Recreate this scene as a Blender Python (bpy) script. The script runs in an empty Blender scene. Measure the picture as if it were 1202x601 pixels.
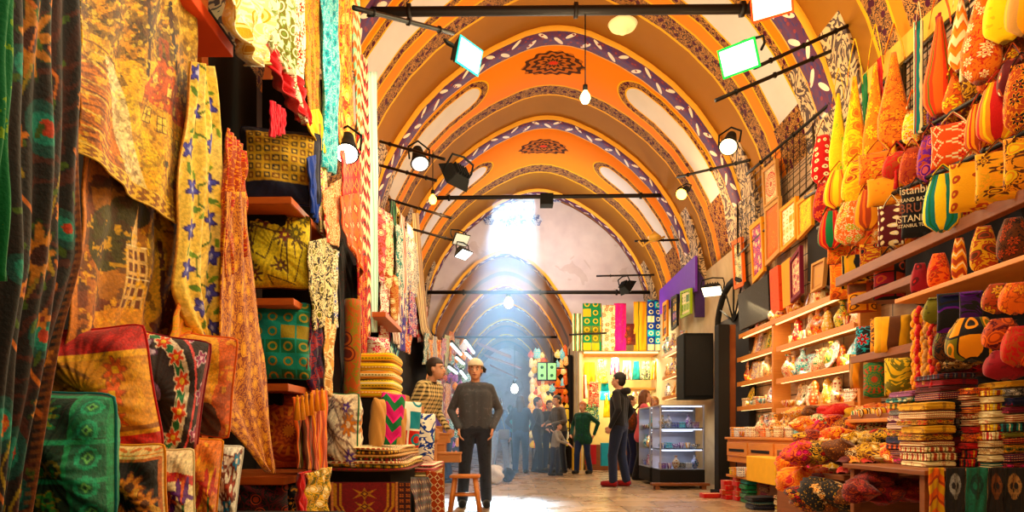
import bpy, bmesh, math, random
import numpy as np
from mathutils import Vector, Matrix, noise as mnoise
PI = math.pi
R = math.radians
rnd = random.Random(7)
C = bpy.context.scene.collection
F, VX, VY, CH = 800.0, 597.0, 510.0, 0.864       # lens in pixels, vanishing point, eye height
def P(px, py, Y): return Vector(((px-VX)*Y/F, Y, CH-(py-VY)*Y/F))
def PL(px, py, W): return P(px, py, F*W/(VX-px))         # on the plane x = -W
def PR(px, py, X): return P(px, py, F*X/(px-VX))         # on the plane x = X
ORD = ['first','second','third','fourth','fifth','sixth','seventh','eighth','ninth','tenth','eleventh','twelfth','thirteenth','fourteenth','fifteenth','sixteenth','seventeenth','eighteenth','nineteenth','twentieth','twenty-first','twenty-second','twenty-third','twenty-fourth','twenty-fifth','twenty-sixth','twenty-seventh','twenty-eighth','twenty-ninth','thirtieth']
# ------------------------------------------------------------------ colours
def srgb(r, g, b): return tuple(((c/255.0)/12.92 if c/255.0 <= .04045 else ((c/255.0+.055)/1.055)**2.4) for c in (r, g, b))
COL = dict(red=(190,22,20), crimson=(140,12,28), orange=(232,100,14), amber=(240,150,20), gold=(214,160,40), yellow=(244,204,40), cream=(240,222,170), white=(238,234,222),
    brown=(92,48,20), maroon=(86,14,20), rust=(170,62,18), green=(24,110,60), teal=(12,122,118), turquoise=(30,180,196), blue=(30,60,150), navy=(16,22,60), purple=(96,30,140),
    pink=(222,60,120), rose=(214,110,120), black=(18,14,14), grey=(120,116,112), olive=(110,104,30), tan=(190,140,84), lime=(150,180,40), sky=(90,150,210), charcoal=(44,44,50), ochre=(180,120,30), mauve=(140,80,120), ivory=(250,240,210), wine=(110,16,44), mint=(150,210,170))
def col(c): return srgb(*COL[c]) if isinstance(c, str) else srgb(*c)
# ------------------------------------------------------------------ node expressions
class E:
    def __init__(s, b, k): s.b = b; s.k = k
    def __add__(s, o): return s.b.m('ADD', s, o)
    def __radd__(s, o): return s.b.m('ADD', o, s)
    def __sub__(s, o): return s.b.m('SUBTRACT', s, o)
    def __rsub__(s, o): return s.b.m('SUBTRACT', o, s)
    def __mul__(s, o): return s.b.m('MULTIPLY', s, o)
    def __rmul__(s, o): return s.b.m('MULTIPLY', o, s)
    def __truediv__(s, o): return s.b.m('DIVIDE', s, o)
    def lt(s, o): return s.b.m('LESS_THAN', s, o)
    def gt(s, o): return s.b.m('GREATER_THAN', s, o)
    def abs(s): return s.b.m('ABSOLUTE', s)
    def sin(s): return s.b.m('SINE', s)
    def cos(s): return s.b.m('COSINE', s)
    def fr(s): return s.b.m('FRACT', s)
    def fl(s): return s.b.m('FLOOR', s)
    def sq(s): return s.b.m('SQRT', s)
    def mn(s, o): return s.b.m('MINIMUM', s, o)
    def mx(s, o): return s.b.m('MAXIMUM', s, o)
class B:
    def __init__(s, mat): s.nt = mat.node_tree; s.n = s.nt.nodes; s.cache = {}
    def put(s, sock, v):
        if isinstance(v, E): s.nt.links.new(v.k, sock)
        elif isinstance(v, (tuple, list)):
            sock.default_value = tuple(v)+(1.0,) if len(sock.default_value) == 4 and len(v) == 3 else tuple(v)
        else: sock.default_value = v
    def m(s, op, a, b=None, c=None):
        n = s.n.new('ShaderNodeMath'); n.operation = op
        s.put(n.inputs[0], a)
        if b is not None: s.put(n.inputs[1], b)
        if c is not None: s.put(n.inputs[2], c)
        return E(s, n.outputs[0])
    def at(s, a, b): return s.m('ARCTAN2', a, b)
    def uv(s):
        if 'uv' not in s.cache:
            n = s.n.new('ShaderNodeUVMap'); q = s.n.new('ShaderNodeSeparateXYZ'); s.nt.links.new(n.outputs[0], q.inputs[0])
            s.cache['uv'] = (E(s, q.outputs[0]), E(s, q.outputs[1]), E(s, n.outputs[0]))
        return s.cache['uv']
    def ob(s):
        if 'ob' not in s.cache:
            n = s.n.new('ShaderNodeTexCoord'); s.cache['ob'] = E(s, n.outputs['Object'])
        return s.cache['ob']
    def rand(s):
        if 'r' not in s.cache:
            n = s.n.new('ShaderNodeObjectInfo'); s.cache['r'] = E(s, n.outputs['Random'])
        return s.cache['r']
    def vec(s, x, y, z=0.0):
        n = s.n.new('ShaderNodeCombineXYZ'); s.put(n.inputs[0], x); s.put(n.inputs[1], y); s.put(n.inputs[2], z); return E(s, n.outputs[0])
    def sep(s, v):
        n = s.n.new('ShaderNodeSeparateXYZ'); s.put(n.inputs[0], v); return tuple(E(s, o) for o in n.outputs)
    def noise(s, v, sc, det=3, dist=0.0, dim='3D'):
        n = s.n.new('ShaderNodeTexNoise'); n.noise_dimensions = dim; s.put(n.inputs['Vector'], v); n.inputs['Scale'].default_value = sc; n.inputs['Detail'].default_value = det; n.inputs['Distortion'].default_value = dist
        return E(s, n.outputs[0])
    def vor(s, v, sc, feat='F1', rn=1.0):
        n = s.n.new('ShaderNodeTexVoronoi'); n.voronoi_dimensions = '2D'; n.feature = feat; s.put(n.inputs['Vector'], v); n.inputs['Scale'].default_value = sc; n.inputs['Randomness'].default_value = rn
        return n
    def mix(s, f, a, b):
        n = s.n.new('ShaderNodeMix'); n.data_type = 'RGBA'; s.put(n.inputs[0], f); s.put(n.inputs[6], a); s.put(n.inputs[7], b); return E(s, n.outputs[2])
    def prop(s, name):
        if name not in s.cache:
            n = s.n.new('ShaderNodeAttribute'); n.attribute_type = 'OBJECT'; n.attribute_name = name; s.cache[name] = E(s, n.outputs['Color'])
        return s.cache[name]
    def sat(s, c, k, v=1.0):
        n = s.n.new('ShaderNodeHueSaturation'); n.inputs['Saturation'].default_value = k; n.inputs['Value'].default_value = v; s.put(n.inputs['Color'], c); return E(s, n.outputs[0])
    def vcol(s):
        n = s.n.new('ShaderNodeAttribute'); n.attribute_name = 'Col'; return E(s, n.outputs['Color'])
MATS = {}
def mk(name, fn, rough=.85, bump=0.0, metal=0.0, emit=0.0, bscale=300, trans=0.0, coat=0.0, alpha=1.0, sheen=0.0):
    if name in MATS: return MATS[name]
    m = bpy.data.materials.new(name); m.use_nodes = True; b = B(m); bs = m.node_tree.nodes['Principled BSDF']
    c = fn(b) if callable(fn) else fn
    b.put(bs.inputs['Base Color'], c)
    b.put(bs.inputs['Roughness'], rough(b) if callable(rough) else rough); bs.inputs['Metallic'].default_value = metal
    bs.inputs['Transmission Weight'].default_value = trans; bs.inputs['Coat Weight'].default_value = coat; bs.inputs['Alpha'].default_value = alpha
    if sheen: bs.inputs['Sheen Weight'].default_value = sheen
    if rough == .85: bs.inputs['Specular IOR Level'].default_value = .25
    if emit: b.put(bs.inputs['Emission Color'], c); bs.inputs['Emission Strength'].default_value = emit
    if bump:
        h = b.noise(b.ob(), bscale, 2); n = b.n.new('ShaderNodeBump'); n.inputs['Strength'].default_value = bump; n.inputs['Distance'].default_value = .01
        b.put(n.inputs['Height'], h); b.nt.links.new(n.outputs[0], bs.inputs['Normal'])
    MATS[name] = m; return m
def plain(name, c, **k):
    cc = col(c) if isinstance(c, str) or max(c) > 1 else c
    return mk(name, lambda b: b.mix(b.noise(b.ob(), 9, 4), tuple(x*.82 for x in cc), tuple(min(1, x*1.12) for x in cc)), **k)
def wood(name, a, bcol, sc=1.0, **k):
    def f(b):
        x, y, z = b.sep(b.ob()); v = b.vec(x*2.0*sc, y*1.2*sc, z*14.0*sc)
        g = b.noise(v, 3.0, 5, 1.2); return b.mix(g, col(a), col(bcol))
    return mk(name, f, **k)
# fabric patterns: colours come from each object's own color_a / color_b / color_c
def pA(b): return b.prop('color_a'), b.prop('color_b'), b.prop('color_c')
def f_floral(s):
    def f(b):
        A, Bc, Cc = pA(b); u, v, uv = b.uv(); r3 = b.rand()*7.0
        uvv = b.vec(u+r3, v+r3)
        n = b.vor(uvv, s, rn=.75); ps = b.sep(E(b, n.outputs['Position'])); lx = (u+r3)*1.0-ps[0]; ly = (v+r3)-ps[1]
        rr = (lx*lx+ly*ly).sq()*s; a = b.at(ly, lx)
        pet = (a*7.0).cos()*.09+.27
        vine = (b.noise(uvv, s*1.3, 1, 1.5)-.5).abs().lt(.018)
        leaf = b.noise(uvv, s*3.2, 1).gt(.62)
        c = b.mix(leaf*.8, A, Cc); c = b.mix(vine, c, Cc)
        c = b.mix(rr.lt(pet+.05), c, Cc); c = b.mix(rr.lt(pet), c, Bc); c = b.mix((rr-.14).abs().lt(.025), c, A); return b.mix(rr.lt(.07), c, Cc)
    return f
def f_damask(s):
    def f(b):
        A, Bc, Cc = pA(b); u, v, uv = b.uv(); r3 = b.rand()*9.0; w = b.vec(u+r3, v+r3)
        n = b.noise(w, s, 2, 2.2); q = (n*28.0).sin().gt(.15); c = b.mix(q, A, Bc)
        d = b.vor(w, s*.7); rr = E(b, d.outputs['Distance'])
        c = b.mix(rr.lt(.26), c, Cc); c = b.mix((rr-.18).abs().lt(.035), c, A); return c
    return f
def f_zig(s):
    def f(b):
        A, Bc, Cc = pA(b); u, v, uv = b.uv()
        z = v*s+((u*s*1.3).fr()-.5).abs()*.9; k = z.fr(); st = (u*s*10).fl()*.013
        c = b.mix((k+st).fr().lt(.45), A, Bc); return b.mix(((k-.5).abs()).lt(.07), c, Cc)
    return f
def f_kilim(s):
    def f(b):
        A, Bc, Cc = pA(b); u, v, uv = b.uv(); q = s*8.0
        us = (u*q).fl()/q; vs = (v*q).fl()/q
        d = ((us*s).fr()-.5).abs()+((vs*s).fr()-.5).abs()
        c = b.mix(d.lt(.42), A, Bc); c = b.mix(d.lt(.3), c, A); c = b.mix(d.lt(.2), c, Cc); return b.mix(d.lt(.08), c, A)
    return f
def f_stripe(s):
    def f(b):
        A, Bc, Cc = pA(b); u, v, uv = b.uv(); x = (u*s+b.noise(uv, s*.6, 1)*.25).fr()
        c = b.mix(x.lt(.4), A, Bc); return b.mix((x-.7).abs().lt(.07), c, Cc)
    return f
def f_hstripe(s):
    def f(b):
        A, Bc, Cc = pA(b); u, v, uv = b.uv(); x = (v*s+b.noise(uv, s*.6, 1)*.15+b.rand()).fr()
        c = b.mix(x.lt(.4), A, Bc); return b.mix((x-.7).abs().lt(.09)*(u*s*2.0).fr().gt(.4), c, Cc)
    return f
def f_dots(s):
    def f(b):
        A, Bc, Cc = pA(b); u, v, uv = b.uv(); d = E(b, b.vor(uv, s, rn=.35).outputs['Distance'])
        c = b.mix(d.lt(.27), A, Bc); return b.mix(d.lt(.1), c, Cc)
    return f
def f_patch(s):
    def f(b):
        A, Bc, Cc = pA(b); u, v, uv = b.uv(); us = (u*s).fr()-.5; vs = (v*s).fr()-.5
        cell = b.vec((u*s).fl(), (v*s).fl()); n = b.n.new('ShaderNodeTexWhiteNoise'); n.noise_dimensions = '2D'; b.put(n.inputs['Vector'], cell); h = E(b, n.outputs['Value'])
        c = b.mix(h.lt(.45), A, Bc); c = b.mix(h.gt(.75), c, Cc)
        rr = (us*us+vs*vs).sq(); c = b.mix((rr-.25).abs().lt(.06), c, Cc); return b.mix(us.abs().mx(vs.abs()).gt(.45), c, Bc)
    return f
def f_mandala(s):
    def f(b):
        A, Bc, Cc = pA(b); u, v, uv = b.uv(); r = (u*u+v*v).sq()*s; a = b.at(v, u)
        w = r+(a*12.0).cos()*.03
        c = b.mix((w*7.0).fr().lt(.5)*w.lt(.8), A, Bc)
        c = b.mix((a*16.0+r*4.0).sin().gt(.2)*((r-.55).abs().lt(.13)), c, Cc)
        c = b.mix((r-.84).abs().lt(.04), c, Bc); fl = (b.noise(uv, s*9.0, 1, 1.5)*24.0).sin().gt(.3)*r.gt(.88); c = b.mix(fl, c, Cc)
        return b.mix((w.lt(.16)), c, Cc)
    return f
def f_check(s):
    def f(b):
        A, Bc, Cc = pA(b); u, v, uv = b.uv(); p = (u*s).fr().lt(.45); q = (v*s).fr().lt(.45); return b.mix((p+q)*.48, A, Bc)
    return f
def f_plain(b):
    u, v, uv = b.uv(); A = b.prop('color_a'); Bc = b.prop('color_b'); return b.mix(b.noise(b.ob(), 25, 3).gt(.62)*.55, A, Bc)
PAT = {}
def fab(kind, s=8):
    key = f'fabric_{kind}_{s}'
    fn = dict(floral=f_floral, damask=f_damask, zig=f_zig, kilim=f_kilim, stripe=f_stripe, hstripe=f_hstripe, dots=f_dots, patch=f_patch, mandala=f_mandala, check=f_check).get(kind)
    g = fn(s) if fn else f_plain
    return mk(key, lambda b: b.sat(g(b), 1.1), rough=.85, bump=.25, bscale=120, sheen=.15)
M_paint = None
# ------------------------------------------------------------------ objects
def tag(o, label=None, cat=None, group=None, kind=None):
    if label: o['label'] = label
    if cat: o['category'] = cat
    if group: o['group'] = group
    if kind: o['kind'] = kind
    return o
def tint(o, a, b=None, c=None):
    o['color_a'] = [float(x) for x in col(a)]; o['color_b'] = [float(x) for x in col(b or a)]; o['color_c'] = [float(x) for x in col(c or b or a)]; return o
def thing(name, loc, label, cat, group=None, rz=0):
    o = bpy.data.objects.new(name, None); C.objects.link(o); o.location = loc; o.rotation_euler = (0, 0, rz); o.empty_display_size = .05

    return tag(o, label, cat, group)
def obj(name, me, mat=None, parent=None, world=False, smooth=True, sol=0, recenter=True):
    if isinstance(me, bmesh.types.BMesh):
        bm = me; me = bpy.data.meshes.new(name); bmesh.ops.recalc_face_normals(bm, faces=bm.faces) ; bm.to_mesh(me); bm.free()
    me.name = name
    o = bpy.data.objects.new(name, me); C.objects.link(o)
    if mat:
        for mm in (mat if isinstance(mat, (list, tuple)) else [mat]): me.materials.append(mm)
    if smooth: me.polygons.foreach_set('use_smooth', [True]*len(me.polygons))
    if parent is not None:
        o.parent = parent
        if world:
            me.transform((Matrix.Translation(parent.location) @ parent.rotation_euler.to_matrix().to_4x4()).inverted() if parent.parent is None else (Matrix.Translation(parent.parent.location+parent.location)).inverted())
    elif recenter:
        n = len(me.vertices)
        if n:
            a = np.empty(n*3); me.vertices.foreach_get('co', a); a = a.reshape(-1, 3); c = Vector((a[:, 0].mean(), a[:, 1].mean(), a[:, 2].min()))
            me.transform(Matrix.Translation(-c)); o.location = c
    if sol:
        s = o.modifiers.new('thickness', 'SOLIDIFY'); s.thickness = sol; s.offset = 0
    return o
def dup(o, loc, rz=None, label=None, **tints):
    r = o.copy(); C.objects.link(r); r.location = loc
    if rz is not None: r.rotation_euler = (0, 0, rz)
    if label: r['label'] = label
    for ch in o.children:
        c = ch.copy(); C.objects.link(c); c.parent = r
        for g in ch.children:
            d = g.copy(); C.objects.link(d); d.parent = c
    return r
def box(bm, x0, x1, y0, y1, z0, z1, bev=0.0):
    vs = [bm.verts.new((x, y, z)) for x in (x0, x1) for y in (y0, y1) for z in (z0, z1)]
    fs = [(0,1,3,2), (4,6,7,5), (0,4,5,1), (2,3,7,6), (0,2,6,4), (1,5,7,3)]
    ff = [bm.faces.new([vs[i] for i in f]) for f in fs]
    if bev:
        es = set(e for f in ff for e in f.edges); bmesh.ops.bevel(bm, geom=list(es), offset=bev, segments=2, affect='EDGES', profile=.5)
    return bm
def obox(bm, c, size, rot=None, bev=0.0):
    t = bmesh.new(); box(t, -size[0]/2, size[0]/2, -size[1]/2, size[1]/2, -size[2]/2, size[2]/2, bev)
    m = Matrix.Translation(c) @ (rot.to_4x4() if rot else Matrix())
    me = bpy.data.meshes.new('t'); t.to_mesh(me); t.free(); me.transform(m); bm.from_mesh(me); bpy.data.meshes.remove(me); return bm
def NB(): return bmesh.new()
def boxo(name, x0, x1, y0, y1, z0, z1, mat, parent=None, bev=.004, **k):
    bm = NB(); box(bm, x0, x1, y0, y1, z0, z1, bev); return obj(name, bm, mat, parent, smooth=False, **k)
def tube(bm, pts, r, n=8, cap=True):
    pts = [Vector(p) for p in pts]; rs = r if isinstance(r, (list, tuple)) else [r]*len(pts); prev = None
    up0 = None
    for i, p in enumerate(pts):
        d = (pts[min(i+1, len(pts)-1)]-pts[max(i-1, 0)]); d = d.normalized() if d.length > 1e-9 else Vector((0, 0, 1))
        if up0 is None:
            up0 = Vector((0, 0, 1)) if abs(d.z) < .9 else Vector((1, 0, 0))
        a = d.cross(up0)
        a = a.normalized() if a.length > 1e-6 else Vector((1, 0, 0)); b2 = a.cross(d); up0 = b2
        ring = [bm.verts.new(p+(a*math.cos(2*PI*k/n)+b2*math.sin(2*PI*k/n))*rs[i]) for k in range(n)]
        if prev:
            for k in range(n): bm.faces.new((prev[k], prev[(k+1) % n], ring[(k+1) % n], ring[k]))
        elif cap: bm.faces.new(ring[::-1])
        prev = ring
    if cap: bm.faces.new(prev)
    return bm
def lathe(bm, prof, n=16, c=(0, 0, 0)):
    prev = None
    for r, z in prof:
        ring = [bm.verts.new((c[0]+max(r, .0004)*math.cos(2*PI*k/n), c[1]+max(r, .0004)*math.sin(2*PI*k/n), c[2]+z)) for k in range(n)]
        if prev:
            for k in range(n): bm.faces.new((prev[k], prev[(k+1) % n], ring[(k+1) % n], ring[k]))
        else: bm.faces.new(ring[::-1])
        prev = ring
    bm.faces.new(prev); return bm
def ball(bm, c, r, seg=12, sc=(1, 1, 1)):
    bmesh.ops.create_uvsphere(bm, u_segments=seg, v_segments=max(6, seg//2+1), radius=r, matrix=Matrix.Translation(c) @ Matrix.Diagonal((sc[0], sc[1], sc[2], 1))); return bm
def gridmesh(name, V, UV, canvas=None, wrapu=False):
    """V: (nv, nu, 3) array, UV: (nv, nu, 2) in metres"""
    nv, nu = V.shape[:2]; idx = np.arange(nv*nu).reshape(nv, nu)
    if wrapu: nx = np.roll(idx, -1, 1); f = np.stack([idx[:-1], nx[:-1], nx[1:], idx[1:]], -1).reshape(-1, 4)
    else: f = np.stack([idx[:-1, :-1], idx[:-1, 1:], idx[1:, 1:], idx[1:, :-1]], -1).reshape(-1, 4)
    me = bpy.data.meshes.new(name); me.vertices.add(nv*nu); me.vertices.foreach_set('co', V.reshape(-1).astype(np.float32))
    me.loops.add(len(f)*4); me.loops.foreach_set('vertex_index', f.reshape(-1).astype(np.int32))
    me.polygons.add(len(f)); me.polygons.foreach_set('loop_start', (np.arange(len(f))*4).astype(np.int32))
    me.update(calc_edges=True)
    l = me.uv_layers.new(name='UVMap'); l.data.foreach_set('uv', UV.reshape(-1, 2)[f.reshape(-1)].reshape(-1).astype(np.float32))
    if canvas is not None:
        h, w = canvas.shape[:2]; q = np.random.RandomState(h*w).rand(h+1, w+1); q = (q[1:, 1:]+q[:-1, 1:]+q[1:, :-1])/3; canvas = canvas*(.5+.95*q)[..., None]; vv = np.linspace(0, h-1, nv).round().astype(int); uu = np.linspace(0, w-1, nu).round().astype(int)
        c = np.ones((nv, nu, 4), np.float32); c[..., :3] = canvas[vv][:, uu]
        a = me.color_attributes.new('Col', 'FLOAT_COLOR', 'POINT'); a.data.foreach_set('color', c.reshape(-1))
    return me
# ------------------------------------------------------------------ painter for pictorial cloths
class Canvas:
    def __init__(s, w, h, c): s.w, s.h = w, h; s.a = np.empty((h, w, 3), np.float32); s.a[:] = col(c); s.y, s.x = np.mgrid[0:h, 0:w].astype(np.float32); s.rg = np.random.RandomState(int(w*h) % 9973)
    def put(s, m, c, k=1.0): s.a += (m*k)[..., None]*(np.array(col(c), np.float32)-s.a); return s
    def ell(s, cx, cy, rx, ry, c, ang=0, k=1.0):
        dx = s.x-cx; dy = s.y-cy; ca, sa = math.cos(ang), math.sin(ang)
        d = ((dx*ca+dy*sa)/rx)**2+((-dx*sa+dy*ca)/ry)**2; return s.put((d < 1).astype(np.float32), c, k)
    def ring(s, cx, cy, r, t, c): d = np.hypot(s.x-cx, s.y-cy); return s.put((abs(d-r) < t).astype(np.float32), c)
    def flower(s, cx, cy, r, c, cc, n=6, ang=0, c3=None):
        dx = s.x-cx; dy = s.y-cy; d = np.hypot(dx, dy); a = np.arctan2(dy, dx)+ang
        if c3: s.put((d < r*(.85+.28*np.cos(n*a))+1).astype(np.float32), c3)
        s.put((d < r*(.78+.25*np.cos(n*a))).astype(np.float32), c); s.put((d < r*.32).astype(np.float32), cc); return s
    def line(s, pts, t, c, k=1.0):
        m = np.zeros_like(s.x)
        for (x0, y0), (x1, y1) in zip(pts[:-1], pts[1:]):
            L = max(1e-3, (x1-x0)**2+(y1-y0)**2); q = np.clip(((s.x-x0)*(x1-x0)+(s.y-y0)*(y1-y0))/L, 0, 1)
            m = np.maximum(m, (np.hypot(s.x-x0-q*(x1-x0), s.y-y0-q*(y1-y0)) < t).astype(np.float32))
        return s.put(m, c, k)
    def rect(s, x0, y0, x1, y1, c, k=1.0): return s.put(((s.x >= x0) & (s.x < x1) & (s.y >= y0) & (s.y < y1)).astype(np.float32), c, k)
    def poly(s, pts, c, k=1.0):
        ins = np.zeros(s.x.shape, bool)
        n = len(pts); j = n-1
        for i in range(n):
            xi, yi = pts[i]; xj, yj = pts[j]
            cond = ((yi > s.y) != (yj > s.y)) & (s.x < (xj-xi)*(s.y-yi)/((yj-yi) or 1e-6)+xi); ins ^= cond; j = i
        return s.put(ins.astype(np.float32), c, k)
    def fbm(s, sc, o=3):
        t = np.zeros((s.h, s.w), np.float32); amp = 1; tot = 0
        for i in range(o):
            g = s.rg.rand(int(s.h/sc)+3, int(s.w/sc)+3).astype(np.float32); yy = s.y/sc; xx = s.x/sc; y0 = yy.astype(int); x0 = xx.astype(int); fy = yy-y0; fx = xx-x0; fy = fy*fy*(3-2*fy); fx = fx*fx*(3-2*fx)
            t += amp*((g[y0, x0]*(1-fx)+g[y0, x0+1]*fx)*(1-fy)+(g[y0+1, x0]*(1-fx)+g[y0+1, x0+1]*fx)*fy); tot += amp; amp *= .55; sc = max(1.5, sc/2)
        return t/tot
    def blotch(s, sc, thr, c, k=1.0, mask=None):
        m = (s.fbm(sc) > thr).astype(np.float32)
        if mask is not None: m = m*mask
        return s.put(m, c, k)
def respl(pts, n):
    pts = [Vector(p) for p in pts]; L = [0]
    for a, b in zip(pts[:-1], pts[1:]): L.append(L[-1]+(b-a).length)
    out = []
    for i in range(n):
        t = L[-1]*i/(n-1); k = 0
        while k < len(L)-2 and L[k+1] < t: k += 1
        q = (t-L[k])/max(1e-6, L[k+1]-L[k]); out.append(pts[k].lerp(pts[k+1], min(1, q)))
    return out
def drape(name, label, cat, left, right, mp, mat, cols=None, folds=3, amp=.02, canvas=None, nu=24, nv=40, sol=.006, group=None, parent=None, nrm=None, seed=0, rough=.3, bottom=None, kids=True):
    """cloth between two edges given in pixels and laid on a plane by mp(px, py)"""
    L = respl([mp(*p) for p in left], nv); Rr = respl([mp(*p) for p in right], nv)
    if canvas is not None: nu = max(nu, canvas.shape[1]); nv2 = max(nv, canvas.shape[0]); L = respl(L, nv2); Rr = respl(Rr, nv2); nv = nv2
    V = np.empty((nv, nu, 3)); UV = np.empty((nv, nu, 2)); v = 0
    a = Vector(L[0]); n = nrm or Vector((1, 0, 0)); W0 = max((L[i]-Rr[i]).length for i in range(nv)); rg = random.Random(seed+len(label)); ph = rg.random()*6
    Lz = (L[-1]-L[0]).length
    La = np.array([tuple(p) for p in L]); Ra = np.array([tuple(p) for p in Rr]); u = np.linspace(0, 1, nu)[None, :, None]
    V = La[:, None]*(1-u)+Ra[:, None]*u
    tt = np.linspace(0, 1, nv)[:, None]; uu = u[..., 0]
    d = amp*np.sin(2*PI*folds*uu+ph+1.3*np.sin(tt*3+ph))*(0.35+.65*tt)+amp*.5*np.sin(2*PI*folds*2.3*uu+ph*2+tt*4)+amp*rough*np.sin(tt*17+uu*9+ph)
    V = V+d[..., None]*np.array(tuple(n))
    UV[..., 0] = uu*W0; UV[..., 1] = (1-tt)*Lz
    me = gridmesh(name, V, UV, canvas)
    o = obj(name, me, mat, parent, world=parent is not None, sol=sol)
    if cols: tint(o, *cols)
    if parent is None: tag(o, label, cat, group)
    elif label: o['label'] = label
    return o
def cushion_mesh(w, h, d, n=26, canvas=None, pinch=.09):
    t = np.sin(np.linspace(-PI/2, PI/2, n)); 
    if canvas is not None: n = max(n, canvas.shape[0]); t = np.linspace(-1, 1, n); t = .35*np.sin(t*PI/2)+.65*t
    u, v = np.meshgrid(t, -t)
    X = u*w/2*(1-pinch*(1-v*v)*abs(u))*(1-.09*(u*v)**4); Z = v*h/2*(1-pinch*(1-u*u)*abs(v))*(1-.09*(u*v)**4)
    th = d/2*np.clip((1-abs(u)**2.6)*(1-abs(v)**2.6), 0, 1)**.6
    pe = np.exp(-(1-abs(u)*abs(v))*2.2)*(1-abs(u)**8)*(1-abs(v)**8); an = np.arctan2(abs(v), abs(u)+1e-6)
    wr = d*.09*np.sin(an*22+u*2)*pe+d*.05*np.sin(u*5+v*7)*(1-u**4)*(1-v**4)
    out = []
    for sgn in (-1, 1):
        V = np.stack([X, sgn*(th+wr), Z], -1); UV = np.stack([X*(-sgn), Z], -1); out.append(gridmesh('c', V, UV, canvas))
    bm = NB(); bm.from_mesh(out[0]); k = len(bm.faces); bm.from_mesh(out[1])
    bmesh.ops.remove_doubles(bm, verts=bm.verts, dist=.0004)
    for m in out: bpy.data.meshes.remove(m)
    return bm
def cushion(label, mat, cols, cx, cy, w, h, Y, rz=0, ry=0, rx=0, d=.14, canvas=None, piping=None, name='cushion', cat='cushion', group=None, tassels=None, pinch=.09):
    s = Y/F; w, h = w*s, h*s
    bm = cushion_mesh(w, h, d, canvas=canvas, pinch=pinch)
    o = obj(name, bm, mat, recenter=False); o.location = P(cx, cy, Y); o.rotation_euler = (rx, ry, rz)
    if cols: tint(o, *cols)
    tag(o, label, cat, group)
    if piping:
        bm = NB(); pts = []
        for a in range(49):
            q = a/48*4; k = int(q) % 4; f = -1+2*(q-int(q))
            u, v = [(f, -1), (1, f), (-f, 1), (-1, -f)][k]
            cr = 1-.09*(u*v)**4; pts.append((u*w/2*(1-pinch*(1-v*v)*abs(u))*cr, 0, v*h/2*(1-pinch*(1-u*u)*abs(v))*cr))
        tube(bm, pts, .006, 6); p = obj('piping', bm, fab('plain'), o); tint(p, piping)
    if tassels:
        for sx in (-1, 1):
            for sz in (-1, 1): tassel((sx*w*.5, 0, sz*h*.5), .07, tassels, o)
    return o
def tassel(p, L, c, parent, name='tassel'):
    bm = NB(); p = Vector(p); tube(bm, [p, p-Vector((0, 0, L*.12))], [.003, .011], 8); lathe(bm, [(.012, 0), (.008, -L*.12), (.012, -L*.3), (.02, -L*.95), (.004, -L)], 10, p-Vector((0, 0, L*.1)))
    return tint(obj(name, bm, fab('plain'), parent), c, 'gold')
def aim(o, d):
    o.rotation_euler = Vector(d).to_track_quat('-Z', 'Y').to_euler()
def light(kind, loc, c, power, d=(0, 0, -1), size=.1, cone=90, blend=.6, name='lamp_light'):
    l = bpy.data.lights.new(name, kind); l.energy = power; l.color = tuple(x**(1) for x in c)
    if kind == 'SPOT': l.spot_size = R(cone); l.spot_blend = blend; l.shadow_soft_size = size
    elif kind == 'AREA': l.shape = 'RECTANGLE'; l.size = size if not isinstance(size, tuple) else size[0]; l.size_y = size if not isinstance(size, tuple) else size[1]
    else: l.shadow_soft_size = size
    o = bpy.data.objects.new(name, l); C.objects.link(o); o.location = loc; aim(o, d); return o
M_black = plain('black cast metal', (14,14,14), rough=.85)
# ================================================================== SETTING
PROF = [(0,5.97),(.2,5.96),(.5,5.88),(.97,5.66),(1.35,5.42),(1.7,5.14),(2.05,4.78),(2.35,4.35),(2.6,3.87),(2.75,3.42),(2.85,2.95)]
def prof_pts(pr, n=28, cx=.72):
    h = respl([(x, 0, z) for x, z in pr], n+10); L = [(cx-p.x, p.z+CH) for p in h[::-1]]+[(cx+p.x, p.z+CH) for p in h[1:]]
    return L
PP = prof_pts(PROF); HS = sum(math.dist(PROF[i], PROF[i+1]) for i in range(len(PROF)-1))
def vault(y0, y1, pts, mat, name='ceiling', ny=2):
    n = len(pts); V = np.empty((ny, n, 3)); UV = np.empty((ny, n, 2))
    for j in range(ny):
        t = j/(ny-1)
        for i, (x, z) in enumerate(pts): V[j, i] = (x, y0+(y1-y0)*t, z); UV[j, i] = (t, (i/(n-1)-.5)*2*HS)
    o = obj(name, gridmesh(name, V, UV), mat, sol=0); o['kind'] = 'structure'; s = o.modifiers.new('thickness', 'SOLIDIFY'); s.thickness = .12; s.offset = 1
    return o
ORA, OLI, GOLDC, PUR, CRE, FLD, FLL = col((240,128,4)), col((158,100,10)), col((240,170,30)), col((82,12,66)), col((214,206,204)), col((44,26,26)), col((176,128,84))
def floralband(b, uv, sc=9):
    n = b.noise(uv, sc, 2, 2.0); q = (n*40.0).sin().gt(-.1); d = E(b, b.vor(uv, sc*.8).outputs['Distance'])
    c = b.mix(q, FLD, FLL); return b.mix(d.lt(.22), c, col((70,20,40)))
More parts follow.
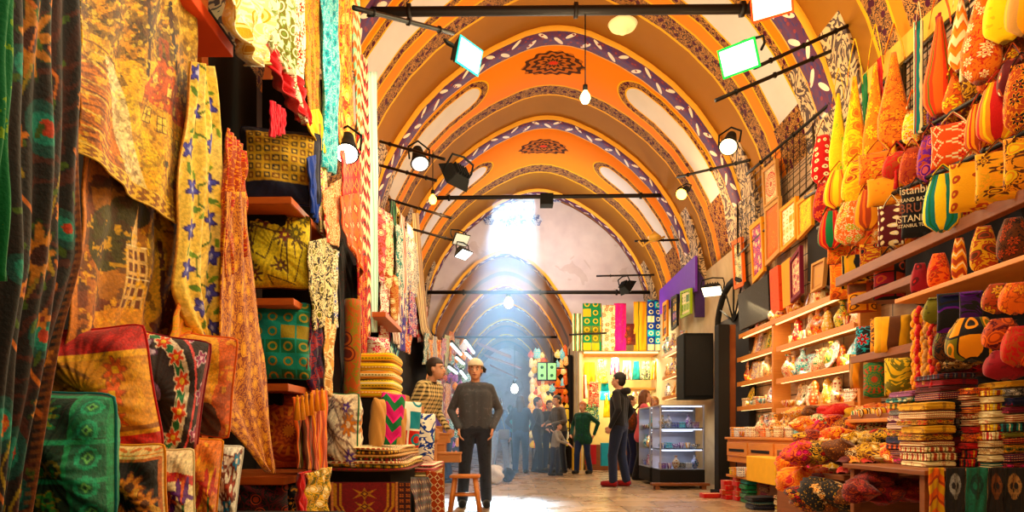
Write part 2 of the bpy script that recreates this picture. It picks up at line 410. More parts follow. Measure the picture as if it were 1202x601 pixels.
def f_vault(LEN):
    def f(b):
        t, s, uv = b.uv(); y = t*LEN; sa = s.abs(); w = b.vec(y, s)
        fb = floralband(b, w)
        stain = b.noise(w, 1.3, 4)
        c = b.mix(stain, tuple(x*.85 for x in ORA), ORA)
        # olive band and its border near the far end of the bay
        c = b.mix(t.gt(.71), c, b.mix(stain, tuple(x*.8 for x in OLI), tuple(x*1.15 for x in OLI)))
        c = b.mix((t-.665).abs().lt(.052), c, fb); c = b.mix((t-.724).abs().lt(.008)+(t-.607).abs().lt(.006), c, GOLDC)
        # long lozenge on each flank
        dy = (t-.375)*LEN; ds = (1.55-sa).mx(0.0); d = (dy*dy+ds*ds).sq()
        c = b.mix(d.lt(.43), c, fb); c = b.mix(d.lt(.28), c, b.mix(b.noise(w, 2.5, 5), tuple(x*.8 for x in CRE), CRE)); c = b.mix((d-.28).abs().lt(.014)+(d-.43).abs().lt(.012), c, GOLDC)
        c = b.mix(sa.gt(3.55)*d.lt(.45), c, fb)
        # crown medallion
        my = (t-.36)*LEN*1.15; a = b.at(my, s); r = (my*my+s*s*.62).sq(); lim = (a*14.0).cos()*.025+.40
        ring = ((r*48.0+(a*12.0).sin()*1.4).sin()).gt(0.0); med = b.mix(ring, col((60,34,18)), col((170,90,20)))
        c = b.mix(r.lt(lim), c, med); return b.mix(r.lt(.06), c, col((200,50,20)))
    return f
def f_rib(b):
    u, v, uv = b.uv(); k = v*2.3; cell = k.fl(); f1 = k.fr()-.5; par = (cell*.5).fr().gt(.25)*2.0-1.0
    uu = (u-.5)
    def leaf(cx, cy, sl):
        a = (f1-cy)+ (uu-cx)*sl*par; bb = (uu-cx)-(f1-cy)*sl*par*.6; return (a*a*90.0+bb*bb*14.0).lt(1.0)
    c = b.mix(b.noise(b.vec(u*3.0, v*3.0), 3, 2).gt(.56), PUR, col((48,20,92)))
    m = leaf(.16, -.2, .8).mx(leaf(-.18, .22, -.9)); c = b.mix(m, c, col((236,214,190)))
    d = E(b, b.vor(b.vec(u*.4, v), 7).outputs['Distance']); c = b.mix(d.lt(.15), c, col((130,30,40)))
    return b.mix(uu.abs().gt(.41), c, GOLDC)
M_rib = mk('arch band paint', f_rib, rough=.7)
def rib(y0, y1, pts, dep=.07, name='trim'):
    n = len(pts); P0 = [Vector((x, 0, z)) for x, z in pts]; V = np.empty((4, n, 3)); UV = np.empty((4, n, 2)); s = 0
    for i in range(n):
        if i: s += (P0[i]-P0[i-1]).length
        tn = (P0[min(i+1, n-1)]-P0[max(0, i-1)]).normalized(); nn = Vector((tn.z, 0, -tn.x)); nn = nn if nn.dot(Vector((pts[n//2][0], 0, 2))-P0[i]) > 0 else -nn
        q = P0[i]+nn*dep
        for j, (yy, pt, uu) in enumerate([(y0, P0[i]-nn*.02, .02), (y0, q, .04), (y1, q, .96), (y1, P0[i]-nn*.02, .98)]): V[j, i] = (pt.x, yy, pt.z); UV[j, i] = (uu, s)
    o = obj(name, gridmesh(name, V, UV), M_rib, smooth=False); o['kind'] = 'structure'; return o
YB = [-1.6, 1.4, 4.4, 7.05, 9.94, 12.75, 16.55]
for i in range(6):
    L = YB[i+1]-YB[i]; vault(YB[i], YB[i+1], PP, mk(f'vault paint {round(L, 1)}', lambda b: b.sat(f_vault(L)(b), 1.15), rough=.85))
for y in YB: rib(y, y+.40 if y < 16 else y+.3, PP)
vault(16.55, 17.2, PP, plain('olive plaster', (150,90,24)))
# end wall with the mouth of the next, lower vault
TPROF = [(0,4.57),(.18,4.555),(.38,4.48),(.7,4.3),(1.05,3.97),(1.35,3.55),(1.6,3.1),(1.77,2.72),(1.82,2.3)]
TP = prof_pts(TPROF, 20, cx=-.1)
M_plaster = mk('stained lime plaster', lambda b: b.mix(b.noise(b.ob(), 1.1, 6, 1.0).gt(.6)*.22, b.mix(b.noise(b.ob(), 3.0, 5), col((198,182,184)), col((236,224,220))), col((150,120,96))), rough=.8)
M_plw = mk('warm side plaster', lambda b: b.mix(b.noise(b.ob(), 1.8, 6, 1.0), col((150,122,84)), col((214,192,150))), rough=.8)
def ringwall(y, outer, inner, mat, name):
    n = 80; o = respl([(x, y, z) for x, z in outer], n); i = respl([(x, y, z) for x, z in inner], n); bm = NB()
    a = [bm.verts.new(p) for p in o]; c = [bm.verts.new(p) for p in i]
    for k in range(n-1): bm.faces.new((a[k], a[k+1], c[k+1], c[k]))
    ob = obj(name, bm, mat, smooth=False, sol=0); ob['kind'] = 'structure'; s = ob.modifiers.new('thickness', 'SOLIDIFY'); s.thickness = .12; s.offset = 0; return ob
XL, XR = .72-2.85, .72+2.85
outer = [(XL, 0)]+[PP[0]]+PP+[(XR, 0)]; inner = [(-1.92, 0)]+TP+[(1.72, 0)]
ringwall(17.2, outer, inner, M_plaster, 'wall_back')
def f_tun(b):
    t, s, uv = b.uv(); k = (t*4.0).fr(); c = b.mix(k.gt(.45), col((150,84,14)), col((120,70,50))); return b.mix((k-.45).abs().lt(.05), c, col((60,30,30)))
vault(17.2, 36, TP, mk('far vault paint', f_tun, rough=.7), ny=12)
for y in (17.0, 20.7, 23.6, 27, 31): rib(y, y+.38, TP, .05)
boxo('wall_far', -2.2, 2.2, 36, 36.2, 0, 5.6, M_plaster)['kind'] = 'structure'
for n, x in (('wall_tunnel_left', -1.95), ('wall_tunnel_right', 1.72)):
    o = boxo(n, x-.06, x+.06, 17.3, 36, 0, 3.3, M_plw); o['kind'] = 'structure'
M_floor = None
def f_floor(b):
    x, y, z = b.sep(b.ob()); n = b.n.new('ShaderNodeTexBrick'); b.put(n.inputs['Vector'], b.vec(x, y)); n.inputs['Scale'].default_value = 1.0
    n.inputs['Brick Width'].default_value = .9; n.inputs['Row Height'].default_value = .6; n.inputs['Mortar Size'].default_value = .008
    b.put(n.inputs['Color1'], col((190,160,124))); b.put(n.inputs['Color2'], col((140,112,86))); b.put(n.inputs['Mortar'], col((50,36,26)))
    g = b.noise(b.ob(), 2.2, 6, .5); return b.mix(g.gt(.58)*.3, E(b, n.outputs['Color']), col((120,92,66)))
o = boxo('floor', -2.4, 4.2, -1.6, 36, -.1, 0, mk('worn polished paving stone', f_floor, rough=lambda b: b.noise(b.ob(), 3, 5)*.35+.12), bev=0); o['kind'] = 'structure'
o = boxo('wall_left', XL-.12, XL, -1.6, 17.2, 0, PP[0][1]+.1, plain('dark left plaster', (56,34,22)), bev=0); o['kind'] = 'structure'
o = boxo('wall_right', XR, XR+.12, -1.6, 17.2, 0, PP[0][1]+.1, M_plw, bev=0); o['kind'] = 'structure'
# upper windows that throw the shaft of daylight
M_sky = mk('bright daylight pane', lambda b: col((215,232,255)), emit=9)
M_dark = plain('blackened iron', (26,18,14), rough=.5, metal=.6)
M_fr = plain('white painted frame', (200,200,204))
for i, (a, b_) in enumerate(((583, 600), (604, 626))):
    p0 = P(a, 247, 17.1); p1 = P(b_, 238, 17.1)
    bm = NB(); box(bm, p0.x, p1.x, 17.06, 17.12, p0.z, p1.z, .0); w = obj(f'window_{i+1}', bm, M_sky, smooth=False); w['kind'] = 'structure'
    bm = NB()
    for q in (p0.x, (p0.x+p1.x)/2, p1.x): box(bm, q-.02, q+.02, 17.02, 17.08, p0.z-.02, p1.z+.02, .003)
    for q in (p0.z, p1.z): box(bm, p0.x-.02, p1.x+.02, 17.02, 17.08, q-.02, q+.02, .003)
    obj('window_frame', bm, M_fr, w, world=True, smooth=False)
# painted blue calligraphy panels on the end wall
M_call = mk('blue painted ornament', lambda b: b.mix((b.noise(b.ob(), 5.0, 2, 2.5)*26.0).sin().gt(.0), col((214,220,232)), col((30,60,140))), rough=.8)
for x0, x1, y0, y1 in ((568, 580, 252, 264), (588, 618, 252, 266), (624, 636, 252, 265), (714, 726, 248, 262)):
    c = P((x0+x1)/2, (y0+y1)/2, 17.12); w = (x1-x0)/2*17.12/F; h = (y1-y0)/2*17.12/F; bm = NB(); vs = []
    for k in range(24):
        a = 2*PI*k/24; r = 1+.12*math.cos(6*a); vs.append(bm.verts.new((c.x+w*r*math.cos(a), 17.13, c.z+h*r*math.sin(a))))
    fc = bm.faces.new(vs); ex = bmesh.ops.extrude_face_region(bm, geom=[fc]); bmesh.ops.translate(bm, verts=[v for v in ex['geom'] if isinstance(v, bmesh.types.BMVert)], vec=(0, -.03, 0))
    tag(obj('trim', bm, M_call, smooth=False), kind='structure')
# painted cornice line under the windows
p0 = P(636, 237, 17.1); p1 = P(688, 233, 17.1); tag(boxo('trim', p0.x, p1.x, 17.05, 17.13, p0.z, p1.z, M_call), kind='structure')
# corbels where the arches meet the walls, painted with scrolls
M_cor = mk('scroll painted corbel', lambda b: b.mix((b.noise(b.ob(), 3.2, 2, 2.5)*30.0).sin().gt(.1), col((200,168,124)), col((66,44,40))), rough=.7)
for y in YB[2:]:
    for sd in (1, -1):
        xw = XR if sd > 0 else XL; bm = NB(); z = 3.4+CH
        pts = [(0, 1.25), (0, -.75), (.12, -.5), (.16, -.1), (.2, .25), (.34, .8), (.52, 1.25)]
        a = [bm.verts.new((xw-sd*(d), y-.45, z+h*.8)) for d, h in pts]; c = [bm.verts.new((xw-sd*d, y+.75, z+h*.8)) for d, h in pts]
        bm.faces.new(a); bm.faces.new(c[::-1])
        for k in range(len(a)): bm.faces.new((a[k], a[(k+1) % len(a)], c[(k+1) % len(a)], c[k]))
        tag(obj('trim', bm, M_cor, smooth=False), kind='structure')
# iron tie rods
def rod(p0, p1, r, label, group=None, mat=None):
    bm = NB(); p0 = Vector(p0); p1 = Vector(p1); n = 6; tube(bm, [p0.lerp(p1, k/n) for k in range(n+1)], r, 8)
    for k in (1, 3, 5): tube(bm, [p0.lerp(p1, k/n-.004), p0.lerp(p1, k/n+.004)], r*1.6, 8)
    o = obj('tie_rod', bm, mat or M_dark); return tag(o, label, 'iron rod', group)
rod((XL+.2, 7.2, CH+4.46), (3.35, 7.2, CH+4.5), .05, 'thick black tie rod crossing the nearest arch, with the bare bulb hanging from it')
rod((XL+.1, 12.87, CH+4.46), (3.4, 12.87, CH+4.52), .04, 'thin dark tie rod across the second arch, carrying the small black box')
rod((-2.0, 16.4, CH+3.42), (XR-.05, 16.4, CH+3.42), .045, 'rusty tie rod across the pale end wall and the mouth of the lower vault')
rod((-1.75, 21, CH+3.0), (1.55, 21, CH+3.0), .035, 'faint tie rod deep inside the lower vault, lowest of the rods')
for i, (a, b_, Y0, Y1, lab) in enumerate([((415, 9), (532, 39), 4.6, 5.6, 'sloping black pole that holds the white floodlight top left'), ((446, 166), (522, 187), 9, 8.2, 'upper of the two thin poles behind the dark unlit floodlight'), ((446, 194), (512, 212), 9, 8.4, 'lower thin pole ending under the dark unlit floodlight'),
    ((456, 234), (530, 256), 10, 9.6, 'thin pole above the scarf cluster on the left, just under the orange bulb'), ((458, 262), (536, 283), 10, 9.8, 'thin pole reaching the pair of small floodlights above the far scarves'), ((885, 80), (1000, 28), 6.4, 6.6, 'dark pole from the right wall behind the green floodlight'), ((795, 208), (880, 188), 9.5, 8.2, 'pole below the small spotlight by the right-hand corbel'),
    ((876, 205), (1000, 100), 8.6, 6.9, 'iron bar rising along the top of the wire mesh on the right wall'), ((745, 283), (812, 281), 13.2, 13.2, 'short bar with a yellow lamp sticking out of the right pier'), ((700, 324), (800, 322), 15.8, 15.8, 'horizontal rail above the hanging carpets of the far shop'), ((668, 393), (712, 391), 15.9, 15.9, 'short rail at the left edge of the far carpet shop'), ((840, 118), (975, 60), 6.3, 6.7, 'long thin bar crossing the top right vault below the orange floodlight')]):
    if i in (8, 9, 10): rod(P(*a, Y0), P(*b_, Y1), .022, lab)
    else: rod(P(*a, Y0), P(*b_, Y1), .018, lab)
# ================================================================== LEFT SHOP
def WP(W): return lambda px, py: PL(px, py, W)
M_paint = mk('painted cloth', lambda b: b.sat(b.vcol(), 1.2), rough=.8, bump=.25, bscale=90, sheen=.1)
M_oak = wood('orange varnished board', (214,104,24), (170,70,12), rough=.45)
M_tan = wood('pale stepped wood', (206,142,76), (170,104,44), rough=.6)
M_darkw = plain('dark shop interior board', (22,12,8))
NRML = Vector((1, 0, 0))
rg = random.Random(11)
# --- dark peacock cloth, far left
def cv_peacock():
    c = Canvas(120, 300, (26,16,10)); f = c.fbm(26); g = c.fbm(10)
    fold_shade = np.sin((c.x*.28+c.y*.05+c.fbm(60)*14)); c.put((fold_shade > .6).astype(np.float32)*(c.x > 64), (64,28,14), .7); c.put((fold_shade < -.6).astype(np.float32), (12,14,10), .8)  # light ridges and dark creases of folds painted into the cloth colour
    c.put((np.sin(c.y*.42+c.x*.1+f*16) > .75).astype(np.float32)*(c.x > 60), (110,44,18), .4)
    for i, (x, y, r) in enumerate([(58,44,20), (30,12,14), (70,150,16), (30,185,20), (92,96,14), (60,205,18), (20,250,18), (76,262,14), (95,230,12), (28,110,12)]):
        if i % 2 == 0 and i != 4: c.flower(x, y, r, (184,120,40), (60,24,10), 11, c3=(40,60,24))
        c.ell(x+12, y+44, r*.9, r*.62, (8,74,66), .7); c.ell(x+12, y+44, r*.55, r*.36, (20,130,110), .7); c.ell(x+14, y+44, r*.25, r*.18, (190,60,24), .7)
        c.flower(x+22, y-20, 6, (204,130,70), (120,40,20), 5)
        c.line([(x, y+12), (x-9, y+34), (x-16, y+46), (x-6, y+66)], 1.0, (150,130,60)); c.line([(x+16, y+4), (x+32, y+20), (x+26, y+38)], .9, (196,110,50))
        for k in range(5): c.ell((x*1.7+k*17) % 118, (y*1.3+k*31) % 298, 4, 1.8, (70,96,30), k)
    c.put(((c.x > 116)).astype(np.float32), (110,56,20)); c.put(((c.x > 113) & (np.sin(c.y*1.6) > 0)).astype(np.float32), (150,90,40), .5)
    return c.a
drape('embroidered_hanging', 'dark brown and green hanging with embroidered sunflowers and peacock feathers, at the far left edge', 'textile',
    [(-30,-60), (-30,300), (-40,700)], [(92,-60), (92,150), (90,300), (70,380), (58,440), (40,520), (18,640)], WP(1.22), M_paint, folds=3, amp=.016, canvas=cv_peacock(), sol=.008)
drape('green_curtain', 'narrow green curtain strip at the extreme top left corner', 'curtain', [(-20,-60), (-20,330)], [(20,-60), (12,130), (4,330)], WP(1.16), fab('plain'), ('green','lime'), folds=1.5, amp=.012)
# --- cottage tapestry
def cv_cottage():
    c = Canvas(150, 250, (196,140,60)); n1 = c.fbm(22); n2 = c.fbm(8); H = c.h
    c.put((c.y < 150).astype(np.float32), (232,180,90)); c.put((n1 > .5).astype(np.float32)*(c.y < 90), (250,214,140), .8)
    c.put(((c.x > 92)*(c.y < 150)).astype(np.float32), (150,110,44), .6)
    # trees
    for x, y, r in ((20,60,26), (64,48,24), (52,90,22), (98,70,28), (122,96,22), (78,26,18), (34,130,20), (136,120,16)):
        m = ((np.hypot(c.x-x, (c.y-y)*.8)+n2*18) < r+6).astype(np.float32); c.put(m, (108,78,24), .85); c.put(m*(n2 > .55), (222,150,30), .8); c.put(m*(c.fbm(5) > .6), (44,34,16), .8)
    c.line([(70,30), (76,80), (72,120)], 2, (50,26,12)); c.line([(76,70), (92,36)], 1.2, (50,26,12)); c.line([(108,40), (112,100)], 2.5, (40,22,12))
    # house
    c.poly([(70,130), (92,92), (128,116), (142,160), (70,150)], (196,84,28)); c.poly([(70,142), (140,156), (142,214), (74,188)], (228,172,84)); c.line([(92,98), (94,76), (101,78), (100,100)], 2.2, (150,70,30))
    for x, y in ((84,112), (104,122), (122,136)): c.poly([(x-6, y+12), (x, y-4), (x+8, y+14)], (150,56,20)); c.rect(x-3, y+2, x+4, y+11, (250,220,140))
    for x, y in ((80,158), (97,164), (114,170), (130,178)):
        c.rect(x-5, y-8, x+6, y+9, (70,36,18)); c.rect(x-4, y-7, x+5, y+8, (250,214,120)); c.line([(x, y-8), (x, y+8)], .6, (70,36,18)); c.line([(x-4, y), (x+5, y)], .6, (70,36,18))
    for k in range(26): c.ell(68+k*3, 186+k*1.3+rg.random()*6, 3.4, 3.6, [(60,50,20), (210,110,30), (236,190,60), (120,90,30)][k % 4])
    # path
    c.poly([(48,150), (62,146), (104,214), (140,250), (70,250), (52,200)], (244,196,50)); c.put((n2 > .56).astype(np.float32)*((c.x > 48) & (c.x < 120) & (c.y > 160)).astype(np.float32)*((c.y-150) > (c.x-62)*1.55), (230,150,20), .5)
    # left bank and stream
    c.poly([(0,120), (30,128), (50,170), (52,250), (0,250)], (206,120,44)); c.poly([(26,110), (42,116), (66,190), (96,250), (60,250), (44,190)], (240,222,176), .85)
    for k in range(22):
        y = 100+k*7; c.line([(2, y), (14, y+5*math.sin(k)), (30+k*.6, y+8)], 1.3, [(96,50,20), (246,214,140), (140,70,24)][k % 3], .8)
    c.blotch(9, .6, (96,50,16), .5); c.blotch(4, .6, (60,30,12), .45); c.blotch(6, .64, (255,226,130), .45)
    # border
    m = ((c.y > H-16)).astype(np.float32); c.put(m, (150,96,36)); c.put(m*(np.sin(c.x*.5+np.sin(c.y)*1.2) > .1), (236,196,110)); c.put(((abs(c.y-(H-16)) < 1) | (c.y > H-3)).astype(np.float32), (250,216,130))
    return c.a
drape('cottage_tapestry', 'large golden tapestry picturing a cottage with a yellow garden path under trees', 'tapestry', [(91,-45), (91,60), (92,178)], [(229,-45), (230,90), (214,272)], WP(1.34), M_paint, folds=1.6, amp=.016, canvas=cv_cottage(), sol=.006)
def cv_castle():
    c = Canvas(120, 190, (120,56,20)); n = c.fbm(20); n2 = c.fbm(7)
    c.put((c.y < 46).astype(np.float32), (72,28,12), .8); c.put((n > .55).astype(np.float32), (190,110,24), .7)
    c.poly([(14,40), (60,30), (110,60), (100,140), (20,120)], (196,130,30), .6); c.ell(88, 88, 20, 44, (246,190,30)); c.ell(80, 110, 24, 30, (236,170,40)); c.ell(30, 76, 20, 26, (72,66,20)); c.ell(52, 52, 22, 12, (60,54,20))
    c.blotch(9, .58, (70,40,14), .7)
    c.poly([(50,66), (55,46), (60,66), (60,80), (50,80)], (240,206,150)); c.rect(46, 78, 68, 130, (226,190,130))
    for k in range(5):
        for j in range(3): c.rect(48+j*7, 82+k*10, 52+j*7, 89+k*10, (110,60,30))
    c.line([(46,78), (68,78)], 1, (250,230,180)); c.line([(46,104), (72,104)], 1, (250,230,180))
    c.ell(56, 140, 28, 12, (220,150,50)); c.ell(50, 160, 34, 14, (54,50,20)); c.line([(26,156), (60,164), (92,158)], 2, (244,214,150)); c.line([(90,70), (96,110), (108,150)], 2, (90,40,14)); c.line([(96,110), (114,90)], 1.5, (90,40,14))
    c.blotch(5, .64, (250,190,60), .6, (c.y > 60).astype(np.float32)); c.put((c.x > 112).astype(np.float32), (214,120,30)); c.put((c.x < 6).astype(np.float32), (200,120,40))
    return c.a
drape('castle_tapestry', 'dark amber tapestry with a pale tower and glowing yellow tree, below the cottage tapestry', 'tapestry', [(92,150), (92,250), (70,450)], [(214,190), (214,330), (190,450)], WP(1.40), M_paint, folds=2, amp=.018, canvas=cv_castle(), sol=.006)
def cv_iris(w=70, h=230, bg=(238,206,120), s=1):
    c = Canvas(w, h, bg); c.blotch(16, .6, (250,226,150), .6); r = random.Random(w+s)
    for k in range(9):
        y = k*h/9; x0 = w*(.3+.4*(k % 2)); c.line([(x0, y), (w*(.7-.4*(k % 2)), y+h/18), (w*(.3+.4*((k+1) % 2)), y+h/9)], .9, (90,110,40))
    for k in range(int(h/14)):
        for j in (0, 1):
            x = w*(.22+.5*j)+r.uniform(-5, 5); y = 8+k*14+7*j
            if (k+j) % 2 == 0:
                c.flower(x, y, 6.5, (96,96,176), (190,190,220), 5, k, (66,50,110))
            else: c.ell(x, y, 5, 2.2, (96,130,50), k*.9+j); c.ell(x+7, y+4, 4, 1.8, (120,150,60), -k)
    c.put(((c.x < 2) | (c.x > w-3)).astype(np.float32), (190,130,50)); return c.a
drape('iris_scarf', 'long cream scarf printed with blue-violet irises and green vines, curling left at its lower end', 'scarf', [(226,72), (216,180), (214,260), (208,340), (222,380), (250,426)], [(246,78), (258,160), (260,280), (258,350), (256,380), (258,430)], WP(1.28), M_paint, folds=1.7, amp=.02, canvas=cv_iris(), sol=.006)
drape('gold_sash', 'golden yellow sash hanging between the iris scarf and the castle tapestry', 'sash', [(216,330), (204,370), (192,410)], [(228,345), (222,380), (214,415)], WP(1.30), fab('damask', 14), ('amber','gold','orange'), folds=1, amp=.012)
# --- mustard damask runner with pointed end
drape('damask_runner', 'long mustard damask table runner with a pointed tip, covering the left end of the shelves', 'table runner', [(262,225), (254,400), (254,488), (312,553)], [(288,225), (300,330), (312,420), (321,556)], WP(1.235), fab('damask', 17), ((206,128,30), (132,52,18), (236,172,60)), folds=1.5, amp=.012)
drape('red_cord_scarf', 'bunched red gauze scarf knotted at the top of the mustard runner', 'scarf', [(268,150), (262,200), (258,262), (262,330)], [(288,180), (286,230), (282,270), (284,300)], WP(1.25), fab('floral', 14), ('rust','red','amber'), folds=3, amp=.02)
# --- canopy board; panels near-black to paint in the shade of the stall interior
o = boxo('wooden_canopy', -1.485, -1.30, 1.4, 3.22, 2.645, 2.70, mk('orange canopy', lambda b: col((226,74,14)), rough=.6)); tag(o, 'orange-red canopy board above the cottage tapestry', 'canopy')
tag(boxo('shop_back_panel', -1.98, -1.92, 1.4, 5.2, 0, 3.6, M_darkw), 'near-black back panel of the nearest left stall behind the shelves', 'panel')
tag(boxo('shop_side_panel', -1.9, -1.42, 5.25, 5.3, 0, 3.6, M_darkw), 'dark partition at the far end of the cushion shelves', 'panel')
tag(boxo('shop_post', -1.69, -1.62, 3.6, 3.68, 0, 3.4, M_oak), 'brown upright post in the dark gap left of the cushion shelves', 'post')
for k, (z, nm) in enumerate(((2.29, 'top orange cushion shelf, carrying the navy patchwork cushion'), (1.69, 'second orange shelf, under the cream floral cushion'), (1.165, 'third orange shelf, under the green cushion'), (.615, 'lowest orange shelf, under the copper medallion cushion'))):
    t = thing('cushion_shelf', (0, 0, z), nm, 'shelf', 'orange cushion shelves of the left stall')
    y0 = (4.08, 4.12, 4.02, 3.95)[k]
    bm = NB(); a = [(-1.3, y0), (-1.3, 4.9), (-1.9, 4.9), (-1.9, y0+.02)]; lo = [bm.verts.new((x, y, -.045)) for x, y in a]; hi = [bm.verts.new((x, y, 0)) for x, y in a]
    bm.faces.new(lo); bm.faces.new(hi); [bm.faces.new((lo[i], lo[(i+1) % 4], hi[(i+1) % 4], hi[i])) for i in range(4)]; bmesh.ops.bevel(bm, geom=bm.edges[:], offset=.004, segments=2, affect='EDGES')
    obj('board', bm, M_oak, t, smooth=False)
    for y in (y0+.2, 4.6): boxo('bracket', -1.8, -1.4, y, y+.03, -.12, -.045, M_darkw, t)
# --- cushions on the shelves
def cv_patch():
    c = Canvas(64, 64, (14,18,44)); c.rect(8, 8, 56, 46, (206,168,90))
    for i in range(8):
        for j in range(6): c.rect(9.5+i*5.8, 9.5+j*6, 13.8+i*5.8, 14+j*6, [(60,40,20), (20,20,30), (120,70,30)][(i+j) % 3]); c.ell(11.7+i*5.8, 11.7+j*6, 1.3, 1.3, (226,190,110))
    return c.a
cushion('navy velvet cushion with a gold patchwork panel on the top shelf', M_paint, None, 330, 196, 96, 92, 4.35, rz=.25, d=.2, canvas=cv_patch(), piping='navy')
def cv_suz(bg, fl, vine, n=7, seed=1, w=64):
    c = Canvas(w, w, bg); r = random.Random(seed)
    for k in range(7): c.line([(r.uniform(0, w), r.uniform(0, w)) for _ in range(3)], .8, vine)
    for k in range(n):
        x, y = r.uniform(8, w-8), r.uniform(8, w-8); q = r.uniform(5, 9); c.flower(x, y, q, fl[k % len(fl)], bg, r.choice((5, 6, 8)), r.random()*3, vine)
        for j in range(4): a = r.random()*6.28; c.ell(x+math.cos(a)*q*1.5, y+math.sin(a)*q*1.5, 3.2, 1.4, vine, a)
    return c.a
cushion('cream cushion with maroon and olive trailing flowers on the second shelf', M_paint, None, 327, 296, 78, 92, 4.35, rz=.12, d=.2, canvas=cv_suz((226,200,84), [(110,40,34), (120,110,20), (90,50,30)], (96,70,24), 9, 3, 90), piping='brown')
cushion('green and teal cushion with gold roundels and squares, on the third orange shelf', fab('patch', 11), ((14,104,66), (20,138,120), (150,130,50)), 331, 400, 68, 96, 4.3, rz=.22, d=.22, piping='teal')
cushion('copper orange cushion with an embossed round medallion on the lowest shelf', fab('mandala', 4.5), ((206,92,30), (170,60,20), (226,130,50)), 341, 506, 66, 92, 4.3, rz=.2, d=.18, piping='rust')
# --- big cushions in the left foreground
def cv_red():
    c = Canvas(110, 110, (204,24,12)); f = c.fbm(7); c.put((f > .55).astype(np.float32), (150,10,8), .6)
    c.rect(0, 30, 110, 80, (214,146,40)); c.rect(0, 27, 110, 32, (240,180,60)); c.rect(0, 80, 110, 84, (150,90,20)); c.rect(0, 84, 110, 88, (230,170,60)); c.blotch(11, .55, (232,176,70), .6, ((c.y > 33) & (c.y < 78)).astype(np.float32))
    for k in range(3): c.flower(80-k*3, 40+k*16, 9, (226,96,24), (240,190,80), 7, k, (170,90,20)); c.line([(20,40+k*14), (44,34+k*14), (60,44+k*12)], 1.2, (140,90,24)); c.ell(34, 44+k*13, 6, 2.4, (150,110,40), .4)
    return c.a
cushion('plump red velvet cushion with a wide gold embroidered band', M_paint, None, 121, 460, 118, 158, 2.28, rz=.22, ry=-.12, rx=.12, d=.34, canvas=cv_red(), piping='red')
def cv_tulipround():
    c = Canvas(110, 110, (30,14,14)); c.ring(20, 60, 62, 7, (226,214,190)); c.ring(20, 60, 60, 4, (18,120,70)); c.ring(20, 60, 78, 1.4, (230,120,120))
    for k in range(10):
        a = -1.4+k*.36; x, y = 20+61*math.cos(a), 60+61*math.sin(a); c.flower(x, y, 8, (226,70,30), (250,220,120), 6, k, (240,220,190))
        x, y = 20+86*math.cos(a+.2), 60+86*math.sin(a+.2); c.flower(x, y, 7, (150,70,110), (240,200,220), 5, k, (220,190,200))
    c.flower(30, 76, 24, (236,220,120), (200,40,30), 9, .4, (190,20,20)); c.flower(30, 22, 16, (180,170,190), (140,20,30), 7, .1, (90,60,90)); c.ell(52, 50, 9, 5, (150,130,190), .6)
    c.put((c.x > 104).astype(np.float32), (150,20,20)); return c.a
cushion('black cushion with a green ring and red palmette flowers, beside the red velvet one', M_paint, None, 190, 464, 96, 150, 2.55, rz=.35, ry=.14, rx=.1, d=.3, canvas=cv_tulipround(), piping='crimson')
def cv_lady():
    c = Canvas(90, 110, (214,96,20)); c.blotch(20, .5, (150,60,16), .7); c.ell(44, 40, 30, 44, (236,170,50), .0, .9); c.blotch(9, .6, (240,190,80), .5)
    c.poly([(30,38), (60,38), (66,66), (58,110), (28,110), (24,70)], (216,180,100)); c.poly([(34,60), (56,60), (54,68), (36,68)], (96,80,40)); c.ell(45, 26, 7, 9, (226,170,110)); c.ell(45, 18, 10, 6, (80,40,16)); c.line([(30,44), (22,66), (34,80)], 3.5, (226,170,110))
    c.line([(60,44), (68,64), (60,80)], 3.5, (226,170,110)); c.ell(64, 88, 15, 22, (70,40,24)); c.flower(24, 84, 9, (196,40,26), (240,200,120), 6, 0, (90,60,20)); c.line([(34,70), (38,108)], 1, (120,90,40)); c.line([(50,70), (52,108)], 1, (120,90,40)); return c.a
cushion('satin cushion printed with a seated person in a pale yellow gown, by the iris scarf', M_paint, None, 236, 452, 78, 126, 2.78, rz=.1, ry=.12, rx=.1, d=.28, canvas=cv_lady(), piping='orange')
def cv_emerald():
    c = Canvas(80, 110, (8,74,44)); c.blotch(9, .55, (4,46,30), .7)
    for q, k in ((c.x, 3), ): pass
    for (x0, y0, x1, y1, cc) in ((4,6,52,38,(10,50,34)), (54,6,76,38,(20,120,84)), (4,42,52,62,(8,60,40)), (54,42,76,108,(12,104,74)), (4,66,52,108,(6,54,34))): c.rect(x0, y0, x1, y1, cc)
    for x in (3, 53, 77): c.line([(x, 0), (x, 110)], 1.1, (30,150,96))
    for y in (4, 40, 64): c.line([(0, y), (80, y)], 1.1, (34,160,110))
    c.flower(28, 22, 15, (120,130,40), (20,60,40), 12, 0, (40,120,70)); c.ring(28, 22, 5, 1.2, (170,170,70)); c.ring(28, 22, 9, .9, (150,150,60))
    for k in range(5): c.ring(10+k*9, 56, 4.4, 1, (130,130,60)); c.ell(10+k*9, 58, 1.6, 3.4, (60,140,80))
    for x, y in ((16,86), (40,86)):
        for k in range(4): c.flower(x, y-10+k*7, 5.4, (70,150,80), (10,60,40), 5, k, (140,140,60))
    for k in range(6): c.ring(65, 14+k*18, 6, 1.1, (60,170,130)); c.flower(65, 14+k*18, 3.4, (120,190,120), (10,80,60), 4)
    return c.a
cushion('tall emerald brocade cushion made of patchwork squares, lowest at the left corner', M_paint, None, 82, 542, 104, 168, 1.95, rz=.16, ry=.02, rx=.05, d=.3, canvas=cv_emerald(), piping='teal', pinch=.05)
